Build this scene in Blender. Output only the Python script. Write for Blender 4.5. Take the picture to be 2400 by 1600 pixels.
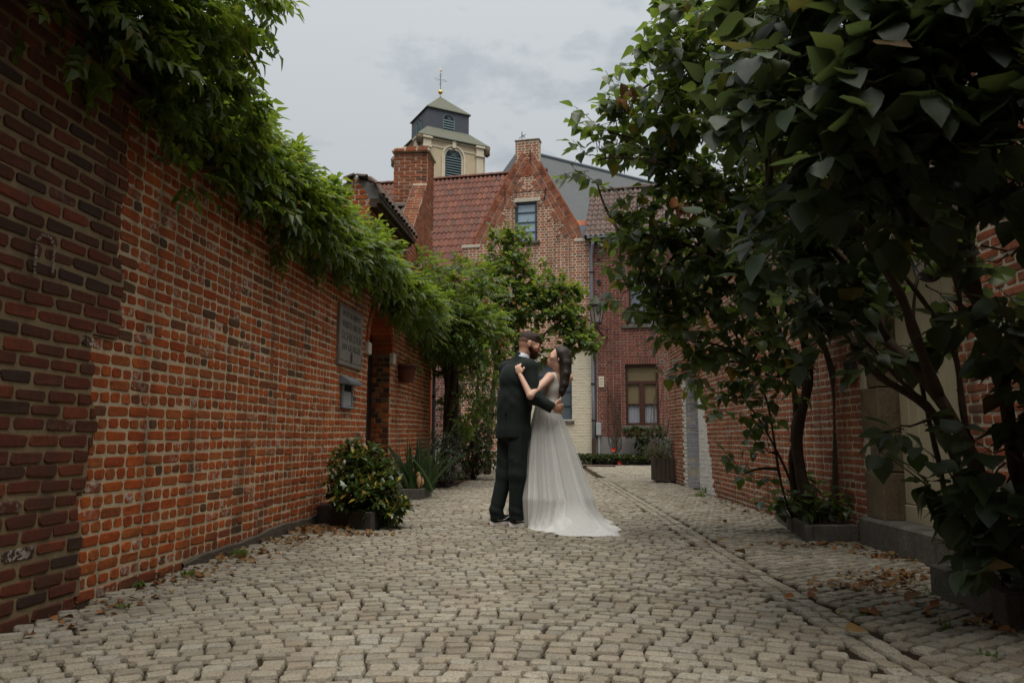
import bpy, math, random
import numpy as np
from mathutils import Vector, Matrix

for o in list(bpy.data.objects):
    bpy.data.objects.remove(o)
random.seed(7)
RNG = np.random.default_rng(7)
sc = bpy.context.scene
COL = sc.collection
R = math.radians
PI = math.pi

# ------------------------------------------------------------------ camera
CAM_H = 0.83
TILT = math.atan(221 / 1750)
cam_d = bpy.data.cameras.new('camera')
cam_d.sensor_width = 36.0
cam_d.lens = 36.0 * 1750 / 2400
cam_d.clip_start = 0.05
cam_d.clip_end = 3000
cam_d.dof.use_dof = True
cam_d.dof.focus_distance = 7.1
cam_d.dof.aperture_fstop = 6.3
cam = bpy.data.objects.new('camera', cam_d)
COL.objects.link(cam)
cam.location = (0, 0, CAM_H)
cam.rotation_euler = (R(90) + TILT, 0, 0)
sc.camera = cam

# ------------------------------------------------------------------ view
sc.view_settings.view_transform = 'Standard'
sc.view_settings.look = 'None'
sc.view_settings.gamma = 1.0
sc.view_settings.use_curve_mapping = False
sc.view_settings.exposure = EXPO = -0.05
sc.cycles.max_bounces = 6
sc.cycles.diffuse_bounces = 3
sc.cycles.glossy_bounces = 2
sc.cycles.transmission_bounces = 4
sc.cycles.transparent_max_bounces = 8
sc.cycles.caustics_reflective = False
sc.cycles.caustics_refractive = False
sc.cycles.use_denoising = True

# ------------------------------------------------------------------ world and sun
SUN_AZ, SUN_EL = R(165), R(74)      # azimuth from +Y towards +X
w = bpy.data.worlds.new('World')
sc.world = w
w.use_nodes = True
nt = w.node_tree
nt.nodes.clear()
def wn(t, **k):
    n = nt.nodes.new(t)
    for a, b in k.items():
        setattr(n, a, b)
    return n
sky = wn('ShaderNodeTexSky', sky_type='NISHITA', sun_disc=False, sun_elevation=SUN_EL, sun_rotation=SUN_AZ)
sky.air_density = 1.0
sky.dust_density = 2.0
tc = wn('ShaderNodeTexCoord')
mp = wn('ShaderNodeMapping')
mp.inputs['Scale'].default_value = (1.0, 1.0, 2.2)
mp.inputs['Location'].default_value = (0.35, 0.0, 0.12)
nt.links.new(tc.outputs['Generated'], mp.inputs['Vector'])
no = wn('ShaderNodeTexNoise')
no.inputs['Scale'].default_value = 2.6
no.inputs['Detail'].default_value = 10
no.inputs['Roughness'].default_value = 0.58
nt.links.new(mp.outputs['Vector'], no.inputs['Vector'])
rp = wn('ShaderNodeValToRGB')
rp.color_ramp.elements[0].position = 0.55
rp.color_ramp.elements[0].color = (3.7, 3.9, 4.0, 1)
rp.color_ramp.elements[1].position = 0.60
rp.color_ramp.elements[1].color = (3.0, 3.24, 3.42, 1)
nt.links.new(no.outputs['Fac'], rp.inputs['Fac'])
mx = wn('ShaderNodeMixRGB')
mx.inputs['Fac'].default_value = 0.93
nt.links.new(sky.outputs['Color'], mx.inputs[1])
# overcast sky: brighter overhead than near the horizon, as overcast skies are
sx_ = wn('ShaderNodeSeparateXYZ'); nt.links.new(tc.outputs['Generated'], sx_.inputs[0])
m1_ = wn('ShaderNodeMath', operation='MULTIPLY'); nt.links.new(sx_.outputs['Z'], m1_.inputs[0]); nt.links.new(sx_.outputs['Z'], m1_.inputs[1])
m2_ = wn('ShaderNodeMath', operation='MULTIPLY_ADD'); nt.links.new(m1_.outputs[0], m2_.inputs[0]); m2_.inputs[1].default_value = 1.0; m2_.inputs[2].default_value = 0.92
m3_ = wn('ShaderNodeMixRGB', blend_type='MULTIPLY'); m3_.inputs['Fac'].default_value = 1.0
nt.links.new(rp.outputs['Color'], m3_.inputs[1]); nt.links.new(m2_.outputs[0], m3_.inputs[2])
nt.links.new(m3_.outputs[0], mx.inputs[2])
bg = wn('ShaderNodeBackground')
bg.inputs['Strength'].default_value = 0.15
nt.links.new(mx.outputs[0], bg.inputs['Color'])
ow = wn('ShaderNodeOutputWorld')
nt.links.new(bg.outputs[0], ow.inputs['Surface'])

sd = bpy.data.lights.new('sun', 'SUN')
sd.energy = 4.0
sd.angle = R(50)
sd.color = (1.0, 0.94, 0.85)
sun = bpy.data.objects.new('sun', sd)
COL.objects.link(sun)
sdir = Vector((math.sin(SUN_AZ) * math.cos(SUN_EL), math.cos(SUN_AZ) * math.cos(SUN_EL), math.sin(SUN_EL)))
sun.rotation_euler = sdir.to_track_quat('Z', 'Y').to_euler()

# ------------------------------------------------------------------ survey helpers (bearing + height angle at a known distance -> place)
def ray(px, py):
    dx = (px - 1200) / 1750
    dz = -(py - 800) / 1750
    return (dx, math.cos(TILT) - math.sin(TILT) * dz, math.sin(TILT) + math.cos(TILT) * dz)
def at(px, py, Y):
    r = ray(px, py)
    s = Y / r[1]
    return Vector((r[0] * s, Y, CAM_H + r[2] * s))
def gnd(px, py, h=0.0):
    r = ray(px, py)
    s = (h - CAM_H) / r[2]
    return Vector((r[0] * s, r[1] * s, h))
CT, ST = math.cos(TILT), math.sin(TILT)
def in_view(P, mx_=0.06):
    """P (n,3) -> depth, visible mask"""
    y = P[:, 1]
    z = P[:, 2] - CAM_H
    f = y * CT + z * ST
    u = -y * ST + z * CT
    ff = np.maximum(f, 1e-3)
    a = P[:, 0] / ff * 1750 / 1200
    b = u / ff * 1750 / 800
    return f, (f > 0.1) & (np.abs(a) < 1 + mx_) & (np.abs(b) < 1 + mx_)

# ------------------------------------------------------------------ materials
MATS = {}
class NT:
    def __init__(s, name):
        s.m = bpy.data.materials.new(name)
        s.m.use_nodes = True
        s.t = s.m.node_tree
        s.t.nodes.clear()
        s.out = s.n('ShaderNodeOutputMaterial')
    def n(s, typ, inp=None, **k):
        nd = s.t.nodes.new(typ)
        for a, b in k.items():
            setattr(nd, a, b)
        if inp:
            for a, b in inp.items():
                if isinstance(b, bpy.types.NodeSocket):
                    s.t.links.new(b, nd.inputs[a])
                else:
                    nd.inputs[a].default_value = b
        return nd
    def pos(s):
        return s.n('ShaderNodeNewGeometry').outputs['Position']
    def noise(s, scale, detail=4, rough=0.55, vec=None, dist=0.0):
        return s.n('ShaderNodeTexNoise', {'Vector': vec or s.pos(), 'Scale': scale, 'Detail': detail, 'Roughness': rough, 'Distortion': dist}).outputs['Fac']
    def ramp(s, fac, stops, interp='LINEAR'):
        r = s.n('ShaderNodeValToRGB', {'Fac': fac})
        r.color_ramp.interpolation = interp
        e = r.color_ramp.elements
        while len(e) < len(stops):
            e.new(0.5)
        for i, (p, c) in enumerate(stops):
            e[i].position = p
            e[i].color = (*c, 1) if len(c) == 3 else c
        return r.outputs['Color']
    def mix(s, fac, a, b, mode='MIX'):
        m = s.n('ShaderNodeMixRGB', {'Fac': fac}, blend_type=mode)
        for i, v in ((1, a), (2, b)):
            if isinstance(v, bpy.types.NodeSocket):
                s.t.links.new(v, m.inputs[i])
            else:
                m.inputs[i].default_value = (*v, 1)
        return m.outputs[0]
    def math(s, op, a, b=0.0, clamp=False):
        m = s.n('ShaderNodeMath', operation=op, use_clamp=clamp)
        for i, v in ((0, a), (1, b)):
            if isinstance(v, bpy.types.NodeSocket):
                s.t.links.new(v, m.inputs[i])
            else:
                m.inputs[i].default_value = v
        return m.outputs[0]
    def rnd(s):
        """one random number for every separate piece, whether it is an object or an island"""
        a = s.n('ShaderNodeObjectInfo').outputs['Random']
        b = s.n('ShaderNodeNewGeometry').outputs['Random Per Island']
        return s.math('FRACT', s.math('ADD', s.math('MULTIPLY', a, 7.31), s.math('MULTIPLY', b, 5.77)))
    def bump(s, h, strength=0.3, dist=0.01):
        return s.n('ShaderNodeBump', {'Height': h, 'Strength': strength, 'Distance': dist}).outputs['Normal']
    def bsdf(s, col, rough=0.8, normal=None, metal=0.0, spec=0.3, **k):
        d = {'Base Color': col if isinstance(col, bpy.types.NodeSocket) else (*col, 1), 'Roughness': rough, 'Metallic': metal, 'Specular IOR Level': spec}
        if normal is not None:
            d['Normal'] = normal
        d.update(k)
        return s.n('ShaderNodeBsdfPrincipled', d).outputs[0]
    def end(s, sh):
        s.t.links.new(sh, s.out.inputs['Surface'])
        MATS[s.m.name] = s.m
        return s.m

def simple(name, col, rough=0.7, metal=0.0, var=0.15, scale=12, bump=0.15, spec=0.3):
    t = NT(name)
    n = t.noise(scale, 5)
    c = t.mix(n, tuple(x * (1 - var) for x in col), tuple(min(1, x * (1 + var)) for x in col))
    return t.end(t.bsdf(c, rough, t.bump(t.noise(scale * 6, 3), bump, 0.004), metal, spec))

def streaks(t, c, f=0.42):
    st = t.noise(1.0, 5, 0.6, t.n('ShaderNodeMapping', {'Vector': t.pos(), 'Scale': (5.0, 5.0, 0.55)}).outputs[0])
    return t.mix(t.math('MULTIPLY', t.ramp(st, [(0.48, (0, 0, 0)), (0.68, (1, 1, 1))]), f), c, (0.045, 0.034, 0.024))

def brick_mat(name, stops, white=0.0, dirt=0.35, wscale=3.0, sc_=1.0, foot=False):
    """stops: palette picked piece by piece"""
    t = NT(name)
    r = t.rnd()
    c = t.ramp(r, stops)
    n1 = t.noise(38 * sc_, 5, 0.65)
    n2 = t.noise(9 * sc_, 4, 0.6)
    c = t.mix(t.ramp(n1, [(0.35, (0, 0, 0)), (0.75, (1, 1, 1))]), t.mix(0.45, c, (0.03, 0.016, 0.011)), c)
    c = t.mix(t.math('MULTIPLY', t.ramp(n2, [(0.45, (0, 0, 0)), (0.7, (1, 1, 1))]), dirt), c, (0.045, 0.03, 0.02))
    if white > 0:
        r2 = t.math('FRACT', t.math('MULTIPLY', r, 13.7))
        pick = t.math('LESS_THAN', r2, white)
        patch = t.ramp(t.noise(26, 6, 0.7), [(0.5, (0, 0, 0)), (0.56, (1, 1, 1))])
        zone = t.ramp(t.noise(wscale, 3), [(0.42, (0.15, 0.15, 0.15)), (0.6, (1, 1, 1))])
        f = t.math('MULTIPLY', t.math('MULTIPLY', pick, patch), zone)
        c = t.mix(f, c, (0.42, 0.37, 0.32))
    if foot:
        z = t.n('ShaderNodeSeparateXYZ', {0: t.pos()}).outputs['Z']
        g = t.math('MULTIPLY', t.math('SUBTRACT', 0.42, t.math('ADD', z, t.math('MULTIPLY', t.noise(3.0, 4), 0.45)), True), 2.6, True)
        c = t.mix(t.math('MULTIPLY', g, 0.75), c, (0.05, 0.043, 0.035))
    c = streaks(t, c)
    nn = t.bump(t.noise(60 * sc_, 6, 0.7), 0.55, 0.006)
    return t.end(t.bsdf(c, 0.86, nn, 0, 0.22))

def stone_mat(name, a, b, rough=0.88):
    t = NT(name)
    c = t.mix(t.ramp(t.noise(5, 6, 0.65), [(0.35, (0, 0, 0)), (0.65, (1, 1, 1))]), a, b)
    c = t.mix(t.ramp(t.noise(85, 4, 0.7), [(0.42, (0.55, 0.55, 0.55)), (0.62, (0, 0, 0))]), c, tuple(x * 0.4 for x in a))
    c = t.mix(t.ramp(t.noise(1.7, 5, 0.7), [(0.5, (0, 0, 0)), (0.62, (0.5, 0.5, 0.5))]), c, (0.05, 0.045, 0.028))
    c = streaks(t, c, 0.6)
    return t.end(t.bsdf(c, rough, t.bump(t.noise(35, 7, 0.72), 0.8, 0.012), 0, 0.25))
def mortar_mat(name, col, foot=False):
    t = NT(name)
    c = t.mix(t.noise(5, 5), tuple(x * 0.62 for x in col), tuple(x * 1.12 for x in col))
    c = t.mix(t.ramp(t.noise(90, 4, 0.7), [(0.4, (0, 0, 0)), (0.7, (0.6, 0.6, 0.6))]), c, tuple(x * 0.55 for x in col))
    c = streaks(t, c, 0.5)
    return t.end(t.bsdf(c, 0.95, t.bump(t.noise(70, 5, 0.7), 0.6, 0.008), 0, 0.15))

OR = [(0.0, (0.486, 0.101, 0.021)), (0.16, (0.620, 0.144, 0.027)), (0.30, (0.397, 0.072, 0.018)), (0.46, (0.550, 0.112, 0.022)), (0.60, (0.422, 0.114, 0.033)), (0.76, (0.538, 0.155, 0.039)), (0.90, (0.282, 0.074, 0.025)), (0.96, (0.192, 0.088, 0.036)), (1.0, (0.115, 0.067, 0.036))]
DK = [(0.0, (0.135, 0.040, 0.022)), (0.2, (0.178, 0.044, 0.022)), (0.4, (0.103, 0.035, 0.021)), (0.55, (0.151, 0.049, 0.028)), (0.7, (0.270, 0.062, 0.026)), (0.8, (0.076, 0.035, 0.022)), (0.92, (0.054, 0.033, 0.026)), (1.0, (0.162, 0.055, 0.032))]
RG = [(0.0, (0.452, 0.140, 0.061)), (0.2, (0.497, 0.167, 0.077)), (0.4, (0.377, 0.107, 0.048)), (0.6, (0.452, 0.153, 0.077)), (0.8, (0.301, 0.093, 0.048)), (0.93, (0.422, 0.187, 0.099)), (1.0, (0.180, 0.080, 0.055))]
GB = [(0.0, (0.514, 0.162, 0.079)), (0.3, (0.423, 0.121, 0.061)), (0.6, (0.544, 0.189, 0.097)), (0.85, (0.363, 0.115, 0.067)), (1.0, (0.242, 0.108, 0.073))]
RB = [(0.0, (0.286, 0.078, 0.058)), (0.3, (0.221, 0.062, 0.049)), (0.6, (0.325, 0.098, 0.072)), (0.85, (0.182, 0.058, 0.049)), (1.0, (0.260, 0.111, 0.091))]
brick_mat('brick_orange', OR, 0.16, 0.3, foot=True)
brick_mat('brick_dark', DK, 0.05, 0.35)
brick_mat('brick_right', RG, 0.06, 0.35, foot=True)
brick_mat('brick_gable', GB, 0.0, 0.2)
brick_mat('brick_red', RB, 0.0, 0.3)
mortar_mat('mortar_warm', (0.68, 0.53, 0.35))
mortar_mat('mortar_dark', (0.30, 0.225, 0.13))
mortar_mat('mortar_pale', (0.66, 0.58, 0.45))
mortar_mat('mortar_grey', (0.36, 0.29, 0.23))
stone_mat('sandstone', (0.15, 0.115, 0.075), (0.25, 0.19, 0.115))
stone_mat('bluestone', (0.115, 0.108, 0.098), (0.21, 0.195, 0.17))
stone_mat('bluestone_dark', (0.055, 0.053, 0.05), (0.095, 0.09, 0.082))
stone_mat('plinth_brown', (0.10, 0.08, 0.06), (0.19, 0.155, 0.12))
simple('white_brick', (0.62, 0.61, 0.58), 0.9, var=0.18, scale=6, bump=0.4)
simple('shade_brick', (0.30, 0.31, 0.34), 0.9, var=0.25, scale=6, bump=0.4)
simple('cream_paint', (0.62, 0.56, 0.43), 0.85, var=0.10, scale=2.5, bump=0.3)
simple('render_grey', (0.20, 0.19, 0.18), 0.95, var=0.2, scale=3, bump=0.4)
simple('tower_stone', (0.56, 0.46, 0.31), 0.9, var=0.25, scale=1.2, bump=0.3)
simple('tower_stone_pale', (0.62, 0.55, 0.42), 0.9, var=0.2, scale=1.2, bump=0.3)
simple('plaque_stone', (0.20, 0.18, 0.155), 0.75, var=0.2, scale=20, bump=0.3)
simple('letter_dark', (0.07, 0.062, 0.055), 0.8, var=0.1)
simple('slate', (0.085, 0.09, 0.10), 0.6, var=0.25, scale=8, bump=0.4, spec=0.4)
simple('slate_blue', (0.06, 0.067, 0.085), 0.55, var=0.3, scale=5, bump=0.3, spec=0.4)
simple('slate_green', (0.11, 0.115, 0.085), 0.8, var=0.3, scale=5, bump=0.3)
simple('louvre', (0.17, 0.24, 0.26), 0.7, var=0.1)
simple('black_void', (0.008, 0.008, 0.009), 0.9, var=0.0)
simple('gold', (0.75, 0.5, 0.12), 0.35, metal=0.8, var=0.1)
simple('iron', (0.03, 0.03, 0.034), 0.6, metal=0.4, var=0.2)
simple('zinc', (0.22, 0.25, 0.28), 0.5, metal=0.3, var=0.15)
simple('door_dark', (0.020, 0.014, 0.012), 0.55, var=0.2)
simple('door_cream', (0.42, 0.37, 0.25), 0.6, var=0.08, bump=0.05)
simple('wood_frame', (0.055, 0.022, 0.014), 0.5, var=0.2)
simple('frame_blue', (0.045, 0.07, 0.10), 0.5, var=0.1)
simple('planter_wood', (0.07, 0.052, 0.042), 0.8, var=0.3, scale=14)
simple('soil', (0.035, 0.024, 0.017), 1.0, var=0.3, scale=20, bump=0.6)
simple('terracotta', (0.14, 0.05, 0.035), 0.8, var=0.2)
simple('pale_stone', (0.50, 0.46, 0.37), 0.85, var=0.15)
simple('plastic_box', (0.33, 0.34, 0.35), 0.5, var=0.05)
simple('curtain', (0.5, 0.52, 0.58), 0.9, var=0.1)
simple('blind', (0.30, 0.23, 0.12), 0.9, var=0.1)
simple('lead', (0.16, 0.19, 0.22), 0.6, var=0.15)
simple('rust', (0.07, 0.042, 0.030), 0.9, var=0.3)
simple('red_petal', (0.55, 0.04, 0.02), 0.6, var=0.2)
simple('tan_figure', (0.42, 0.26, 0.13), 0.8, var=0.25, scale=40)
simple('white_rubber', (0.72, 0.70, 0.68), 0.7, var=0.06)
simple('canvas_black', (0.010, 0.010, 0.011), 0.8, var=0.1)
simple('shirt_white', (0.62, 0.64, 0.70), 0.8, var=0.03)
simple('moss', (0.05, 0.06, 0.02), 1.0, var=0.4, scale=8, bump=0.8)

def tile_mat(name, stops, lichen=0.3):
    t = NT(name)
    c = t.ramp(t.rnd(), stops)
    c = t.mix(t.math('MULTIPLY', t.ramp(t.noise(3.5, 6, 0.65), [(0.48, (0, 0, 0)), (0.66, (1, 1, 1))]), lichen), c, (0.075, 0.06, 0.05))
    c = t.mix(t.ramp(t.noise(30, 4), [(0.3, (0.3, 0.3, 0.3)), (0.7, (0, 0, 0))]), c, (0.03, 0.02, 0.018))
    return t.end(t.bsdf(c, 0.75, t.bump(t.noise(40, 4), 0.3, 0.006), 0, 0.3))
tile_mat('tile_red', [(0.0, (0.165, 0.052, 0.030)), (0.4, (0.125, 0.042, 0.028)), (0.7, (0.20, 0.068, 0.036)), (1.0, (0.09, 0.042, 0.032))], 0.5)
tile_mat('tile_brown', [(0.0, (0.13, 0.085, 0.07)), (0.5, (0.10, 0.068, 0.06)), (1.0, (0.155, 0.10, 0.08))])
tile_mat('tile_orange', [(0.0, (0.42, 0.13, 0.055)), (1.0, (0.33, 0.10, 0.05))], 0.1)
tile_mat('tile_old', [(0.0, (0.13, 0.10, 0.08)), (0.5, (0.09, 0.07, 0.06)), (1.0, (0.16, 0.10, 0.07))], 0.5)

# roof slates far away
t = NT('church_slate')
c = t.mix(t.noise(0.5, 5), (0.072, 0.082, 0.084), (0.10, 0.11, 0.11))
c = t.mix(t.ramp(t.noise(6, 4), [(0.4, (0, 0, 0)), (0.6, (0.5, 0.5, 0.5))]), c, (0.07, 0.075, 0.08))
t.end(t.bsdf(c, 0.7, None, 0, 0.3))

# cobbles
t = NT('cobble_stone')
c = t.ramp(t.rnd(), [(0.0, (0.291, 0.257, 0.191)), (0.15, (0.359, 0.326, 0.254)), (0.3, (0.213, 0.189, 0.147)), (0.45, (0.398, 0.364, 0.289)), (0.6, (0.291, 0.246, 0.178)), (0.75, (0.339, 0.321, 0.267)), (0.88, (0.242, 0.222, 0.182)), (1.0, (0.369, 0.326, 0.245))])
n1 = t.noise(120, 5, 0.7)
c = t.mix(t.ramp(n1, [(0.38, (0.65, 0.65, 0.65)), (0.6, (0, 0, 0))]), c, (0.10, 0.085, 0.065))
c = t.mix(t.ramp(t.noise(2.2, 6, 0.65), [(0.45, (0, 0, 0)), (0.68, (0.6, 0.6, 0.6))]), c, (0.13, 0.105, 0.072))
c = t.mix(t.ramp(t.noise(42, 2), [(0.68, (0, 0, 0)), (0.73, (0.8, 0.8, 0.8))]), c, (0.05, 0.042, 0.035))
t.end(t.bsdf(c, 0.78, t.bump(t.noise(75, 6, 0.7), 0.7, 0.007), 0, 0.35))
t = NT('joint_soil')
c = t.mix(t.noise(9, 6, 0.7), (0.024, 0.016, 0.010), (0.052, 0.035, 0.022))
c = t.mix(t.ramp(t.noise(2.2, 5), [(0.52, (0, 0, 0)), (0.68, (0.7, 0.7, 0.7))]), c, (0.04, 0.048, 0.018))
t.end(t.bsdf(c, 1.0, t.bump(t.noise(120, 5, 0.8), 1.0, 0.01), 0, 0.1))

def leaf_mat(name, stops, trans=0.45, rough=0.42, spec=0.5, vein=True, tint=(0.55, 0.8, 0.1)):
    t = NT(name)
    c = t.ramp(t.rnd(), stops)
    c = t.mix(t.ramp(t.noise(60, 4), [(0.35, (0.25, 0.25, 0.25)), (0.7, (0, 0, 0))]), c, (0.012, 0.016, 0.004))
    p = t.bsdf(c, rough, t.bump(t.noise(90, 3), 0.25, 0.003), 0, spec)
    lit = t.mix(1.0, t.mix(0.55, c, tint), (1.7, 1.7, 1.7), 'MULTIPLY')
    lit = t.mix(0.5, lit, c)
    tr = t.n('ShaderNodeBsdfTranslucent', {'Color': lit}).outputs[0]
    mx_ = t.n('ShaderNodeMixShader', {0: trans, 1: p, 2: tr}).outputs[0]
    return t.end(mx_)
leaf_mat('leaf_lilac', [(0.0, (0.042, 0.066, 0.032)), (0.35, (0.056, 0.092, 0.032)), (0.6, (0.044, 0.072, 0.040)), (0.82, (0.078, 0.120, 0.030)), (0.92, (0.11, 0.145, 0.030)), (0.945, (0.19, 0.16, 0.025)), (0.975, (0.24, 0.105, 0.025)), (1.0, (0.12, 0.06, 0.03))], 0.42, 0.36, 0.6, tint=(0.30, 0.42, 0.03))
leaf_mat('leaf_lilac_shaded', [(0.0, (0.036, 0.056, 0.032)), (0.4, (0.056, 0.088, 0.038)), (0.7, (0.034, 0.050, 0.038)), (0.90, (0.055, 0.078, 0.030)), (0.96, (0.085, 0.10, 0.03)), (0.985, (0.15, 0.11, 0.025)), (1.0, (0.10, 0.05, 0.028))], 0.30, 0.47, 0.32, tint=(0.16, 0.22, 0.03))  # near lilac: the same leaf darkened, its shade put into the colour
leaf_mat('leaf_wisteria', [(0.0, (0.050, 0.095, 0.020)), (0.4, (0.070, 0.125, 0.024)), (0.8, (0.095, 0.155, 0.026)), (0.95, (0.14, 0.18, 0.03)), (0.98, (0.24, 0.18, 0.03)), (1.0, (0.28, 0.12, 0.04))], 0.45, 0.42, 0.45, tint=(0.36, 0.48, 0.03))
leaf_mat('leaf_tree', [(0.0, (0.050, 0.090, 0.028)), (0.5, (0.075, 0.125, 0.030)), (0.88, (0.10, 0.155, 0.035)), (0.95, (0.21, 0.17, 0.03)), (1.0, (0.26, 0.11, 0.035))], 0.42, 0.45, 0.4, tint=(0.34, 0.44, 0.03))
leaf_mat('leaf_glossy', [(0.0, (0.028, 0.050, 0.016)), (0.5, (0.042, 0.075, 0.018)), (0.86, (0.06, 0.10, 0.02)), (0.90, (0.30, 0.24, 0.03)), (0.96, (0.42, 0.32, 0.05)), (1.0, (0.35, 0.17, 0.03))], 0.2, 0.28, 0.6, tint=(0.25, 0.3, 0.03))
leaf_mat('leaf_dark', [(0.0, (0.022, 0.036, 0.016)), (0.6, (0.035, 0.055, 0.022)), (0.95, (0.06, 0.075, 0.03)), (1.0, (0.13, 0.075, 0.03))], 0.25, 0.45, 0.4, tint=(0.2, 0.25, 0.03))
leaf_mat('leaf_silver', [(0.0, (0.13, 0.16, 0.14)), (0.5, (0.18, 0.21, 0.19)), (1.0, (0.09, 0.12, 0.09))], 0.25, 0.6, 0.3, tint=(0.3, 0.35, 0.25))
leaf_mat('leaf_greygreen', [(0.0, (0.055, 0.075, 0.055)), (0.5, (0.085, 0.105, 0.08)), (1.0, (0.045, 0.065, 0.045))], 0.25, 0.6, 0.3, tint=(0.2, 0.25, 0.12))
leaf_mat('leaf_lavender', [(0.0, (0.09, 0.085, 0.045)), (0.5, (0.13, 0.12, 0.06)), (1.0, (0.07, 0.075, 0.04))], 0.25, 0.7, 0.2, tint=(0.3, 0.3, 0.15))
leaf_mat('leaf_iris', [(0.0, (0.028, 0.055, 0.028)), (0.6, (0.040, 0.075, 0.032)), (1.0, (0.06, 0.10, 0.03))], 0.25, 0.4, 0.5, tint=(0.2, 0.3, 0.05))
leaf_mat('leaf_fallen', [(0.0, (0.20, 0.11, 0.04)), (0.3, (0.28, 0.18, 0.07)), (0.55, (0.13, 0.06, 0.03)), (0.8, (0.30, 0.12, 0.04)), (1.0, (0.09, 0.05, 0.03))], 0.15, 0.8, 0.2, tint=(0.3, 0.2, 0.08))
leaf_mat('grass_blade', [(0.0, (0.05, 0.09, 0.02)), (1.0, (0.09, 0.13, 0.03))], 0.3, 0.6, 0.3)

t = NT('bark')
c = t.mix(t.noise(14, 6, 0.7), (0.035, 0.025, 0.018), (0.115, 0.085, 0.058))
t.end(t.bsdf(c, 0.95, t.bump(t.noise(45, 6, 0.75), 0.9, 0.012), 0, 0.15))

t = NT('window_glass')
t.end(t.bsdf((0.10, 0.125, 0.145), 0.04, None, 0.0, 0.9))
t = NT('glass_pale')
t.end(t.bsdf((0.30, 0.40, 0.48), 0.06, None, 0.0, 0.8))
t = NT('lantern_glass')
g1 = t.n('ShaderNodeBsdfTransparent', {'Color': (0.8, 0.78, 0.76, 1)}).outputs[0]
g2 = t.bsdf((0.50, 0.44, 0.41), 0.2, None, 0, 0.6)
t.end(t.n('ShaderNodeMixShader', {0: 0.55, 1: g1, 2: g2}).outputs[0])

t = NT('pane_clear')
g1 = t.n('ShaderNodeBsdfTransparent', {'Color': (0.95, 0.95, 0.95, 1)}).outputs[0]
g2 = t.bsdf((0.06, 0.06, 0.06), 0.08, None, 0, 0.8)
t.end(t.n('ShaderNodeMixShader', {0: 0.12, 1: g1, 2: g2}).outputs[0])

# people
t = NT('skin')
c = t.mix(t.noise(25, 4), (0.62, 0.38, 0.285), (0.70, 0.44, 0.335))
t.end(t.bsdf(c, 0.5, None, 0, 0.35, **{'Subsurface Weight': 0.12, 'Subsurface Radius': (0.01, 0.004, 0.002), 'Subsurface Scale': 1.0}))
t = NT('skin_groom')
c = t.mix(t.noise(25, 4), (0.54, 0.29, 0.205), (0.62, 0.35, 0.25))
t.end(t.bsdf(c, 0.5, None, 0, 0.35))
simple('lips', (0.36, 0.10, 0.09), 0.5, var=0.05)
simple('eye_dark', (0.03, 0.018, 0.014), 0.3, var=0.0)
simple('tattoo_ink', (0.06, 0.065, 0.07), 0.6, var=0.2)
t = NT('suit_cloth')
wv = t.noise(500, 2)
c = t.mix(wv, (0.0095, 0.0138, 0.0130), (0.019, 0.026, 0.024))
t.end(t.bsdf(c, 0.85, t.bump(wv, 0.3, 0.001), 0, 0.2, **{'Sheen Weight': 0.1, 'Sheen Roughness': 0.4, 'Sheen Tint': (0.25, 0.4, 0.38, 1)}))
t = NT('hair_dark')
c = t.mix(t.noise(8, 3, 0.5, t.n('ShaderNodeMapping', {'Vector': t.pos(), 'Scale': (22, 22, 1.5)}).outputs[0]), (0.010, 0.006, 0.005), (0.036, 0.020, 0.014))
t.end(t.bsdf(c, 0.55, t.bump(t.noise(10, 3, 0.5, t.n('ShaderNodeMapping', {'Vector': t.pos(), 'Scale': (30, 30, 2)}).outputs[0]), 0.5, 0.006), 0, 0.4))
t = NT('hair_short')
c = t.mix(t.noise(220, 3), (0.014, 0.008, 0.006), (0.042, 0.022, 0.014))
t.end(t.bsdf(c, 0.7, t.bump(t.noise(260, 3), 0.8, 0.003), 0, 0.3))
t = NT('hair_fade')
c = t.mix(t.noise(260, 3), (0.10, 0.055, 0.04), (0.22, 0.12, 0.085))
t.end(t.bsdf(c, 0.8, None, 0, 0.2))
t = NT('beard')
c = t.mix(t.noise(240, 3), (0.022, 0.009, 0.006), (0.075, 0.026, 0.014))
t.end(t.bsdf(c, 0.8, t.bump(t.noise(260, 3), 0.8, 0.003), 0, 0.2))
t = NT('dress_satin')
t.end(t.bsdf((0.78, 0.76, 0.71), 0.55, None, 0, 0.35))
t = NT('dress_tulle')
c = t.mix(t.noise(4, 3), (0.66, 0.665, 0.65), (0.74, 0.735, 0.72))
d_ = t.bsdf(c, 0.8, t.bump(t.noise(300, 2), 0.2, 0.001), 0, 0.2)
tl = t.n('ShaderNodeBsdfTranslucent', {'Color': (0.8, 0.77, 0.7, 1)}).outputs[0]
m1 = t.n('ShaderNodeMixShader', {0: 0.25, 1: d_, 2: tl}).outputs[0]
t.end(m1)
t = NT('dress_veil')
d_ = t.bsdf((0.68, 0.68, 0.66), 0.9, None, 0, 0.1)
tp = t.n('ShaderNodeBsdfTransparent').outputs[0]
t.end(t.n('ShaderNodeMixShader', {0: 0.42, 1: tp, 2: d_}).outputs[0])
M = MATS

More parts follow.
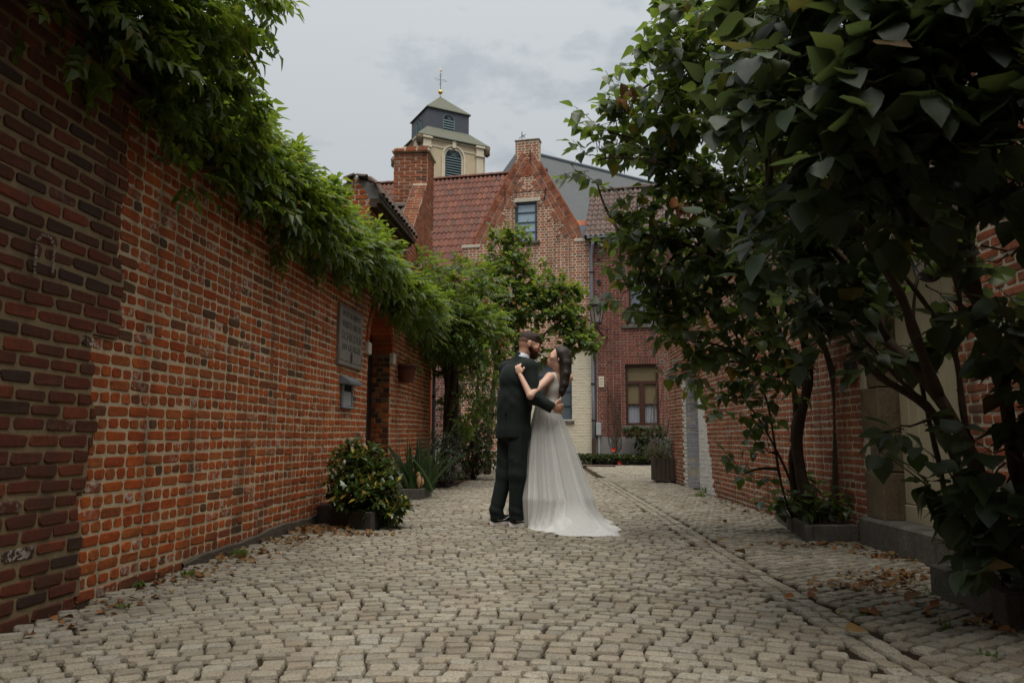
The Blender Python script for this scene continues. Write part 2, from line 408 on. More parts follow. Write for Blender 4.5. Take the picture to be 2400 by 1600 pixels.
# ------------------------------------------------------------------ object helpers
def tag(o, label=None, cat=None, group=None, kind=None):
    if label: o['label'] = label
    if cat: o['category'] = cat
    if group: o['group'] = group
    if kind: o['kind'] = kind
    return o
def empty(name, loc, label=None, cat=None, group=None, kind=None):
    o = bpy.data.objects.new(name, None)
    o.empty_display_size = 0.2
    COL.objects.link(o)
    o.location = loc
    o['_o'] = 0
    del o['_o']
    return tag(o, label, cat, group, kind)
ORG = {}
def origin(o):
    """world origin of the top-level thing (things are only moved, never turned)"""
    return np.array(ORG.get(o.name, tuple(o.location) if o.parent is None else (0, 0, 0)), float)
def root_of(o):
    while o.parent is not None:
        o = o.parent
    return o
def link(name, me, parent=None, kind=None):
    o = bpy.data.objects.new(name, me)
    COL.objects.link(o)
    if parent is not None:
        o.parent = parent
    if kind: o['kind'] = kind
    return o

def mesh_np(name, V, L, S, mats, smooth=False, mi=None):
    me = bpy.data.meshes.new(name)
    V = np.ascontiguousarray(V, dtype=np.float32)
    L = np.ascontiguousarray(L, dtype=np.int32)
    S = np.ascontiguousarray(S, dtype=np.int32)
    me.vertices.add(len(V))
    me.vertices.foreach_set('co', V.ravel())
    me.loops.add(len(L))
    me.loops.foreach_set('vertex_index', L)
    me.polygons.add(len(S))
    st = np.concatenate([[0], np.cumsum(S)[:-1]]).astype(np.int32)
    me.polygons.foreach_set('loop_start', st)
    for m in mats:
        me.materials.append(m)
    if mi is not None:
        me.polygons.foreach_set('material_index', np.ascontiguousarray(mi, dtype=np.int32))
    me.polygons.foreach_set('use_smooth', np.full(len(S), smooth))
    me.update(calc_edges=True)
    me.validate()
    return me

class MB:
    def __init__(s):
        s.v = []; s.f = []; s.m = []
    def add(s, vs, fs, m=0):
        b = len(s.v)
        s.v.extend([tuple(v) for v in vs])
        s.f.extend([tuple(i + b for i in f) for f in fs])
        s.m.extend([m] * len(fs))
        return s
    def box(s, x0, x1, y0, y1, z0, z1, fr=None, m=0):
        vs = [(x, y, z) for x in (x0, x1) for y in (y0, y1) for z in (z0, z1)]
        if fr is not None:
            vs = [fr @ Vector(v) for v in vs]
        return s.add(vs, [(0, 1, 3, 2), (4, 6, 7, 5), (0, 4, 5, 1), (2, 3, 7, 6), (0, 2, 6, 4), (1, 5, 7, 3)], m)
    def bbox(s, x0, x1, y0, y1, z0, z1, fr=None, m=0, c=0.008):
        """box with chamfered edges"""
        xs, ys, zs = (x0, x1), (y0, y1), (z0, z1)
        vs = []; idx = {}
        for i in (0, 1):
            for j in (0, 1):
                for k in (0, 1):
                    sx, sy, sz = (1 - 2 * i), (1 - 2 * j), (1 - 2 * k)
                    for a in range(3):
                        p = [xs[i] + c * sx, ys[j] + c * sy, zs[k] + c * sz]
                        p[a] = (xs[i], ys[j], zs[k])[a]
                        idx[(i, j, k, a)] = len(vs)
                        vs.append(tuple(p))
        fs = []
        g = lambda i, j, k, a: idx[(i, j, k, a)]
        for i in (0, 1):
            q = [g(i, 0, 0, 0), g(i, 1, 0, 0), g(i, 1, 1, 0), g(i, 0, 1, 0)]
            fs.append(q if i else q[::-1])
            q = [g(0, i, 0, 1), g(1, i, 0, 1), g(1, i, 1, 1), g(0, i, 1, 1)]
            fs.append(q[::-1] if i else q)
            q = [g(0, 0, i, 2), g(1, 0, i, 2), g(1, 1, i, 2), g(0, 1, i, 2)]
            fs.append(q if i else q[::-1])
        for j in (0, 1):
            for k in (0, 1):
                fs.append([g(0, j, k, 1), g(1, j, k, 1), g(1, j, k, 2), g(0, j, k, 2)])
                fs.append([g(j, 0, k, 0), g(j, 1, k, 0), g(j, 1, k, 2), g(j, 0, k, 2)])
                fs.append([g(j, k, 0, 0), g(j, k, 1, 0), g(j, k, 1, 1), g(j, k, 0, 1)])
        for i in (0, 1):
            for j in (0, 1):
                for k in (0, 1):
                    fs.append([g(i, j, k, 0), g(i, j, k, 1), g(i, j, k, 2)])
        if fr is not None:
            vs = [fr @ Vector(v) for v in vs]
        return s.add(vs, fs, m)
    def prism(s, pts, fr, d0, d1, m=0):
        """outline pts in the (x, z) plane of frame fr, from depth y=d0 to d1"""
        n = len(pts)
        vs = [fr @ Vector((p[0], d0, p[1])) for p in pts] + [fr @ Vector((p[0], d1, p[1])) for p in pts]
        fs = [tuple(range(n)), tuple(range(2 * n - 1, n - 1, -1))]
        fs += [(i, (i + 1) % n, n + (i + 1) % n, n + i) for i in range(n)]
        return s.add(vs, fs, m)
    def tube(s, pts, rad, n=8, m=0, cap=True):
        pts = [Vector(p) for p in pts]
        if not hasattr(rad, '__len__'):
            rad = [rad] * len(pts)
        rings = []
        up = Vector((0.13, 0.31, 0.94)).normalized()
        a = None
        for i, p in enumerate(pts):
            d = (pts[min(i + 1, len(pts) - 1)] - pts[max(i - 1, 0)])
            if d.length < 1e-9: d = Vector((0, 0, 1))
            d.normalize()
            if a is None:
                a = d.cross(up)
                if a.length < 0.1: a = d.cross(Vector((1, 0, 0)))
            else:
                a = a - d * a.dot(d)
            a.normalize()
            b = d.cross(a)
            rings.append([p + (a * math.cos(2 * PI * k / n) + b * math.sin(2 * PI * k / n)) * rad[i] for k in range(n)])
        vs = [v for r_ in rings for v in r_]
        fs = []
        for i in range(len(pts) - 1):
            for k in range(n):
                fs.append((i * n + k, i * n + (k + 1) % n, (i + 1) * n + (k + 1) % n, (i + 1) * n + k))
        if cap:
            fs.append(tuple(range(n - 1, -1, -1)))
            fs.append(tuple((len(pts) - 1) * n + k for k in range(n)))
        return s.add(vs, fs, m)
    def lathe(s, prof, n=16, c=(0, 0, 0), m=0, sq=None, rot=0.0):
        """prof: (radius, z)"""
        vs = []
        for r_, z in prof:
            for k in range(n):
                a = 2 * PI * k / n + rot
                vs.append((c[0] + r_ * math.cos(a), c[1] + r_ * math.sin(a), c[2] + z))
        fs = []
        for i in range(len(prof) - 1):
            for k in range(n):
                fs.append((i * n + k, i * n + (k + 1) % n, (i + 1) * n + (k + 1) % n, (i + 1) * n + k))
        fs.append(tuple(range(n - 1, -1, -1)))
        fs.append(tuple((len(prof) - 1) * n + k for k in range(n)))
        return s.add(vs, fs, m)
    def build(s, name, mats, parent=None, smooth=False, kind=None):
        if not isinstance(mats, (list, tuple)):
            mats = [mats]
        off = origin(root_of(parent)) if parent is not None else np.zeros(3)
        V = np.array(s.v, float).reshape(-1, 3) - off
        L = [i for f in s.f for i in f]
        S = [len(f) for f in s.f]
        me = mesh_np(name, V, L, S, mats, smooth, s.m)
        return link(name, me, parent, kind)

class Var:
    """a mesh variant for instancing / merging"""
    def __init__(s, v, f, mat, name, smooth=False):
        s.v = np.array(v, float).reshape(-1, 3)
        s.L = np.array([i for q in f for i in q], int)
        s.S = np.array([len(q) for q in f], int)
        s.mat = mat; s.name = name; s.smooth = smooth; s._me = None
    def me(s):
        if s._me is None:
            s._me = mesh_np(s.name, s.v, s.L, s.S, [s.mat] if not isinstance(s.mat, list) else s.mat, s.smooth)
        return s._me

def place(pieces, name, parent, maxn=300, rest=None, smooth=None, score=None):
    """pieces: list of (Var, 4x4 world matrix, size). The largest in view become objects, the rest one joined mesh."""
    if not pieces:
        return
    off = origin(root_of(parent))
    mats = np.array([p[1] for p in pieces], float)
    sizes = np.array([p[2] for p in pieces], float)
    f, vis = in_view(mats[:, :3, 3])
    sc_ = np.where(vis, sizes / np.maximum(f, 0.2), -1.0)
    order = np.argsort(-sc_)
    single = [i for i in order[:maxn] if sc_[i] > 0]
    rs = set(single)
    T = Matrix.Translation(Vector(-off))
    for i in single:
        o = bpy.data.objects.new(name, pieces[i][0].me())
        COL.objects.link(o)
        o.parent = parent
        o.matrix_local = T @ Matrix(pieces[i][1].tolist() if hasattr(pieces[i][1], 'tolist') else pieces[i][1])
    groups = {}
    for i in range(len(pieces)):
        if i not in rs:
            groups.setdefault(id(pieces[i][0]), []).append(i)
    if not groups:
        return
    VV, LL, SS = [], [], []
    base = 0
    mat = pieces[0][0].mat
    for gi in groups.values():
        v = pieces[gi[0]][0]
        A = mats[gi]
        P = np.einsum('nij,vj->nvi', A[:, :3, :3], v.v) + A[:, None, :3, 3] - off
        n, k = len(gi), len(v.v)
        VV.append(P.reshape(-1, 3))
        LL.append((v.L[None, :] + (np.arange(n) * k)[:, None] + base).ravel())
        SS.append(np.tile(v.S, n))
        base += n * k
    me = mesh_np(rest or name, np.concatenate(VV), np.concatenate(LL), np.concatenate(SS), mat if isinstance(mat, list) else [mat], pieces[0][0].smooth if smooth is None else smooth)
    o = link(rest or name, me, parent, 'stuff')
    return o

def frame(o, u, v, n):
    """4x4 with columns u, v, n and origin o"""
    m = np.eye(4)
    m[:3, 0] = u; m[:3, 1] = v; m[:3, 2] = n; m[:3, 3] = o
    return m
# ------------------------------------------------------------------ bricks
def brick_var(L, H, D, mat, name, seed, rag=0.0035, ch=0.004, oct_=True):
    r = np.random.default_rng(seed)
    x, y = L / 2, H / 2
    c = min(0.011, H * 0.22)
    if oct_:
        o = [(-x + c, -y), (x - c, -y), (x, -y + c), (x, y - c), (x - c, y), (-x + c, y), (-x, y - c), (-x, -y + c)]
    else:
        o = [(-x, -y), (x, -y), (x, y), (-x, y)]
    k = len(o)
    o = np.array(o) + r.uniform(-rag, rag, (k, 2))
    inn = o * np.array([(x - ch) / x, (y - ch) / y])
    v = []
    for p in o: v.append((p[0], p[1], -0.015))
    for p in o: v.append((p[0], p[1], D - ch * 0.8 + r.uniform(-.001, .001)))
    for p in inn: v.append((p[0], p[1], D + r.uniform(-.0015, .0015)))
    f = []
    for i in range(k):
        j = (i + 1) % k
        f.append((i, j, k + j, k + i))
        f.append((k + i, k + j, 2 * k + j, 2 * k + i))
    f.append(tuple(range(2 * k, 3 * k)))
    return Var(v, f, mat, name)

def fill_course(ivals, bond, ci, Ls, Lh, J, r):
    """-> list of (u0,u1,is_header)"""
    out = []
    for a, b in ivals:
        if b - a < 0.02: continue
        if bond == 'english':
            stretch = ci % 2 == 0
            wid = Ls if stretch else Lh
            ph = 0.0 if stretch else -(Ls + J) / 4 + 0.0
            seq = None
        elif bond == 'running':
            wid = Ls; ph = 0.0 if ci % 2 == 0 else -(Ls + J) / 2
        elif bond == 'header':
            wid = Lh; ph = 0.0 if ci % 2 == 0 else -(Lh + J) / 2
        u = a + ph - (0 if ph == 0 else 0)
        # continuous phase along the wall
        st = wid + J
        k0 = math.floor((a - ph) / st)
        u = k0 * st + ph
        while u < b:
            w_ = wid
            u1 = u + w_
            s0, s1 = max(u, a), min(u1, b)
            if s1 - s0 > 0.022:
                out.append((s0, s1, wid == Lh))
            u = u1 + J
    # jitter the head joints
    res = []
    for i, (a, b, h) in enumerate(out):
        j = r.uniform(-0.15, 0.15) * J
        res.append((a + j, b + r.uniform(-0.15, 0.15) * J, h))
    return res

def course_wall(root, o, u, n, u0, u1, v0, v1, pitch, Ls, Lh, J, bond, bmat, mmat, thick, allowed=None, D=0.012, ind=300, seed=1,
                nvar=8, wob=0.004, core=True, rag=0.0035, mat_of=None, name='brick', rough_slope=0.0, oct_=True, mname='mortar', vis_only=True):
    r = random.Random(seed)
    o = np.array(o, float); u = np.array(u, float); n = np.array(n, float)
    z = np.array([0, 0, 1.0])
    H = pitch - J
    mats = bmat if isinstance(bmat, list) else [bmat]
    V = {}
    for mi, m in enumerate(mats):
        for hd, L in ((0, Ls), (1, Lh)):
            V[(mi, hd)] = [brick_var(L, H, D, M[m], name, seed * 100 + k + 17 * hd + 31 * mi, rag, oct_=oct_) for k in range(nvar)]
    pieces = {mi: [] for mi in range(len(mats))}
    cm = MB()
    fr = Matrix(frame(o, u, n, z).tolist())
    nc = int(math.ceil((v1 - v0) / pitch - 1e-6))
    for ci in range(nc):
        va = v0 + ci * pitch
        vb = min(va + pitch, v1)
        vm = (va + vb) / 2
        iv = [(u0, u1)] if allowed is None else allowed(vm)
        if core:
            for a, b in iv:
                if b - a > 0.001:
                    cm.box(a, b, -thick, 0, va, vb, fr)
        if vb - va < pitch * 0.6: continue
        dv = math.sin(ci * 1.7) * wob * 0.5
        for (a, b, hd) in fill_course(iv, bond, ci, Ls, Lh, J, r):
            uc = (a + b) / 2
            nom = Lh if hd else Ls
            sx = (b - a) / nom
            yy = vm + dv + wob * math.sin(uc * 1.9 + ci * 0.23) + r.uniform(-1, 1) * wob * 0.35
            P = o + u * uc + z * yy + n * r.uniform(-0.0025, 0.0025)
            th = r.uniform(-1, 1) * 0.012
            sy = r.uniform(0.93, 1.06)
            cu = (u * math.cos(th) + z * math.sin(th)) * sx
            cv = (z * math.cos(th) - u * math.sin(th)) * sy
            if r.random() < 0.5:
                cu = -cu; cv = -cv
            mi = mat_of(uc, vm, r) if mat_of else 0
            tilt = n + u * r.uniform(-0.02, 0.02)
            pieces[mi].append((r.choice(V[(mi, 1 if hd else 0)]), frame(P, cu, cv, tilt), b - a))
    if core:
        cm.build(mname, M[mmat], root)
    tot = sum(len(p) for p in pieces.values())
    for mi in pieces:
        if pieces[mi]:
            place(pieces[mi], name, root, int(round(ind * len(pieces[mi]) / tot)))
    return pieces

def sub_iv(ivals, a, b):
    out = []
    for x, y in ivals:
        if b <= x or a >= y: out.append((x, y))
        else:
            if a > x: out.append((x, a))
            if b < y: out.append((b, y))
    return out

def arch_half(v, vs, half, rise):
    """half width of a segmental/round arch at height v (spring at vs)"""
    if v <= vs: return half
    Rr = (half * half + rise * rise) / (2 * rise)
    cz = vs + rise - Rr
    q = Rr * Rr - (v - cz) ** 2
    return math.sqrt(q) if q > 0 and v < vs + rise else 0.0

def arch_ring(root, o, u, n, uc, vs, half, rise, depth, n_b, mat, name='arch_brick', D=0.018, back=0.1, ga=0.16, parent=None):
    """ring of voussoir bricks round an arched opening"""
    o = np.array(o, float); u = np.array(u, float); n = np.array(n, float); z = np.array([0, 0, 1.0])
    Rr = (half * half + rise * rise) / (2 * rise)
    cz = vs + rise - Rr
    a0 = math.atan2(vs - cz, half)
    a1 = PI - a0
    v = brick_var(1, 1, 1, M[mat], name, 5)
    pcs = []
    for i in range(n_b):
        am = a0 + (a1 - a0) * (i + 0.5) / n_b
        wid = (a1 - a0) / n_b * (Rr + depth / 2) * (1 - ga)
        rad = u * math.cos(am) + z * math.sin(am)
        tan = -u * math.sin(am) + z * math.cos(am)
        P = o + u * uc + z * cz + rad * (Rr + depth / 2 + 0.004) + n * (-back)
        vv = Var(MBbox(wid, depth, back + D), BOXF, M[mat], name)
        if i == 0: var0 = vv
        pcs.append((var0, frame(P, tan, rad, n), depth))
    place(pcs, name, parent or root, 60)

def MBbox(w_, h_, d_, c=0.004):
    x, y = w_ / 2, h_ / 2
    return [(-x, -y, 0), (x, -y, 0), (x, y, 0), (-x, y, 0), (-x, -y, d_ - c), (x, -y, d_ - c), (x, y, d_ - c), (-x, y, d_ - c),
            (-x + c, -y + c, d_), (x - c, -y + c, d_), (x - c, y - c, d_), (-x + c, y - c, d_)]
BOXF = [(0, 1, 5, 4), (1, 2, 6, 5), (2, 3, 7, 6), (3, 0, 4, 7), (4, 5, 9, 8), (5, 6, 10, 9), (6, 7, 11, 10), (7, 4, 8, 11), (8, 9, 10, 11), (3, 2, 1, 0)]

# ------------------------------------------------------------------ ground
g = MB()
g.add([(-1500, -1500, -0.045), (1500, -1500, -0.045), (1500, 1500, -0.045), (-1500, 1500, -0.045)], [(0, 1, 2, 3)])
ground = g.build('ground', M['joint_soil'])
tag(ground, kind='structure')

# left and right wall lines
LU = np.array([math.sin(R(4.7)), math.cos(R(4.7)), 0.0]); LN = np.array([LU[1], -LU[0], 0.0])
RU = np.array([math.sin(R(1.137)), math.cos(R(1.137)), 0.0]); RN = np.array([-RU[1], RU[0], 0.0])
LO = np.array([-2.5555, 0.0, 0.0])       # where the left wall plane meets Y=0
RO = np.array([2.6775, 0.0, 0.0])
def lx(y): return LO[0] + math.tan(R(4.7)) * y
def rx(y): return RO[0] + math.tan(R(1.137)) * y

# pavement of setts: bed + stones, laid in arcs with a diagonal field by the right wall
bed = MB()
nx_, ny_ = 50, 140
vs = []; fs = []
def ground_h(x, y):
    # slight camber and hollows of the old paving
    return 0.012 * math.sin(x * 1.3 + 0.5) + 0.010 * math.sin(y * 0.9) * math.cos(x * 0.8)
for j in range(ny_ + 1):
    for i in range(nx_ + 1):
        x = -3.4 + 10.8 * i / nx_; y = -1.0 + 24.4 * j / ny_
        vs.append((x, y, ground_h(x, y) - 0.021 + random.uniform(-.003, .003)))
for j in range(ny_):
    for i in range(nx_):
        a = j * (nx_ + 1) + i
        fs.append((a, a + 1, a + nx_ + 2, a + nx_ + 1))
bed.add(vs, fs)
pave = bed.build('pavement', M['joint_soil'], smooth=True)
tag(pave, kind='structure')

def sett_var(seed, lx_=0.0872, ly_=0.0748):
    r = np.random.default_rng(seed)
    x, y = lx_ / 2, ly_ / 2
    c = 0.010
    o = np.array([(-x + c, -y), (x - c, -y), (x, -y + c), (x, y - c), (x - c, y), (-x + c, y), (-x, y - c), (-x, -y + c)])
    o = o + r.uniform(-0.006, 0.006, (8, 2))
    v = [(p[0] * 1.03, p[1] * 1.03, -0.05) for p in o]
    v += [(p[0], p[1], -0.0120 + r.uniform(-.002, .002)) for p in o]
    v += [(p[0] * 0.885, p[1] * 0.87, -0.001 + r.uniform(-.0015, .0015)) for p in o]
    v += [(r.uniform(-.01, .01), r.uniform(-.01, .01), 0.003 + r.uniform(-.001, .002))]
    f = []
    for i in range(8):
        j = (i + 1) % 8
        f.append((i, j, 8 + j, 8 + i)); f.append((8 + i, 8 + j, 16 + j, 16 + i)); f.append((16 + i, 16 + j, 24))
    return Var(v, f, M['cobble_stone'], 'cobblestone', smooth=False)
SV = [sett_var(100 + k) for k in range(14)]
pcs = []
rr = random.Random(11)
PX, PY = 0.0955, 0.0838
def bordx(y): return 1.40 + 0.028 * (y - 4)
def add_sett(x, y, a, sx=1.0, sy=1.0):
    if y < 0.6 or y > 22.6: return
    z = ground_h(x, y)
    ca, sa = math.cos(a), math.sin(a)
    rx_, ry_ = rr.uniform(-.03, .03), rr.uniform(-.03, .03)
    h = z + rr.uniform(-0.004, 0.005)
    fl = -1 if rr.random() < .5 else 1
    u = np.array([ca, sa, rx_]) * sx * rr.uniform(.965, 1.02) * fl
    v = np.array([-sa, ca, ry_]) * sy * rr.uniform(.95, 1.02) * fl
    pcs.append((rr.choice(SV), frame((x, y, h), u, v, (0, 0, 1)), 0.1))
# arcs (crown away from the camera) with wandering spacing
Rarc = 3.3; xc = -0.25
row = 0
dprev = PY
yy = -1.2
while yy < 26.5:
    dy = PY * rr.uniform(.90, 1.10)
    dyn = (dy + dprev) / 2; dprev = dy
    ph = rr.uniform(0, PX)
    n_ = int(2 * 1.2 * Rarc / PX)
    s = -3.6 + ph
    while s < 4.4:
        # arc-length along a flat arc; centre strip leads straight down the lane
        x = xc + s
        se = max(-1.7, min(1.7, s)); bend = 1.2 * (0.5 * se * se + abs(se) * (abs(s) - abs(se))) / Rarc
        sl = -1.2 * se / Rarc
        y = yy - bend + 0.02 * math.sin(x * 4 + row * .35)
        xl, xr = lx(y) + 0.07, bordx(y) - 0.06
        wdt = PX * rr.uniform(.90, 1.14)
        if xl < x < xr:
            add_sett(x + rr.uniform(-.002, .002), y + rr.uniform(-.004, .004), math.atan(sl) + rr.uniform(-.05, .05), (wdt / PX), math.cos(math.atan(sl)) * dy / PY)
        s += wdt * math.cos(math.atan(sl))
    yy += dyn
    row += 1
# two straight rows along the border
for k in range(2):
    y = 0.5
    while y < 15:
        add_sett(bordx(y) + 0.0 + k * 0.089 + rr.uniform(-.005, .005), y, PI / 2 + .03 + rr.uniform(-.05, .05))
        y += PX * rr.uniform(.93, 1.1)
# diagonal field on the right, straight field beyond y = 14
ang = R(33)
ca, sa = math.cos(ang), math.sin(ang)
for i in range(-138, 138):
    for j in range(-150, 150):
        a, b = i * 0.0955, j * 0.084
        x = 2.0 + a * ca - b * sa; y = 7 + a * sa + b * ca
        if bordx(y) + 0.175 < x < rx(y) - 0.05 and y < 14.6:
            add_sett(x + rr.uniform(-.007, .007), y + rr.uniform(-.007, .007), ang + rr.uniform(-.06, .06))
for j in range(0, 104):
    y = 14.2 + j * 0.0838
    x = bordx(14) + .15 + (j % 2) * .05
    while x < 6.8:
        if (y < 14.6 and x < rx(y)) or y >= 14.6:
            if x > bordx(y) + .17:
                add_sett(x, y + rr.uniform(-.006, .006), rr.uniform(-.05, .05))
        x += PX * rr.uniform(.95, 1.1)
place(pcs, 'cobblestone', pave, 300)

# ------------------------------------------------------------------ left side: dark brick wall (near)
YJ = 3.96 / LU[1]     # distance along the wall where the two brickworks meet
dark = empty('brick_wall', (lx(2), 2.0, 0), 'dark weathered brick wall of large rough bricks nearest on the left', 'wall')
def dark_edge(v):
    # ragged, stepped junction, leaning a little
    e = YJ - 0.02 + 0.03 * math.sin(v * 9) + 0.02 * math.sin(v * 23)
    if v > 1.35: e += 0.16 + 0.02 * math.sin(v * 5)
    if v < 0.55: e -= 0.03
    return e
def dark_allowed(v): return [(-2.2, dark_edge(v))]
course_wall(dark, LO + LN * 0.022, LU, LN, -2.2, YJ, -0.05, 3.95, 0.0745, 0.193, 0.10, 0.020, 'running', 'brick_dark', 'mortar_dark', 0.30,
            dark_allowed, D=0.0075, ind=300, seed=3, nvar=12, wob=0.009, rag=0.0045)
ch_ = MB()     # chalk arch scrawled on the dark wall
cc = LO + LU * 3.50 + LN * 0.041
for k in range(26):
    t_ = k / 25
    a = PI * (1.0 - min(1, max(0, (t_ - .3) / .4)))
    if t_ < .3: p = (-0.06, -0.13 + t_ / .3 * 0.13)
    elif t_ < .7: p = (0.06 * math.cos(a), 0.06 * math.sin(a))
    else: p = (0.06, -(t_ - .7) / .3 * 0.10)
    for q in range(2):
        u_ = p[0] + random.uniform(-.004, .004); v_ = 1.72 + p[1] + random.uniform(-.004, .004)
        P = cc + LU * u_ + np.array([0, 0, v_])
        fr = Matrix(frame(P, LU, [0, 0, 1], LN).tolist())
        sz = random.uniform(.003, .006)
        ch_.box(-sz, sz, -sz, sz, -0.006, 0.001, fr)
simple('chalk', (0.30, 0.26, 0.23), 0.95)
ch_.build('chalk_mark', M['chalk'], dark)

# ------------------------------------------------------------------ left orange wall with arched doorway and tiled portal
DOOR0, DOOR1 = 9.245 / LU[1], 10.419 / LU[1]
LEND = 13.3 / LU[1]
orange = empty('brick_wall', (lx(8), 8.0, 0), 'long orange brick wall on the left with pale mortar and an arched doorway', 'wall')
du = (DOOR0 + DOOR1) / 2; dh = (DOOR1 - DOOR0) / 2
WTOP = 2.95
def or_allowed(v):
    hi = LEND
    top = WTOP
    iv = [(dark_edge(v) + 0.03, LEND)]
    if v > top: iv = [(9.15 / LU[1], 11.05 / LU[1])]
    h = arch_half(v, 1.95, dh, dh * 0.95)
    if h > 0.0:
        h2 = arch_half(v, 1.95, dh, dh * 0.95)
        rng = h2 + (0.12 if v > 1.95 else 0)
        iv = sub_iv(iv, du - rng, du + rng)
    elif v > 1.95 and v < 1.95 + dh * .95 + 0.125:
        hh = arch_half(v, 1.95, dh + .12, dh * .95 + .12)
        iv = sub_iv(iv, du - hh, du + hh)
    if 3.05 < v < 3.55:     # little arched niche in the portal
        hn = arch_half(v, 3.32, 0.15, 0.14)
        if hn > 0: iv = sub_iv(iv, 10.25 - hn, 10.25 + hn)
    return iv
course_wall(orange, LO, LU, LN, YJ, LEND, -0.04, 3.80, 0.0700, 0.179, 0.080, 0.0175, 'english', 'brick_orange', 'mortar_warm', 0.36,
            or_allowed, D=0.0045, ind=300, seed=5, nvar=12, wob=0.006, rag=0.0042)
# reveal of the doorway (the far jamb faces the camera)
RV = 0.34
jo = LO + LU * (DOOR1 - 0.004) - LN * RV
course_wall(orange, jo, LN, -LU, 0.0, RV - 0.012, -0.04, 1.95, 0.07, 0.182, 0.083, 0.0145, 'english', ['brick_dark', 'brick_orange'], 'mortar_dark', 0.02, None, D=0.008, ind=40, seed=8,
            core=True, wob=0.003, mat_of=lambda u, v, r: 0 if r.random() < .6 else 1, name='jamb_brick', mname='jamb_mortar')
arch_ring(orange, LO, LU, LN, du, 1.95, dh, dh * 0.95, 0.11, 26, 'brick_orange', back=0.33, D=0.02)
b = MB()       # imposts and keystone of pale stone
for uu, sg in ((DOOR0 + 0.0, -1), (DOOR1 - 0.0, 1)):
    fr = Matrix(frame(LO + LU * uu, LU, LN, [0, 0, 1]).tolist())
    b.bbox(min(0, sg * .13) - (.02 if sg > 0 else 0), max(0, sg * .13) + (.02 if sg < 0 else 0), -0.02, 0.045, 1.83, 1.98, fr)
fr = Matrix(frame(LO + LU * du, LU, LN, [0, 0, 1]).tolist())
b.bbox(-.055, .055, -.05, .05, 1.95 + dh * .95 - .01, 1.95 + dh * .95 + .22, fr)
b.build('impost_stone', M['pale_stone'], orange)
# step and plinth render
pl = MB()
fr = Matrix(frame(LO, LU, LN, [0, 0, 1]).tolist())
pl.bbox(DOOR0 + .02, DOOR1 - .02, -.3, .02, -.04, .10, fr)
pl.build('door_step', M['bluestone'], orange)
pl = MB()
n_ = 50
top = []
for i in range(n_ + 1):
    u_ = 5.0 + (8.5 - 5.0) * i / n_
    top.append((u_, 0.02 + 0.05 * min(1, (u_ - 5.0) / 1.6) + 0.008 * math.sin(u_ * 5) + 0.005 * math.sin(u_ * 17)))
for i in range(n_):
    x0, x1 = top[i][0], top[i + 1][0]; z0, z1 = top[i][1], top[i + 1][1]
    d_ = 0.020
    vs_ = [LO + LU * x0 + LN * d_ + np.array([0, 0, -.05]), LO + LU * x1 + LN * d_ + np.array([0, 0, -.05]), LO + LU * x1 + LN * d_ + np.array([0, 0, z1 - .015]), LO + LU * x0 + LN * d_ + np.array([0, 0, z0 - .015]), LO + LU * x1 + np.array([0, 0, z1]), LO + LU * x0 + np.array([0, 0, z0])]
    pl.add(vs_, [(0, 1, 2, 3), (3, 2, 4, 5)])
pl.build('plinth_render', M['plinth_brown'], orange)
# coping under the vine
cp = MB()
k = 4.2
while k < 9.05:
    cp.bbox(k, k + .29, -.40, .05, WTOP + .002, WTOP + .06, fr)
    k += .30
k = 11.10
while k < 13.2:
    cp.bbox(k, k + .29, -.40, .05, WTOP + .002, WTOP + .06, fr)
    k += .30
cp.build('coping', M['tile_old'], orange)
# the niche back and end face of the portal, portal brick end (faces the camera)
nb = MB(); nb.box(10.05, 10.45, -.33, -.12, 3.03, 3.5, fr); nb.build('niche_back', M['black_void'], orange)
arch_ring(orange, LO, LU, LN, 10.25, 3.32, 0.15, 0.14, 0.085, 9, 'brick_orange', back=0.2, D=0.015, name='niche_brick')
PE0 = 9.15 / LU[1]
po = LO + LU * (PE0 - 0.003) + LN * 0.0
course_wall(orange, po, -LN, -LU, 0.0, 0.38, WTOP, 4.10, 0.07, 0.182, 0.083, 0.0145, 'english', 'brick_orange', 'mortar_pale', 0.03,
            lambda v: [(max(0, (v - 3.78) * .55), 0.38 - max(0, (v - 3.78) * .55))], D=0.008, ind=40, seed=9, name='end_brick', mname='end_mortar')

# curved tile saddle over the portal
def pantile(mat, wid=0.21, ln=0.34, nseg=7, amp=0.028, th=0.014, name='roof_tile'):
    v = []; f = []
    for k in range(2):                      # 0 lower end, 1 upper end
        y = -ln / 2 if k == 0 else ln / 2
        for i in range(nseg + 1):
            t_ = i / nseg
            x = (t_ - 0.5) * wid
            zz = amp * math.sin(2 * PI * t_ * 1.0 - 0.6) + (0.020 if k == 0 else -0.006)
            v.append((x, y, zz)); v.append((x, y, zz - th))
    m_ = (nseg + 1) * 2
    for i in range(nseg):
        a, b_ = 2 * i, 2 * i + 2
        f.append((a, b_, m_ + b_, m_ + a))
        f.append((a + 1, a, b_, b_ + 1)[::-1])
        f.append((a + 1, m_ + a + 1, m_ + b_ + 1, b_ + 1))
    f.append((0, 1, m_ + 1, m_))
    f.append((2 * nseg, m_ + 2 * nseg, m_ + 2 * nseg + 1, 2 * nseg + 1))
    return Var(v, f, M[mat], name, smooth=False)
saddle = empty('tiled_portal_roof', tuple(LO + LU * PE0 + np.array([0, 0, 3.8])), 'weathered curved tile ridge roof over the arched portal on the left wall', 'roof')
sb = MB()
prof = []
for i in range(13):
    a = PI * i / 12
    prof.append((-0.17 + 0.30 * math.cos(a), 3.80 + 0.26 * math.sin(a)))
prof2 = prof + [(-0.17 - 0.26, 3.80), (-0.17 + 0.26, 3.80)]
frx = Matrix(frame(LO, LN, LU, [0, 0, 1]).tolist())     # x = outwards, y = along
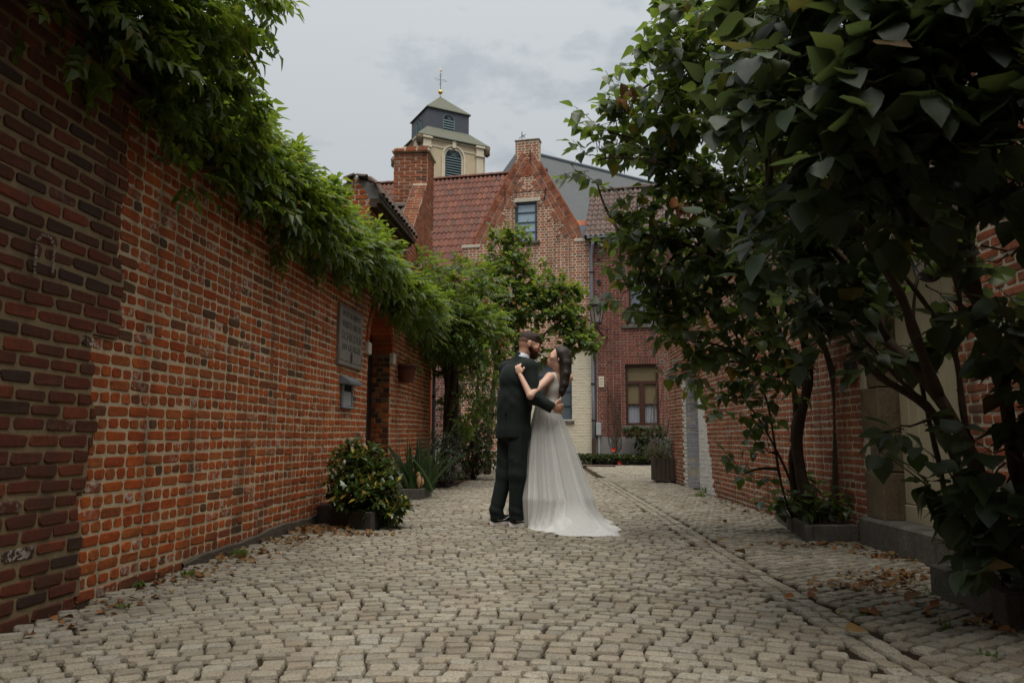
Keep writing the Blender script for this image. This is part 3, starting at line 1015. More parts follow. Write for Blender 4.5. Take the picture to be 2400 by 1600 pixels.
sb.prism([(p[0], p[1]) for p in prof], frx, PE0 + 0.01, 11.25)
sb.build('mortar_bed', M['render_grey'], saddle)
ev = MB(); ev.box(PE0 - .02, 11.2, 0.01, 0.16, 3.74, 3.80, fr); ev.box(PE0 - .02, 11.2, 0.01, 0.10, 3.69, 3.74, fr); ev.build('eave_board', M['bark'], saddle)
pcs = []
def saddle_tile(seed):
    r_ = random.Random(seed); v = []; f = []
    for k in (0, 1):
        for i in range(5):
            t_ = i / 4 - .5
            zz = 0.035 * math.cos(t_ * PI) + (0.012 if k == 0 else 0)
            v.append((t_ * .17, (k - .5) * .26, zz + r_.uniform(-.003, .003))); v.append((t_ * .17, (k - .5) * .26, zz - .018))
    for i in range(4):
        a, b_ = 2 * i, 2 * i + 2
        f += [(a, b_, 10 + b_, 10 + a), (b_ + 1, b_, a, a + 1), (a + 1, 10 + a + 1, 10 + b_ + 1, b_ + 1), (10 + a + 1, 10 + a, 10 + b_, 10 + b_ + 1)]
    f += [(0, 1, 11, 10), (8, 18, 19, 9)]
    return Var(v, f, M['tile_old'], 'roof_tile')
STV = [saddle_tile(k) for k in range(5)]
k = PE0 - .02
while k < 11.2:
    for a in (20, 48, 78, 104):
        ar = R(a)
        cx, cz = -0.17 + 0.335 * math.cos(ar), 3.80 + 0.285 * math.sin(ar)
        rad = LN * math.cos(ar) + np.array([0, 0, math.sin(ar)])
        tan = -LN * math.sin(ar) + np.array([0, 0, math.cos(ar)])
        P = LO + LN * cx + LU * (k + random.uniform(-.01, .01)) + np.array([0, 0, cz + random.uniform(-.006, .006)])
        pcs.append((random.choice(STV), frame(P, LU, tan * .52, rad), .17))
    k += .165
place(pcs, 'roof_tile', saddle, 60)

# door leaf in the left doorway
door = empty('wooden_door', tuple(LO + LU * du - LN * .3), 'nearly black wooden door deep in the arched doorway', 'door')
for i in range(7):
    dm = MB()
    a0_, a1_ = DOOR0 + (DOOR1 - DOOR0) * i / 7 + .004, DOOR0 + (DOOR1 - DOOR0) * (i + 1) / 7 - .004
    hh = 1.95 + math.sqrt(max(0.0, 1 - (((a0_ + a1_) / 2 - du) / dh) ** 2)) * dh * .95 - 0.01
    dm.bbox(a0_, a1_, -.30, -.26, .10, hh, fr)
    dm.build('plank', M['door_dark'], door)
dm = MB(); dm.bbox(DOOR0 + .10, DOOR0 + .16, -.26, -.235, 1.70, 1.86, fr); dm.build('intercom', M['bluestone'], door)
dm = MB(); dm.bbox(DOOR0 + .115, DOOR0 + .145, -.234, -.23, 1.72, 1.84, fr); dm.build('intercom_plate', M['pale_stone'], door)

# commemorative plaque
plq = empty('stone_plaque', tuple(LO + LU * 8.3 + np.array([0, 0, 1.9])), 'grey stone plaque with carved dark lettering left of the doorway', 'plaque')
pa, pb, pz0, pz1 = 8.00 / LU[1], 8.88 / LU[1], 1.60, 2.27
pm = MB(); pm.bbox(pa, pb, -.01, .035, pz0, pz1, fr, c=.006); pm.build('slab', M['plaque_stone'], plq)
for (x0, x1, z0, z1) in ((pa + .02, pb - .02, pz1 - .03, pz1 - .024), (pa + .02, pb - .02, pz0 + .05, pz0 + .056), (pa + .02, pa + .026, pz0 + .056, pz0 + .18), (pb - .026, pb - .02, pz0 + .056, pz0 + .18)):
    pm = MB(); pm.box(x0, x1, .030, .038, z0, z1, fr); pm.build('border_line', M['letter_dark'], plq)
em = MB()
for k in range(3):
    pts = [LO + LU * ((pa + pb) / 2 + (.035 - .011 * k) * math.cos(a)) + LN * .037 + np.array([0, 0, pz0 + .105 + (.065 - .018 * k) * math.sin(a)]) for a in np.linspace(0, 2 * PI, 17)]
    em.tube(pts, .004, 4)
em.build('emblem', M['letter_dark'], plq)
def text_part(txt, size, P, ux, n, mat, parent, name='lettering', sx=1.0, ext=0.002):
    cu = bpy.data.curves.new(name, 'FONT')
    cu.body = txt; cu.size = size; cu.extrude = ext; cu.align_x = 'CENTER'; cu.align_y = 'CENTER'; cu.resolution_u = 2
    cu.space_character = 1.05
    tmp = bpy.data.objects.new('t', cu)
    COL.objects.link(tmp)
    dg = bpy.context.evaluated_depsgraph_get()
    me = bpy.data.meshes.new_from_object(tmp.evaluated_get(dg))
    bpy.data.objects.remove(tmp)
    me.name = name
    Mx = Matrix(frame(np.array(P) - origin(root_of(parent)), np.array(ux) * sx, [0, 0, 1], n).tolist())
    me.transform(Mx)
    me.materials.clear(); me.materials.append(M[mat])
    return link(name, me, parent)
for i, (tx, zc, sz, sxx) in enumerate((('IN DIT BEGIJNHOF', pz1 - .095, .098, .80), ('WERKTE HIER DE', pz1 - .215, .105, .84), ('SCHILDER', pz1 - .345, .125, 1.30), ('JAN GEORGES', pz1 - .465, .105, 1.0))):
    # reading direction on this wall runs away from the camera
    text_part(tx, sz, LO + LU * ((pa + pb) / 2) + LN * .0355 + np.array([0, 0, zc]), LU, LN, 'letter_dark', plq, sx=sxx)

# recessed letter box niche
mbx = empty('letter_box', tuple(LO + LU * 8.4 + np.array([0, 0, 1.3])), 'grey stone letter niche with small sloping hood under the plaque', 'letter box')
pm = MB(); pm.bbox(8.22, 8.62, -.0, .045, 1.13, 1.16, fr); pm.bbox(8.22, 8.27, 0, .03, 1.16, 1.40, fr); pm.bbox(8.57, 8.62, 0, .03, 1.16, 1.40, fr); pm.build('surround', M['zinc'], mbx)
pm = MB(); pm.bbox(8.27, 8.57, 0, .020, 1.16, 1.325, fr); pm.build('flap', M['plastic_box'], mbx)
pm = MB(); pm.box(8.27, 8.57, 0, .012, 1.325, 1.40, fr); pm.build('slot', M['black_void'], mbx)
pm = MB(); frp = Matrix(frame(LO, LN, LU, [0, 0, 1]).tolist()); pm.prism([(0, 1.40), (.11, 1.40), (.115, 1.43), (.015, 1.49), (0, 1.49)], frp, 8.17, 8.68); pm.build('hood', M['zinc'], mbx)

# hanging flower pot
pp = LO + LU * 10.95 + LN * .12
pot = empty('flower_pot', (pp[0], pp[1], 1.60), 'dark terracotta pot with trailing green plant fixed to the left wall', 'flower pot')
pm = MB(); pm.lathe([(.085, 1.60), (.10, 1.62), (.135, 1.83), (.145, 1.83), (.15, 1.87), (.13, 1.87), (.125, 1.85)], 20, (pp[0], pp[1], 0)); pm.build('pot', M['terracotta'], pot, True)
pm = MB(); pm.lathe([(.128, 1.845), (.001, 1.852)], 16, (pp[0], pp[1], 0)); pm.build('soil', M['soil'], pot)
pm = MB(); pm.tube([pp + np.array([0, 0, 1.80]) - LN * .12, pp + np.array([0, 0, 1.80]) + LN * -.0], .008, 6); pm.tube([pp + np.array([.14 * math.cos(a), .14 * math.sin(a), 1.80]) for a in np.linspace(0, 2 * PI, 17)], .006, 5); pm.build('bracket', M['iron'], pot)

# ------------------------------------------------------------------ further left: low garden wall behind the shrubs
gw = empty('brick_wall', (-2.0, 17, 0), 'shaded brick garden wall behind the shrubs left of the couple', 'wall')
p0 = np.array([lx(13.3) - .02, 13.32, 0.0]); p1 = np.array([-2.35, 21.8, 0.0])
gu = (p1 - p0); gl = np.linalg.norm(gu); gu /= gl; gn = np.array([gu[1], -gu[0], 0])
course_wall(gw, p0, gu, gn, 0.0, gl, -0.04, 2.6, 0.07, 0.182, 0.083, 0.0145, 'english', 'brick_orange', 'mortar_warm', 0.3, None, D=0.01, ind=60, seed=12, oct_=False, nvar=5)
# end pier of the long wall, with down pipe
dp = empty('down_pipe', tuple(LO + LU * 13.42), 'thin grey down pipe at the far end of the long left wall', 'pipe')
pm = MB(); q = LO + LU * 13.36 + LN * .07; pm.tube([q + np.array([0, 0, 0.0]), q + np.array([0, 0, 2.75])], .03, 8); pm.build('pipe', M['zinc'], dp, True)
for zz in (.5, 1.5, 2.4):
    pm = MB(); pm.tube([q + np.array([0, 0, zz]), q + np.array([0, 0, zz + .05])], .036, 8); pm.build('pipe_clip', M['iron'], dp)

# ------------------------------------------------------------------ right wall with door and white-reveal gateway
right = empty('brick_wall', (rx(6), 6.0, 0), 'tall brick wall along the right side with red bricks and pale joints', 'wall')
RD0, RD1 = 4.60, 5.68          # door opening
GA0, GA1 = 11.72, 12.60        # gateway
RTOP = 3.55
REND = 14.1
def r_allowed(v):
    iv = [(-2.5, REND)]
    if v < 2.30: iv = sub_iv(iv, RD0, RD1 + .30)
    h = arch_half(v, 1.75, (GA1 - GA0) / 2, .36)
    if h > 0: iv = sub_iv(iv, (GA0 + GA1) / 2 - h, (GA0 + GA1) / 2 + h)
    return iv
def r_mat(u, v, r):
    # white painted wedge beside the gateway
    if u < GA0 and u > 10.70 + 0.12 + (v) * 0.42 + .015 * math.sin(v * 31) and v < 1.55: return 1
    if GA1 < u < 12.9 and v < 1.8: return 1
    return 0
course_wall(right, RO, RU, RN, -2.5, REND, -0.04, RTOP, 0.0625, 0.192, 0.089, 0.015, 'english', ['brick_right', 'white_brick'], 'mortar_pale', 0.38,
            r_allowed, D=0.0045, ind=300, seed=21, nvar=12, wob=0.004, rag=0.003, mat_of=r_mat)
# white skin on the wedge joints
frr = Matrix(frame(RO, RU, RN, [0, 0, 1]).tolist())
wd = MB(); wd.prism([(10.86, 0.02), (11.715, 0.02), (11.715, 1.5), (11.47, 1.5)], frr, 0.0, .004); wd.build('whitewash', M['white_brick'], right)
# far reveal of the gateway (whitewashed, shade put into its brick colour, faces the camera) and lintel boards
jo = RO + RU * (GA1 + .004)
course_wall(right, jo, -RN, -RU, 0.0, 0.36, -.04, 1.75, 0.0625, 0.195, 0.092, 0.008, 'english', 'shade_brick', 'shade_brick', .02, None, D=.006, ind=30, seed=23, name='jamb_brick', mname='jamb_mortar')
arch_ring(right, RO, RU, RN, (GA0 + GA1) / 2, 1.75, (GA1 - GA0) / 2, .36, .19, 24, 'brick_right', back=.3, D=.016)
gd = empty('gate_shutter', tuple(RO + RU * 12.2), 'dark slatted boards filling the arched head of the gateway', 'shutter')
for i in range(9):
    pm = MB(); zz = 1.28 + i * .085
    h = arch_half(zz + .04, 1.75, .44, .36)
    if h > .05:
        pm.bbox((GA0 + GA1) / 2 - h, (GA0 + GA1) / 2 + h - .01, -.22 , -.19, zz, zz + .075, frr, c=.006)
        pm.build('slat', M['door_dark'], gd)
# eave of the right hand house: boards and old tiles
reave = empty('tiled_eave', (rx(6), 6, RTOP), 'projecting eave with old roof tiles on top of the right wall', 'roof')
pm = MB(); pm.bbox(-2.5, REND + .1, -.30, .16, RTOP + .003, RTOP + .05, frr); pm.bbox(-2.5, REND + .1, .10, .17, RTOP - .07, RTOP, frr); pm.build('eave_board', M['bark'], reave)
TV = [pantile('tile_old', .24, .36, 6)]
pcs = []
for i in range(int((REND + 2.5) / .23)):
    for j in range(9):
        s_ = j * .30
        nrm = np.array([0, 0, math.cos(R(42))]) + RN * math.sin(R(42))
        up_ = np.array([0, 0, math.sin(R(42))]) - RN * math.cos(R(42))
        P = RO + RU * (-2.4 + i * .23) + RN * .17 + np.array([0, 0, RTOP + .09]) + up_ * (s_ + .15)
        pcs.append((TV[0], frame(P, RU, up_, nrm), .23))
place(pcs, 'roof_tile', reave, 80)
pm = MB(); pm.prism([(.15, RTOP + .052), (-1.85, RTOP + 1.85), (-3.8, RTOP + 0.1)], Matrix(frame(RO, RN, RU, [0, 0, 1]).tolist()), -2.5, REND); pm.build('roof_deck', M['bark'], reave)
# door, stone jambs, lintel, step
rj = empty('door_surround', tuple(RO + RU * 5.6), 'yellowish sandstone jambs and lintel round the cream door', 'door frame')
zz = 0.2
sizes = [.36, .30, .34, .28, .36, .30, .22]
for i, s_ in enumerate(sizes):
    pm = MB(); wd_ = .18 + (.12 if i % 2 == 0 else 0.0)
    pm.bbox(RD1, RD1 + wd_, -.38, .014, zz, zz + s_ - .004, frr, c=.01); pm.build('stone_block', M['sandstone'], rj)
    if i % 2: 
        pm = MB(); pm.box(RD1 + wd_ + .002, RD1 + .30, -.38, 0.0, zz, zz + s_, frr); pm.build('mortar', M['mortar_pale'], rj)
    zz += s_
pm = MB(); pm.bbox(RD0 - .2, RD1 + .30, -.38, .02, 2.17, 2.36, frr, c=.01); pm.build('lintel', M['sandstone'], rj)
cd = empty('panelled_door', tuple(RO + RU * 5.1 - RN * .14), 'cream painted plank door in the right wall behind the lilac stems', 'door')
for i in range(8):
    pm = MB(); a = RD0 + (RD1 - RD0) * i / 8; b_ = RD0 + (RD1 - RD0) * (i + 1) / 8
    pm.bbox(a + .002, b_ - .002, -.19, -.145, .33, 2.17, frr, c=.007); pm.build('plank', M['door_cream'], cd)
pm = MB(); pm.bbox(RD0, RD1, -.19, -.138, .20, .325, frr, c=.006); pm.build('bottom_rail', M['door_cream'], cd)
pm = MB(); pm.tube([RO + RU * (RD0 + .08) - RN * .14 + np.array([0, 0, 1.12]), RO + RU * (RD0 + .08) - RN * .09 + np.array([0, 0, 1.12])], .01, 8)
pm.tube([RO + RU * (RD0 + .08) - RN * .09 + np.array([0, 0, 1.12]), RO + RU * (RD0 + .2) - RN * .09 + np.array([0, 0, 1.12])], .01, 8); pm.build('handle', M['iron'], cd)
st = MB(); st.bbox(4.70, 5.98, -.30, .085, -.02, .205, frr, c=.015)
stp = st.build('door_step', M['bluestone']); tag(stp, 'long worn bluestone step below the cream door', 'step')
bb = empty('door_bell', tuple(RO + RU * 6.12 + np.array([0, 0, 1.3])), 'small black box mounted on the brick beside the stone jamb', 'bell box')
pm = MB(); pm.bbox(6.02, 6.16, 0.0, .06, 1.27, 1.45, frr); pm.build('case', M['iron'], bb)
pm = MB(); pm.bbox(6.05, 6.13, .06, .066, 1.36, 1.43, frr, c=.002); pm.build('cover', M['canvas_black'], bb)

# lantern on the right wall
wl = RO + RU * 4.56 + RN * .16
wlan = empty('wall_lantern', (wl[0], wl[1], 1.8), 'dark iron wall lantern on the right wall above the near lilac', 'lantern')
pm = MB()
for k in range(4):
    a = PI / 4 + k * PI / 2
    pm.tube([(wl[0] + .085 * math.cos(a), wl[1] + .085 * math.sin(a), 1.83), (wl[0] + .12 * math.cos(a), wl[1] + .12 * math.sin(a), 2.02)], .007, 5)
pm.lathe([(.03, 1.78), (.09, 1.82), (.095, 1.84)], 4, (wl[0], wl[1], 0), rot=PI / 4)
pm.lathe([(.125, 2.02), (.13, 2.035), (.06, 2.11), (.02, 2.16), (.012, 2.2)], 4, (wl[0], wl[1], 0), rot=PI / 4)
pm.build('frame', M['iron'], wlan)
pm = MB(); pm.lathe([(.083, 1.84), (.117, 2.02)], 4, (wl[0], wl[1], 0), rot=PI / 4); pm.build('glass', M['lantern_glass'], wlan)
pm = MB(); pts = [wl + np.array([0, 0, 2.2]) , wl + np.array([0, 0, 2.28]) - RN * .04, wl + np.array([0, 0, 2.26]) - RN * .12, wl + np.array([0, 0, 2.12]) - RN * .16]
pm.tube(pts, .012, 6); pm.build('bracket', M['iron'], wlan)
# ------------------------------------------------------------------ end of the lane: two brick houses, seen square on but turned 13 degrees
HA = R(13)
HU = np.array([math.cos(HA), -math.sin(HA), 0.0]); HN = np.array([-math.sin(HA), -math.cos(HA), 0.0])
J0 = at(1390, 1021, 22.7)
HO = np.array([J0.x, 22.7, 0.0])
Z3 = np.array([0, 0, 1.0])
def hs(px, py):
    """(s along the facade, height) of a facade feature"""
    r = ray(px, py)
    k = (HO[0] * HN[0] + HO[1] * HN[1]) / (r[0] * HN[0] + r[1] * HN[1])
    P = np.array([r[0] * k, r[1] * k, 0])
    return float(np.dot(P - HO, HU)), CAM_H + r[2] * k
frh = Matrix(frame(HO, HU, -HN, Z3).tolist())       # x along, y into the house, z up
GH = empty('gabled_house', tuple(HO + HU * -2.0), 'tall brick gable house with stubby chimney and red tile roof at lane end', 'house')
sL, _ = hs(1083, 700); sR = -0.02
cl, ctop = hs(1208, 333); cr, _ = hs(1263, 333)
_, zc0 = hs(1208, 383)
_, zk = hs(1095, 573)
kl, _ = hs(1108, 573); kr, _ = hs(1372, 560)
_, zled = hs(1300, 815)
wl_, wt = hs(1207, 475); wr_, wb = hs(1259, 565)
gl_, gt_ = hs(1256, 848); gr_, gb_ = hs(1341, 985)
sC, _ = hs(1228, 900)
def gable_iv(v):
    if v > ctop: return []
    if v > zc0: return [(cl, cr)]
    if v > zk:
        t_ = (v - zk) / (zc0 - zk)
        iv = [(kl + (cl - kl) * t_, kr + (cr - kr) * t_)]
    else:
        iv = [(sL, sR if v > zled else sC)]
    if wb < v < wt: iv = sub_iv(iv, wl_, wr_)
    if wt <= v < wt + .13: iv = sub_iv(iv, wl_ - .14, wr_ + .11)
    return iv
course_wall(GH, HO, HU, -HN * -1, sL, sR, zled - int(zled / .085) * .085, ctop, 0.085, 0.200, 0.095, 0.030, 'english', 'brick_gable', 'mortar_pale', 0.34, gable_iv, D=0.004, ind=300, seed=31, oct_=False, nvar=8, wob=.003, rag=.004)
# raking brick bands (tumbled-in brickwork along both rakes)
pcs = []
bv = [Var(MBbox(.17, .055, .016), BOXF, M['brick_gable'], 'tumbled_brick')]
rr = random.Random(5)
bk_ = []
for side in (0, 1):
    x0, x1 = (kl, cl) if side == 0 else (kr, cr)
    dx, dz = x1 - x0, zc0 - zk
    L_ = math.hypot(dx, dz)
    du_ = np.array([dx / L_, dz / L_]); nn = np.array([du_[1], -du_[0]]) * (1 if side == 0 else -1)
    for tri in range(5):
        qa, qb = (tri + .12) * L_ / 5.0 - .04, (tri + .12) * L_ / 5.0 + 12 * .075 + .04
        A_, B_ = np.array([x0, zk]) + du_ * qa + nn * .0, np.array([x0, zk]) + du_ * qb + nn * .0
        C_ = np.array([x0, zk]) + du_ * (qa + qb) / 2 + nn * .74
        bk_.append((A_, B_, C_))
        base = (tri + .12) * L_ / 5.0
        for i in range(13):
            q = base + i * .075
            ext = (0.62 * (1 - abs(i - 6) / 7))
            m_ = int(ext / .19)
            for j in range(m_ + 1):
                c_ = np.array([x0, zk]) + du_ * q + nn * (.10 + j * .19)
                P = HO + HU * c_[0] + Z3 * c_[1] + HN * .004
                a = nn
                pcs.append((bv[0], frame(P, HU * a[0] + Z3 * a[1], HU * -a[1] + Z3 * a[0], HN), .17))
place(pcs, 'tumbled_brick', GH, 60)
b = MB()
for A_, B_, C_ in bk_: b.prism([tuple(A_), tuple(B_), tuple(C_)], frh, -.0075, .0)
b.build('tumbling_mortar', M['mortar_pale'], GH, kind='stuff')
b = MB()
for side in (0, 1):
    x0, x1 = (kl, cl) if side == 0 else (kr, cr)
    sg = -1 if side == 0 else 1
    pts = [(x0 + sg * .0, zk - .02), (x1, zc0), (x1 + sg * .05, zc0 + .0), (x0 + sg * .06, zk - .02)]
    if side == 1: pts = pts[::-1]
    b.prism(pts, frh, -.02, .36)
b.build('gable_coping', M['brick_gable'], GH)
b = MB()
b.bbox(kr - .35, sR + .03, -.03, .3, zk - .12, zk - .02, frh); b.bbox(sL - .03, kl + .25, -.03, .3, zk - .12, zk - .02, frh)
b.bbox(wl_ - .14, wr_ + .11, -.02, .2, wt + .0, wt + .13, frh)
b.build('lintel_stone', M['pale_stone'], GH)
b = MB(); b.bbox(wl_ - .02, wr_ + .10, -.07, .2, wb - .08, wb, frh); b.build('window_sill', M['bluestone'], GH)
b = MB(); b.bbox(cl - .03, cr + .03, -.03, .37, ctop - .0, ctop + .07, frh, c=.03); b.build('chimney_cap', M['mortar_grey'], GH)
def window(parent, s0, s1, z0, z1, rows, cols, fm, gm, dep=.10, fw=.055, bar=.03, name='window'):
    f_ = MB()
    for q in ((s0, s0 + fw, z0, z1), (s1 - fw, s1, z0, z1), (s0 + fw, s1 - fw, z0, z0 + fw), (s0 + fw, s1 - fw, z1 - fw, z1)):
        f_.bbox(q[0], q[1], dep - .05, dep + .03, q[2], q[3], frh, c=.004)
    for i in range(1, rows):
        z_ = z0 + (z1 - z0) * i / rows
        f_.box(s0 + fw, s1 - fw, dep - .03, dep + .02, z_ - bar / 2, z_ + bar / 2, frh)
    for i in range(1, cols):
        x_ = s0 + (s1 - s0) * i / cols
        f_.box(x_ - bar / 2, x_ + bar / 2, dep - .031, dep + .021, z0 + fw, z1 - fw, frh)
    wdw = f_.build(name, M[fm], parent)
    for i in range(rows):
        for j in range(cols):
            xa = s0 + (s1 - s0) * j / cols + (fw if j == 0 else bar / 2); xb = s0 + (s1 - s0) * (j + 1) / cols - (fw if j == cols - 1 else bar / 2)
            za = z0 + (z1 - z0) * i / rows + (fw if i == 0 else bar / 2); zb = z0 + (z1 - z0) * (i + 1) / rows - (fw if i == rows - 1 else bar / 2)
            g_ = MB(); g_.box(xa + .001, xb - .001, dep, dep + .006, za + .001, zb - .001, frh)
            g_.build('pane', M[gm], wdw)
    return wdw
window(GH, wl_ + .02, wr_ - .02, wb + .01, wt - .01, 4, 1, 'frame_blue', 'glass_pale')
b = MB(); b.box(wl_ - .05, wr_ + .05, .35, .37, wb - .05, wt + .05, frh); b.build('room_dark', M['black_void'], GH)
# cream painted ground floor: painted courses stay visible as relief
def cream_iv(v):
    iv = [(sC + .003, sR)]
    if gb_ < v < gt_: iv = sub_iv(iv, gl_, gr_)
    return iv
course_wall(GH, HO, HU, HN, sC + .003, sR, -.04, zled - .08, 0.085, 0.205, 0.10, 0.018, 'english', 'cream_paint', 'cream_paint', 0.36, cream_iv, D=0.006, ind=40, seed=33, oct_=False, nvar=4, name='painted_brick', mname='painted_wall')
b = MB(); b.bbox(sC, sR, -.05, .3, zled - .078, zled - .002, frh); b.build('ledge', M['sandstone'], GH)
window(GH, gl_, gr_, gb_, gt_, 4, 2, 'frame_blue', 'window_glass', .14)
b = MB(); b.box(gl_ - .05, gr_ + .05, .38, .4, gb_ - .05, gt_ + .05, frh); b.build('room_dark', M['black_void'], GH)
b = MB(); b.bbox(gl_ - .05, gr_ + .07, -.06, .13, gb_ - .09, gb_, frh); b.build('window_sill', M['bluestone'], GH)
b = MB()
for px, py in ((1243, 366), (1184, 461), (1276, 455)):
    s_, z_ = hs(px, py)
    b.tube([frh @ Vector((s_, -.03, z_ - .2)), frh @ Vector((s_ + (.05 if px > 1250 else 0), -.03, z_ + .2))], .016, 6)
b.build('wall_anchor', M['iron'], GH)
b = MB(); s_, z_ = hs(1222, 330)
q = frh @ Vector((s_, .1, z_ + .0))
b.tube([q, q + Vector((0, 0, .35))], .012, 5); b.tube([q + Vector((-.1, 0, .12)), q + Vector((.12, 0, .25))], .012, 5); b.tube([q + Vector((-.02, 0, .24)), q + Vector((.1, 0, .14))], .012, 5)
b.build('roof_finial', M['iron'], GH)
# body of the house behind and its left wing
sW0, _ = hs(700, 700)
_, zev = hs(1040, 628)
course_wall(GH, HO - HN * .02, HU, HN, hs(1000, 700)[0], sL - .002, .75, zev - .05, 0.085, 0.200, 0.095, 0.022, 'english', 'brick_red', 'mortar_grey', 0.28, None, D=.005, ind=40, seed=37, oct_=False, nvar=4, name='wing_brick', mname='wing_mortar')
b = MB(); b.box(sW0, hs(1000, 700)[0] - .002, .02, .3, .75, zev - .05, frh); b.build('wing_wall', M['brick_gable'], GH)
b = MB(); b.bbox(sW0, sL - .002, -.01, .28, -.04, .748, frh); b.build('wing_plinth', M['render_grey'], GH)
b = MB(); b.bbox(sW0, sL, -.16, -.04, zev - .10, zev - .02, frh); b.build('gutter', M['zinc'], GH)
# main tiled roof, ridge parallel to the facade
P52 = R(50)
srr, _ = hs(1232, 400)
def tiled(root, s0, s1, z0, rows, mat, pitch_, cw, rh, y0, off=0.0, ind=300, amp=.028):
    tv = pantile(mat, cw * 1.12, rh * 1.18, 6, amp)
    up_ = -HN * math.cos(pitch_) + Z3 * math.sin(pitch_)
    nr = HN * math.sin(pitch_) + Z3 * math.cos(pitch_)
    pcs = []
    n_ = int((s1 - s0) / cw)
    for j in range(rows):
        for i in range(n_):
            P = HO + HU * (s0 + (i + .5) * cw + random.uniform(-.004, .004)) - HN * y0 + Z3 * z0 + up_ * (j + .5) * rh + nr * random.uniform(0, .008)
            a_ = random.uniform(-.02, .02)
            pcs.append((tv, frame(P, HU + up_ * a_, up_ - HU * a_, nr), .2))
    place(pcs, 'roof_tile', root, ind)
    dk_ = MB()
    L_ = rows * rh
    A = [(s0, y0 + .02, z0 - .06), (s1, y0 + .02, z0 - .06), (s1, y0 + .02 + L_ * math.cos(pitch_), z0 - .06 + L_ * math.sin(pitch_)), (s0, y0 + .02 + L_ * math.cos(pitch_), z0 - .06 + L_ * math.sin(pitch_))]
    yr = A[2][1]; zr = A[2][2]
    B = [(s1, yr * 2 - y0, z0 - .06), (s0, yr * 2 - y0, z0 - .06)]
    vs = [frh @ Vector(p) for p in A + B]
    dk_.add(vs, [(0, 1, 2, 3), (3, 2, 4, 5), (0, 3, 5), (1, 4, 2), (0, 5, 4, 1)])
    dk_.build('roof_deck', M['bark'], root)
    # ridge tiles
    k = s0
    pr = []
    rv = []
    for i in range(7):
        a = PI * i / 6
        rv.append((-.19, .10 * math.cos(a), .09 * math.sin(a)))
    for i in range(7):
        a = PI * i / 6
        rv.append((.19, .115 * math.cos(a), .105 * math.sin(a)))
    rf = [(i, i + 1, 8 + i, 7 + i) for i in range(6)] + [tuple(range(6, -1, -1)), tuple(range(7, 14))]
    V_ = Var(rv, rf, M[mat], 'ridge_tile')
    while k < s1:
        P = HO + HU * (k + .17) - HN * yr + Z3 * (zr + .07)
        pr.append((V_, frame(P, HU, -HN, Z3), .3))
        k += .345
    place(pr, 'ridge_tile', root, 40)
    return yr, zr
tiled(GH, sW0, srr, zev, 14, 'tile_red', P52, .168, .40, -.10, ind=300)
# skylight-less dark gap behind the gable so the attic is not see-through
# ------------------------------------------------------------------ red brick house on the right
RH = empty('red_brick_house', tuple(HO + HU * 2.0), 'dark red brick house with brown tiled roof right of the gable house', 'house')
s1_, _ = hs(1720, 700)
_, ze2 = hs(1420, 562)
ul, ut = hs(1472, 635); ur, ub = hs(1546, 757)
ll, lt = hs(1464, 854); lr, lb = hs(1546, 996)
_, zpl = hs(1440, 1024)
def rh_iv(v):
    iv = [(0.0, s1_)]
    if ub < v < ut: iv = sub_iv(iv, ul, ur)
    if lb < v < lt: iv = sub_iv(iv, ll, lr)
    if lt <= v < lt + .2: iv = sub_iv(iv, ll - .03, lr + .03)
    return iv
course_wall(RH, HO, HU, HN, 0, s1_, zpl, ze2, 0.085, 0.20, 0.098, 0.018, 'english', 'brick_red', 'mortar_grey', 0.34, rh_iv, D=0.007, ind=260, seed=41, oct_=False, nvar=8, wob=.002)
b = MB(); b.bbox(0.0, s1_, -.03, .3, -.04, zpl - .002, frh); b.build('plinth', M['render_grey'], RH)
pcs = []
n_ = 14
bvv = Var(MBbox((lr - ll + .06) / n_ - .018, .185, .06), BOXF, M['brick_red'], 'lintel_brick')
for i in range(n_):
    P = HO + HU * (ll - .03 + (lr - ll + .06) * (i + .5) / n_) + Z3 * (lt + .10) + HN * -.045
    pcs.append((bvv, frame(P, HU, Z3, HN), .18))
place(pcs, 'lintel_brick', RH, 60)
b = MB(); b.box(ll - .03, lr + .03, .0, .3, lt + .001, lt + .2, frh); b.build('lintel_mortar', M['mortar_grey'], RH)
b = MB(); b.bbox(ul - .22, ur + .12, -.07, .12, ub - .13, ub - .01, frh); b.build('window_sill', M['bluestone'], RH)
b = MB(); b.bbox(ll - .10, lr + .05, -.07, .12, lb - .12, lb - .01, frh); b.build('window_sill', M['bluestone'], RH)
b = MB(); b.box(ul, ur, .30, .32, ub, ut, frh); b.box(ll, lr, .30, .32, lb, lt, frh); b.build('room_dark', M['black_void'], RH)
window(RH, ul, ur, ub, ut, 1, 2, 'wood_frame', 'window_glass', .12, .06, .06)
def curtain(parent, s0, s1, z0, z1, mat, folds=9, y=.20, amp=.012):
    m_ = MB(); n = folds * 6
    vs = []
    for i in range(n + 1):
        t_ = i / n
        yy = y + amp * math.sin(t_ * folds * 2 * PI)
        for z_ in (z0, z1): vs.append(frh @ Vector((s0 + (s1 - s0) * t_, yy, z_)))
    m_.add(vs, [(2 * i, 2 * i + 2, 2 * i + 3, 2 * i + 1) for i in range(n)])
    return m_.build('curtain' if mat == 'curtain' else 'blind', M[mat], parent, True)
curtain(RH, ul + .03, ur - .03, ub + .03, ut - .03, 'curtain', 7, .125 + .02)
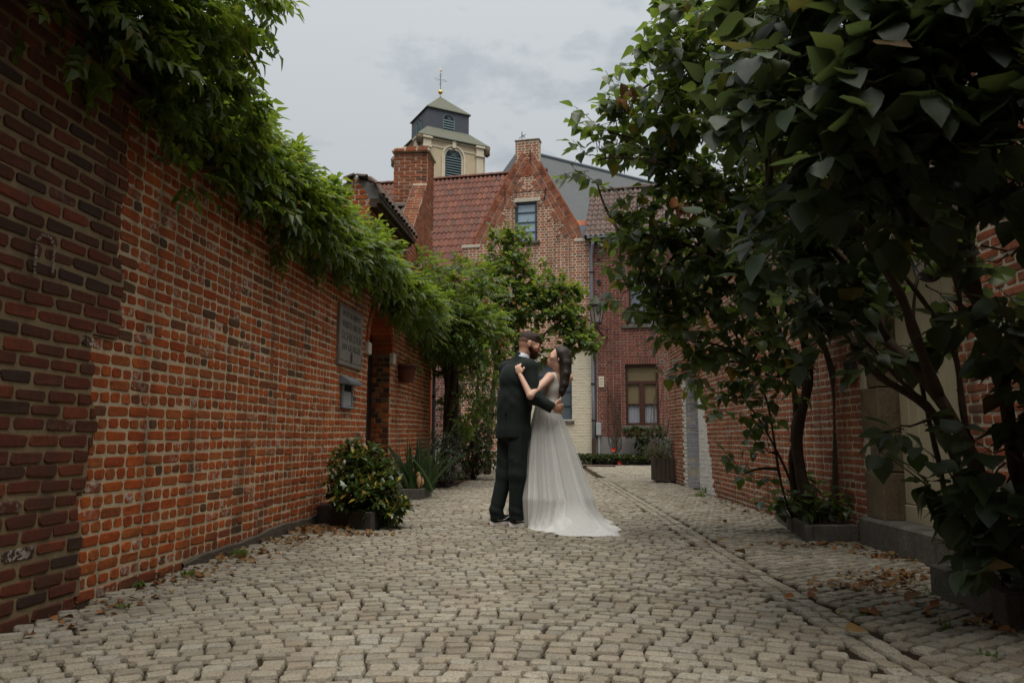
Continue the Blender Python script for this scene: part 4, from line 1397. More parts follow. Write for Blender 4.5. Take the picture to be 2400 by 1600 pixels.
# lower window: transom light, two casements each with blind above and curtain below
tw = lb + (lt - lb) * .70; mw = lb + (lt - lb) * .345
f_ = MB(); fw = .075
mid = (ll + lr) / 2
for q in ((ll, ll + fw, lb, lt), (lr - fw, lr, lb, lt), (ll + fw, lr - fw, lb, lb + fw), (ll + fw, lr - fw, lt - fw, lt), (ll + fw, lr - fw, tw - .05, tw + .05), (mid - .08, mid + .08, lb + fw, tw - .05), (ll + fw, mid - .08, mw - .02, mw + .02), (mid + .08, lr - fw, mw - .02, mw + .02)):
    f_.bbox(q[0], q[1], .07, .15, q[2], q[3], frh, c=.004)
wd_ = f_.build('window', M['wood_frame'], RH)
for (a, b_, c_, d_) in ((ll + fw, lr - fw, tw + .05, lt - fw), (ll + fw, mid - .08, mw + .02, tw - .05), (mid + .08, lr - fw, mw + .02, tw - .05), (ll + fw, mid - .08, lb + fw, mw - .02), (mid + .08, lr - fw, lb + fw, mw - .02)):
    t = 'pane_clear'
    g_ = MB(); g_.box(a + .001, b_ - .001, .10, .104, c_ + .001, d_ - .001, frh); g_.build('pane', M[t], wd_)
curtain(RH, ll + fw, lr - fw, tw + .04, lt - fw, 'blind', 2, .13, .002)
curtain(RH, ll + fw, mid - .08, mw, tw - .04, 'blind', 2, .13, .002)
curtain(RH, mid + .08, lr - fw, mw, tw - .04, 'blind', 2, .13, .002)
curtain(RH, ll + fw, mid - .08, lb + fw, mw, 'curtain', 5, .135)
curtain(RH, mid + .08, lr - fw, lb + fw, mw, 'curtain', 5, .135)
b = MB(); b.bbox(-.08, s1_, -.32, -.2, ze2 + .0, ze2 + .10, frh); b.build('gutter', M['zinc'], RH)
b = MB(); b.bbox(.03, s1_, -.22, .0, ze2 - .10, ze2 + .03, frh); b.build('eave_board', M['wood_frame'], RH)
tiled(RH, -.16, s1_, ze2 + .08, 9, 'tile_brown', R(45), .158, .33, -.30, ind=220)
b = MB()
for px, py in ((1403, 608), (1403, 659), (1405, 664)):
    s_, z_ = hs(px, py); b.box(s_ - .05, s_ + .05, -.03, .02, z_ - .04, z_ + .04, frh)
b.build('wall_anchor', M['iron'], RH)
# low orange roof and lead valley between the two
oz = empty('outbuilding_roof', tuple(HO + HU * -.6 - HN * 2.5), 'small bright orange tiled roof peeping between the two far houses', 'roof')
a_, b_ = hs(1340, 500)
ztop = b_ + .35
s_l, _ = hs(1335, 500); s_r, _ = hs(1385, 500)
b = MB(); b.box(s_l, s_r + .4, 1.2, 3.4, 0, ztop - 1.0, frh); b.build('wall', M['brick_gable'], oz)
tv = pantile('tile_orange', .24, .42, 6)
pcs = []
up_ = -HN * math.cos(R(45)) + Z3 * math.sin(R(45)); nr = HN * math.sin(R(45)) + Z3 * math.cos(R(45))
for j in range(4):
    for i in range(7):
        P = HO + HU * (s_l - .2 + i * .215) - HN * 1.0 + Z3 * (ztop - 1.0) + up_ * (j * .34 + .17)
        pcs.append((tv, frame(P, HU, up_, nr), .2))
place(pcs, 'roof_tile', oz, 40)
b = MB(); b.add([frh @ Vector(p) for p in ((s_l - .3, 1.03, ztop - 1.05), (s_r + .5, 1.03, ztop - 1.05), (s_r + .5, 2.0, ztop - .1), (s_l - .3, 2.0, ztop - .1), (s_r + .5, 3.2, ztop - 1.05), (s_l - .3, 3.2, ztop - 1.05))], [(0, 1, 2, 3), (3, 2, 4, 5), (0, 5, 4, 1), (1, 4, 2), (0, 3, 5)]); b.build('roof_deck', M['bark'], oz)
s_, z_ = hs(1366, 553)
b = MB(); b.prism([(s_ - .12, z_ + .35), (s_ + .14, z_ + .30), (s_ + .12, z_ - .08), (s_ + .0, z_ - .10)], frh, -.03, .8); b.build('lead_valley', M['lead'], RH)
# down pipe at the joint, meter box, conduit, notice plate
dpp = empty('down_pipe', tuple(HO), 'long grey down pipe at the joint between the two far houses', 'pipe')
s_, zt_ = hs(1391, 575); s_ = .03
b = MB(); b.tube([frh @ Vector(p) for p in ((s_ + .10, -.26, zt_ + .15), (s_ + .05, -.2, zt_ - .05), (s_, -.10, zt_ - .35), (s_, -.09, 2.0), (s_, -.09, 0.1))], .05, 10)
b.build('pipe', M['zinc'], dpp, True)
for py in (640, 760, 900, 985):
    b = MB(); z_ = hs(1391, py)[1]; b.tube([frh @ Vector((s_, -.09, z_ - .025)), frh @ Vector((s_, -.09, z_ + .025))], .068, 10); b.build('pipe_clip', M['iron'], dpp)
b = MB(); b.tube([frh @ Vector((s_ - .0, -.09, .0)), frh @ Vector((s_, -.09, .75))], .062, 10); b.build('pipe_shoe', M['rust'], dpp)
mt = empty('meter_box', tuple(HO + HU * .35), 'grey plastic meter box on a post beside the down pipe', 'meter box')
sa, za = hs(1398, 990); sb_, zb = hs(1410, 1020)
b = MB(); b.bbox(sa, sb_, -.15, -.035, zb, za, frh, c=.012); b.build('case', M['plastic_box'], mt)
b = MB(); b.tube([frh @ Vector(((sa + sb_) / 2, -.07, 0)), frh @ Vector(((sa + sb_) / 2, -.07, zb))], .03, 8); b.tube([frh @ Vector((sa + .03, -.03, za)), frh @ Vector((sa + .05, -.03, hs(1400, 800)[1]))], .009, 6); b.build('conduit', M['plastic_box'], mt)
npz = empty('notice_plate', tuple(HO + HU * .4), 'small cream notice plate with three ruled lines on red brick', 'sign')
sa, za = hs(1403, 882); sb_, zb = hs(1416, 907)
b = MB(); b.bbox(sa, sb_, -.035, -.009, zb, za, frh, c=.004); b.build('plate', M['cream_paint'], npz)
b = MB()
for k in range(3): b.box(sa + .02, sb_ - .02, -.037, -.034, zb + (za - zb) * (.25 + .25 * k), zb + (za - zb) * (.25 + .25 * k) + .012, frh)
b.build('ruled_line', M['letter_dark'], npz)

# street lantern on its bracket
sx, sz = hs(1398, 725)
LQ = frh @ Vector((sx, -.75, 0)); lw = Vector((at(1398, 700, LQ.y).x, LQ.y, 0))
zt_ = at(1398, 694, LQ.y).z; zb_ = at(1398, 760, LQ.y).z; zm_ = at(1398, 718, LQ.y).z
sl = empty('street_lantern', (lw.x, lw.y, zb_), 'old style black street lantern on a wall bracket in front of the houses', 'street lamp')
hgt = zt_ - zb_
b = MB(); b.lathe([(.05, zt_ + .02), (.06, zt_ - .03), (.16, zt_ - .10), (.27, zm_ + .04), (.29, zm_), (.27, zm_ - .01), (.24, zm_ - .02)][::-1], 20, (lw.x, lw.y, 0))
b.lathe([(.015, zt_), (.04, zt_ + .05), (.01, zt_ + .1)], 10, (lw.x, lw.y, 0))
b.build('lamp_hood', M['iron'], sl, True)
b = MB()
for k in range(6):
    a = k * PI / 3
    b.tube([(lw.x + .23 * math.cos(a), lw.y + .23 * math.sin(a), zm_ - .02), (lw.x + .13 * math.cos(a), lw.y + .13 * math.sin(a), zb_ + .04)], .012, 5)
b.lathe([(.10, zb_), (.15, zb_ + .02), (.15, zb_ + .05), (.12, zb_ + .055)], 12, (lw.x, lw.y, 0))
b.build('lamp_frame', M['iron'], sl)
b = MB(); b.lathe([(.125, zb_ + .06), (.225, zm_ - .02)], 12, (lw.x, lw.y, 0)); b.build('glass', M['lantern_glass'], sl)
b = MB()
wp = frh @ Vector((hs(1425, 790)[0], -.02, hs(1425, 790)[1]))
c0 = Vector((lw.x, lw.y, zb_))
b.tube([c0, c0 + Vector((.02, .05, -.10)), c0 + Vector((.12, .2, -.20)), c0.lerp(wp, .6) + Vector((0, 0, -.16)), wp], .022, 7)
b.tube([c0 + Vector((0, 0, -.02)), c0.lerp(wp, .5) + Vector((0, 0, .05)), wp + Vector((0, 0, .2))], .014, 6)
b.build('bracket', M['iron'], sl, True)

# ------------------------------------------------------------------ left: parapet gable house with chimney beside the portal
PH = empty('parapet_house', (-3.0, 12.5, 0), 'brick house with stepped parapet gable and stout chimney left of the lane', 'house')
y0p, yap, yend = 11.08 / LU[1], 12.75 / LU[1], 13.6 / LU[1]
def ph_iv(v):
    lo = y0p if v < 3.52 else y0p + (v - 3.52) * (yap - y0p) / (5.25 - 3.52)
    hi = yend if v < 3.9 else yend - (v - 3.9) * (yend - yap) / 1.35
    return [(lo, hi)] if hi > lo else []
PHO = LO + LN * .004
course_wall(PH, PHO, LU, LN, y0p, yend, 3.02, 5.25, 0.064, 0.175, 0.083, 0.014, 'english', 'brick_right', 'mortar_pale', 0.25, ph_iv, D=0.009, ind=200, seed=51, oct_=False, nvar=6, rag=.004)
frL = Matrix(frame(LO, LU, LN, [0, 0, 1]).tolist())
pcs = []
sv_ = [Var(MBbox(.105, .048, .02), BOXF, M['brick_right'], 'step_brick'), Var(MBbox(.225, .048, .02), BOXF, M['brick_right'], 'step_brick')]
nco = int((5.25 - 3.02) / .064)
for ci in range(nco):
    v = 3.02 + (ci + .5) * .064
    lo = ph_iv(v)[0][0]
    for k in ([.065, .185] if ci % 2 else [.125]):
        P = PHO + LU * (lo + .003) - LN * k + Z3 * v
        pcs.append((sv_[0 if ci % 2 else 1], frame(P, -LN, Z3, -LU), .2))
place(pcs, 'step_brick', PH, 60)
# chimney
cx0, cx1 = .09, .60
chO = LO + LU * (yap - .28) - LN * .0
for (o_, u_, n__, L_) in ((LO + LU * (yap + .02) - LN * .60, LN, -LU, .60), (LO + LU * (yap + .02) + LN * .006, LU, LN, .55)):
    course_wall(PH, o_, u_, n__, 0.0, L_, 4.55, 5.82, 0.064, 0.185, 0.085, 0.015, 'running', 'brick_right', 'mortar_pale', 0.10, None, D=0.012, ind=60, seed=55, nvar=6, rag=.004, name='chimney_brick', mname='chimney_mortar')
b = MB(); b.box(yap + .13, yap + .56, -.5, -.09, 4.4, 5.88, frL); b.bbox(yap - .02, yap + .62, -.64, .05, 5.84, 5.90, frL, c=.015); b.bbox(yap + .04, yap + .52, -.58, -.02, 5.90, 5.96, frL, c=.01); b.build('chimney_core', M['mortar_pale'], PH)
pcs = []
cbv = Var(MBbox(.185, .052, .02), BOXF, M['brick_right'], 'chimney_brick')
for zc_, n_, ex in ((5.87, 3, .025), (5.93, 2, -.035)):
    for i in range(n_):
        P = LO + LU * (yap - ex) - LN * (.08 + .21 * i) + Z3 * zc_
        pcs.append((cbv, frame(P, -LN, Z3, -LU), .2))
place(pcs, 'chimney_brick', PH, 10)
b = MB(); b.box(yap - .02, yap + .02, -.66, -.2, 4.42, 4.56, frL); b.build('lead_flashing', M['lead'], PH)
# its tiled roof slope (towards the camera) and body
b = MB(); b.box(y0p + .1, yend - .1, -4.5, -.26, 0, 3.3, frL); b.build('wall', M['brick_orange'], PH)
tv = pantile('tile_old', .24, .38, 6)
pcs = []
an = R(44)
upv = LU * math.cos(an) + Z3 * math.sin(an); nrv = -LU * math.sin(an) + Z3 * math.cos(an)
for j in range(7):
    for i in range(18):
        P = LO - LN * (.36 + i * .215) + LU * (y0p + .0) + Z3 * 3.32 + upv * (j * .31 + .15)
        pcs.append((tv, frame(P, -LN, upv, nrv), .22))
place(pcs, 'roof_tile', PH, 60)
b = MB()
A = y0p; L_ = 7 * .31
ya, za = A + L_ * math.cos(an), 3.27 + L_ * math.sin(an)
b.prism([(A, 3.27), (A + 2 * L_ * math.cos(an), 3.27), (ya, za)], Matrix(frame(LO, LU, -LN, Z3).tolist()), .26, 4.3); b.build('roof_deck', M['bark'], PH)
b = MB()
k = .30
while k < 4.0:
    fr_ = Matrix(frame(LO - LN * k + LU * ya + Z3 * (za + .02), -LN, LU, Z3).tolist())
    b.prism([(.10 * math.cos(a), .09 * math.sin(a)) for a in np.linspace(0, PI, 8)], Matrix(frame(LO - LN * k + LU * ya + Z3 * (za + .01), LU, -LN, Z3).tolist()), 0, .33)
    k += .345
b.build('ridge_tile', M['tile_old'], PH)

# ------------------------------------------------------------------ church roof with dormer (behind, right)
A0 = at(1214, 352, 44.0); dirc = np.array([math.sin(R(57)), math.cos(R(57)), 0.0]); nc_ = np.array([dirc[1], -dirc[0], 0.0])   # nc_: towards the lane
CHR = empty('church', (A0.x + 14, 44 + 9, 0), 'large grey slate church roof rising behind the far houses', 'church')
A0 = np.array(A0)
L_ = 46.0; drop = 7.2; outw = 5.6
E1 = A0 - dirc * 3.2 + nc_ * outw - Z3 * drop; E2 = A0 + dirc * L_ + nc_ * outw - Z3 * drop
E3 = A0 + dirc * L_ - nc_ * outw - Z3 * drop; E4 = A0 - dirc * 3.2 - nc_ * outw - Z3 * drop
B1 = A0 + dirc * L_
b = MB(); b.add([E1, E2, B1, A0, E3, E4], [(0, 1, 2, 3), (3, 2, 4, 5), (0, 3, 5), (1, 4, 2), (0, 5, 4, 1)]); b.build('roof', M['church_slate'], CHR)
b = MB()
def off(p, q): return p + q
w1, w2, w3, w4 = [p * 0.0 + p for p in (E1, E2, E3, E4)]
vs = []
ctr = (E1 + E3) / 2
for p in (E1, E2, E3, E4):
    q = ctr + (p - ctr) * .97
    vs += [np.array([q[0], q[1], q[2] - .05]), np.array([q[0], q[1], -.04])]
b.add(vs, [(0, 2, 3, 1), (2, 4, 5, 3), (4, 6, 7, 5), (6, 0, 1, 7)]); b.build('wall', M['brick_gable'], CHR)
b = MB(); b.tube([A0 + Z3 * .05, B1 + Z3 * .05], .12, 6); b.build('ridge', M['lead'], CHR)
# dormer
dq = at(1309, 437, 46.3)
dz = np.array(dq)
slope = nc_ * outw / drop
frd = Matrix(frame(dz, dirc * .35 + np.array([.94, -.34, 0]) * .0 + np.array([dirc[0], dirc[1], 0]), -nc_, Z3).tolist())
dm = MB(); dm.box(-.42, .42, 0, 2.2, -.1, .75, frd); dmo = dm.build('dormer', M['slate'], CHR)
dm = MB(); dm.box(-.30, .30, -.04, .0, .02, .66, frd); dm.build('dormer_window', M['glass_pale'], dmo)
dm = MB(); dm.add([frd @ Vector(p) for p in ((-.6, -.2, .72), (.6, -.2, .72), (0, .1, 1.55), (-.6, 2.4, .72), (.6, 2.4, .72), (0, 2.0, 1.55))], [(0, 1, 2), (0, 2, 5, 3), (1, 4, 5, 2), (3, 5, 4), (0, 3, 4, 1)]); dm.build('dormer_roof', M['slate_green'], dmo)

# ------------------------------------------------------------------ church tower
TW = 1
C0 = at(1032, 225, 62.4)
tc_ = np.array([C0.x, 62.4, 0.0])
TH = R(-28.4)
TU = np.array([math.cos(-TH), math.sin(-TH), 0.0]); TN = np.array([TU[1], -TU[0], 0.0])     # right face runs along TU (away to the right), its normal TN
tower = empty('church_tower', tuple(tc_), 'pale stone church tower with slate belfry and gold ball topped by a cross', 'tower')
def tfr(face, half):
    """frame on a face of the square tower: x along face, y into the wall, z up"""
    u_, n_ = [(TU, TN), (-TN * -1, -TU)][face] if face < 1 else (-TN, -TU)
    return Matrix(frame(tc_ + n_ * half, u_, -n_, Z3).tolist())
ZA, ZE, ZL, ZS = at(1032, 227, 62.4).z, at(1010, 250, 59.9).z, at(1010, 303, 59.9).z, at(1004, 312, 58.4).z
a = 1.90; s5 = 2.95
b = MB(); frt = Matrix(frame(tc_, TU, -TN, Z3).tolist())
b.box(-a, a, -a, a, ZS, ZE, frt); b.build('belfry', M['slate_blue'], tower)
b = MB()
e_ = a + .14
vs = [frt @ Vector(p) for p in ((-e_, -e_, ZE + .0), (e_, -e_, ZE), (e_, e_, ZE), (-e_, e_, ZE), (0, 0, ZA), (-e_, -e_, ZE - .07), (e_, -e_, ZE - .07), (e_, e_, ZE - .07), (-e_, e_, ZE - .07))]
b.add(vs, [(0, 1, 4), (1, 2, 4), (2, 3, 4), (3, 0, 4), (5, 6, 1, 0), (6, 7, 2, 1), (7, 8, 3, 2), (8, 5, 0, 3), (8, 7, 6, 5)]); b.build('spire_roof', M['slate_green'], tower)
b = MB()
e1, e2 = a + .02, s5 + .32
vs = [frt @ Vector(p) for p in ((-e1, -e1, ZL + .25), (e1, -e1, ZL + .25), (e1, e1, ZL + .25), (-e1, e1, ZL + .25), (-e2, -e2, ZS - .12), (e2, -e2, ZS - .12), (e2, e2, ZS - .12), (-e2, e2, ZS - .12), (-e2, -e2, ZS - .2), (e2, -e2, ZS - .2), (e2, e2, ZS - .2), (-e2, e2, ZS - .2))]
b.add(vs, [(4, 5, 1, 0), (5, 6, 2, 1), (6, 7, 3, 2), (7, 4, 0, 3), (8, 9, 5, 4), (9, 10, 6, 5), (10, 11, 7, 6), (11, 8, 4, 7), (11, 10, 9, 8)]); b.build('skirt_roof', M['slate_green'], tower)
b = MB(); b.box(-s5, s5, -s5, s5, 0, ZS - .2, frt); b.build('stone_stage', M['tower_stone'], tower)
for face in (0, 1):
    F_ = tfr(face, s5) if face == 0 else Matrix(frame(tc_ - TU * s5, -TN * -1 * -1, TU, Z3).tolist())
    if face == 1: F_ = Matrix(frame(tc_ - TU * s5, TN, TU, Z3).tolist())
    b = MB()
    for x_ in (-s5 + .55, s5 - .55):
        b.bbox(x_ - .32, x_ + .32, -.16, .01, 10, ZS - 1.15, F_, c=.03)
        b.bbox(x_ - .40, x_ + .40, -.26, .01, ZS - 1.15, ZS - .95, F_, c=.04)
        b.bbox(x_ - .36, x_ + .36, -.22, .01, ZS - .95, ZS - .42, F_, c=.03)
        b.bbox(x_ - .44, x_ + .44, -.34, .01, ZS - .42, ZS - .20, F_, c=.05)
    b.build('pilaster', M['tower_stone_pale'], tower)
    b = MB(); b.bbox(-s5 + .9, s5 - .9, -.12, .01, ZS - .36, ZS - .2, F_, c=.03); b.bbox(-s5 + .9, s5 - .9, -.06, .01, ZS - .95, ZS - .82, F_, c=.02); b.build('cornice', M['tower_stone_pale'], tower)
    b = MB(); zc_ = at(1066, 354, 60.2).z - .72
    for (r0, r1, y_) in ((.74, .86, -.05), (.90, 1.06, -.13)):
        n_ = 20
        pts = [(r1 * math.cos(PI * k / n_), zc_ + r1 * math.sin(PI * k / n_)) for k in range(n_ + 1)]
        pti = [(r0 * math.cos(PI * k / n_), zc_ + r0 * math.sin(PI * k / n_)) for k in range(n_ + 1)]
        for k in range(n_):
            b.prism([pti[k], pts[k], pts[k + 1], pti[k + 1]], F_, y_, .01)
        b.box(r0, r1, y_, .01, 19, zc_, F_); b.box(-r1, -r0, y_, .01, 19, zc_, F_)
    b.bbox(-.17, .17, -.24, .0, zc_ + .72, zc_ + 1.42, F_, c=.03)
    b.build('arch_moulding', M['tower_stone_pale'], tower)
    b = MB(); n_ = 20
    b.prism([(.72 * math.cos(PI * k / n_), zc_ + .72 * math.sin(PI * k / n_)) for k in range(n_ + 1)] + [(-.72, 20), (.72, 20)], F_, -.012, .02); o_ = b.build('opening', M['black_void'], tower)
    b = MB()
    for k in range(13):
        a_ = PI * (k + .5) / 13
        b.tube([F_ @ Vector((.14 * math.cos(a_), -.03, zc_ + .14 * math.sin(a_))), F_ @ Vector((.70 * math.cos(a_), -.03, zc_ + .70 * math.sin(a_)))], .018, 4)
    b.tube([F_ @ Vector((.15 * math.cos(q), -.03, zc_ + .15 * math.sin(q))) for q in np.linspace(0, PI, 9)], .03, 4)
    b.tube([F_ @ Vector((.70 * math.cos(q), -.03, zc_ + .70 * math.sin(q))) for q in np.linspace(0, PI, 17)], .035, 4)
    for k in range(10): b.box(-.71, .71, -.05, -.013, zc_ - .10 - k * .22, zc_ - .02 - k * .22, F_)
    b.build('louvre', M['louvre'], tower)
    # belfry louvre window
    G_ = Matrix(frame(tc_ + (TN * a if face == 0 else -TU * a), TU if face == 0 else TN, -TN if face == 0 else TU, Z3).tolist())
    zb0, zsp, rr_ = ZL + .28, ZE - .85, .53
    b = MB(); n_ = 16
    b.prism([(rr_ * math.cos(PI * k / n_), zsp + rr_ * math.sin(PI * k / n_)) for k in range(n_ + 1)] + [(-rr_, zb0), (rr_, zb0)], G_, -.02, .02); b.build('belfry_opening', M['black_void'], tower)
    b = MB()
    for k in range(9):
        a_ = PI * (k + .5) / 9
        b.tube([G_ @ Vector((.1 * math.cos(a_), -.04, zsp + .1 * math.sin(a_))), G_ @ Vector((.48 * math.cos(a_), -.04, zsp + .48 * math.sin(a_)))], .014, 4)
    b.tube([G_ @ Vector((.5 * math.cos(q), -.04, zsp + .5 * math.sin(q))) for q in np.linspace(0, PI, 13)], .035, 4)
    b.tube([G_ @ Vector((.09 * math.cos(q), -.04, zsp + .09 * math.sin(q))) for q in np.linspace(0, PI, 7)], .02, 4)
    for k in range(6): b.box(-.5, .5, -.07, -.02, zsp - .12 - k * .22, zsp - .02 - k * .22, G_)
    b.box(-.54, -.48, -.06, -.0, zb0, zsp, G_); b.box(.48, .54, -.06, 0, zb0, zsp, G_)
    b.build('belfry_louvre', M['louvre'], tower)
# corner scroll brackets
b = MB()
for sgx, sgy in ((-1, -1), (1, -1), (-1, 1)):
    c_ = frt @ Vector((sgx * (s5 + .12), sgy * (s5 + .12), 0))
    b.lathe([(.10, ZS - 1.0), (.26, ZS - .85), (.24, ZS - .5), (.30, ZS - .25)], 10, (c_.x, c_.y, 0))
b.build('scroll_bracket', M['sandstone'], tower, True)
# ball and wrought cross
b = MB(); prof = [(.04, ZA - .1), (.05, ZA + .12)] + [(.19 * math.sin(PI * k / 10) + .01, ZA + .42 - .19 * math.cos(PI * k / 10)) for k in range(11)]
b.lathe(prof, 16, (tc_[0], tc_[1], 0)); b.build('gilt_ball', M['gold'], tower, True)
b = MB(); T0 = Vector((tc_[0], tc_[1], 0)); rg = Vector(TU)
b.tube([T0 + Vector((0, 0, ZA + .6)), T0 + Vector((0, 0, ZA + 2.2))], [.03, .018], 5)
for sg in (-1, 1):
    b.tube([T0 + Vector((0, 0, ZA + 1.55)) + rg * sg * x_ * .62 + Vector((0, 0, z_)) for x_, z_ in ((.05, 0), (.45, .10), (1.0, 0.0), (.45, -.10), (.05, 0))], .014, 4)
for z0_, z1_ in ((.95, 1.4), (1.68, 2.15)):
    for sg in (-1, 1):
        b.tube([T0 + Vector((0, 0, ZA + z0_)), T0 + rg * sg * .09 + Vector((0, 0, ZA + (z0_ + z1_) / 2)), T0 + Vector((0, 0, ZA + z1_))], .013, 4)
b.build('cross', M['iron'], tower)
b = MB(); b.tube([T0 + rg * -.08 + Vector((0, 0, ZA + 2.58)), T0 + rg * -.03 + Vector((0, 0, ZA + 2.42)), T0 + rg * .1 + Vector((0, 0, ZA + 2.36)), T0 + rg * .16 + Vector((0, 0, ZA + 2.42))], [.02, .05, .045, .01], 6)
b.tube([T0 + Vector((0, 0, ZA + 2.2)), T0 + Vector((0, 0, ZA + 2.38))], .01, 4)
b.build('weathercock', M['gold'], tower, True)

# ------------------------------------------------------------------ unseen house added behind the camera to darken the near lane
bk = empty('shade_house', (0, -6, 0), 'unseen tall brick house added behind the camera to shade the lane', 'house')
b = MB(); b.box(-7, 7, -7.5, -3.2, -.04, 6.2); b.build('wall', M['brick_dark'], bk)
b = MB(); b.add([(-7.2, -3.0, 6.2), (7.2, -3.0, 6.2), (7.2, -5.3, 8.6), (-7.2, -5.3, 8.6), (7.2, -7.7, 6.2), (-7.2, -7.7, 6.2)], [(0, 1, 2, 3), (3, 2, 4, 5), (0, 3, 5), (1, 4, 2), (0, 5, 4, 1)]); b.build('roof', M['tile_brown'], bk)
for x_ in (-1.6, 1.4):
    b = MB(); b.bbox(x_, x_ + .9, -3.2, -3.15, 1.0, 2.4); f_ = b.build('window', M['wood_frame'], bk)
    b = MB(); b.box(x_ + .07, x_ + .83, -3.15, -3.14, 1.07, 2.33); b.build('pane', M['window_glass'], f_)
# drain mat by the far kerb
b = MB(); q = gnd(1385, 1092); b.bbox(q.x - .75, q.x + .65, q.y - .25, q.y + .25, .0, .03)
dr = b.build('drain_grate', M['rust']); tag(dr, 'dark brown drain grating set in the paving before the far hedge', 'grate')
# ------------------------------------------------------------------ leaves
def heart_leaf(seed, mat, w_=0.86, L=1.0, name='leaf', crumple=0.0):
    r = random.Random(seed)
    fold = r.uniform(.10, .42); curl = r.uniform(-.25, .45); tw = r.uniform(-.25, .25)
    if crumple: fold = r.uniform(.5, .9); curl = r.uniform(.6, 1.2); tw = r.uniform(-.8, .8)
    ys = [-.10, .08, .30, .55, .80]
    hw = [.20, .46, .50, .37, .17]
    mid = [0.0, .10, .32, .56, .80, 1.02]
    v = []
    rip = r.uniform(.012, .03)
    def pt(x, y):
        z = fold * (abs(x) ** 1.6) * 1.25 - curl * y * y * .5 + rip * math.sin(11 * y + 4 * x) * min(1, abs(x) * 5)
        a = tw * y
        return (x * math.cos(a) - z * math.sin(a), y, x * math.sin(a) + z * math.cos(a))
    for m_ in mid: v.append(pt(0, m_))
    for sg in (-1, 1):
        for h, y, m_ in zip(hw, ys, mid):
            q = r.uniform(.95, 1.05)
            v.append(pt(sg * h * w_ * q * .55, y * .6 + m_ * .4)); v.append(pt(sg * h * w_ * q, y))
    f = []
    for s_, base in ((0, 6), (1, 16)):
        for i in range(4):
            for q in ((i, i + 1, base + 2 * i + 2, base + 2 * i), (base + 2 * i, base + 2 * i + 2, base + 2 * i + 3, base + 2 * i + 1)):
                f.append(q if s_ else q[::-1])
        for q in ((4, 5, base + 8), (base + 8, 5, base + 9)):
            f.append(q if s_ else q[::-1])
    # leaf stalk
    b0 = len(v)
    v += [(-.012, 0, 0), (.012, 0, 0), (.010, -.45, .10), (-.010, -.45, .10)]
    f.append((b0, b0 + 1, b0 + 2, b0 + 3))
    return Var([(x * L, y * L, z * L) for x, y, z in v], f, M[mat], name, smooth=True)

def lance_leaf(seed, mat, w_=.3, name='leaf', bend=.3):
    r = random.Random(seed)
    fold = r.uniform(.1, .5); curl = r.uniform(.0, bend * 2)
    v = []
    ys = [0, .25, .55, .82, 1.0]; hw = [.02, .8, 1.0, .55, 0]
    for y, h in zip(ys, hw): v.append((0, y, -curl * y * y * .5))
    for sg in (-1, 1):
        for y, h in zip(ys[:-1], hw[:-1]): v.append((sg * h * w_ * .5, y, fold * h * w_ * .5 - curl * y * y * .5))
    f = []
    for s_, base in ((0, 5), (1, 9)):
        for i in range(3):
            q = (i, i + 1, base + i + 1, base + i)
            f.append(q if s_ else q[::-1])
        q = (3, 4, base + 3); f.append(q if s_ else q[::-1])
    return Var(v, f, M[mat], name, smooth=True)

def compound_leaf(seed, mat, n=5, L=.24, lf=.092, name='leaf'):
    """pinnate leaf: rachis along +y drooping to -z"""
    r = random.Random(seed)
    v = []; f = []
    droop = r.uniform(.1, 1.0)
    def P(t_): return np.array([.02 * math.sin(t_ * 3 + seed), t_ * L, -droop * L * t_ * t_ * .5])
    def leaflet(p, d, up, s):
        b0 = len(v)
        d = d / np.linalg.norm(d); sd = np.cross(d, up); sd /= np.linalg.norm(sd); nn = np.cross(sd, d)
        w_ = s * r.uniform(.40, .52)
        dr = r.uniform(0.05, .35) * s
        pts = [p, p + d * s * .35 + sd * w_ * .5 + nn * .01, p + d * s * .35 - sd * w_ * .5 + nn * .01, p + d * s * .4 - nn * .004, p + d * s * .75 + sd * w_ * .25 - nn * dr * .4, p + d * s * .75 - sd * w_ * .25 - nn * dr * .4, p + d * s - nn * dr]
        v.extend([tuple(q) for q in pts])
        f.extend([(b0, b0 + 1, b0 + 3), (b0, b0 + 3, b0 + 2), (b0 + 1, b0 + 4, b0 + 6, b0 + 3), (b0 + 3, b0 + 6, b0 + 5, b0 + 2)])
    for i in range(n):
        t_ = .22 + .74 * i / n
        p = P(t_)
        for sg in (-1, 1):
            d = np.array([sg * 1.0, .75 + r.uniform(-.15, .15), r.uniform(-.65, -.1)])
            leaflet(p, d, np.array([0, 0, 1.0]) + np.array([0, .1, 0]), lf * r.uniform(.8, 1.1) * (1 - .25 * abs(t_ - .5)))
    leaflet(P(.97), np.array([0, 1, -droop * .8]), np.array([0, .3, 1.0]), lf * 1.1)
    b0 = len(v)
    for t_ in (0, .5, 1):
        p = P(t_); v.extend([tuple(p + np.array([-.002, 0, 0])), tuple(p + np.array([.002, 0, 0]))])
    f.extend([(b0, b0 + 1, b0 + 3, b0 + 2), (b0 + 2, b0 + 3, b0 + 5, b0 + 4)])
    return Var(v, f, M[mat], name, smooth=True)

def rot_basis(d, up=(0, 0, 1), roll=0.0):
    d = np.array(d, float); d /= np.linalg.norm(d) + 1e-9
    s = np.cross(d, np.array(up, float))
    if np.linalg.norm(s) < 1e-3: s = np.cross(d, [1, 0, 0])
    s /= np.linalg.norm(s)
    n = np.cross(s, d)
    c, q = math.cos(roll), math.sin(roll)
    return s * c + n * q, d, n * c - s * q

def leaf_at(var, p, d, size, roll=0.0, up=(0, 0, 1)):
    s, d, n = rot_basis(d, up, roll)
    return (var, frame(p, s * size, d * size, n * size), size)

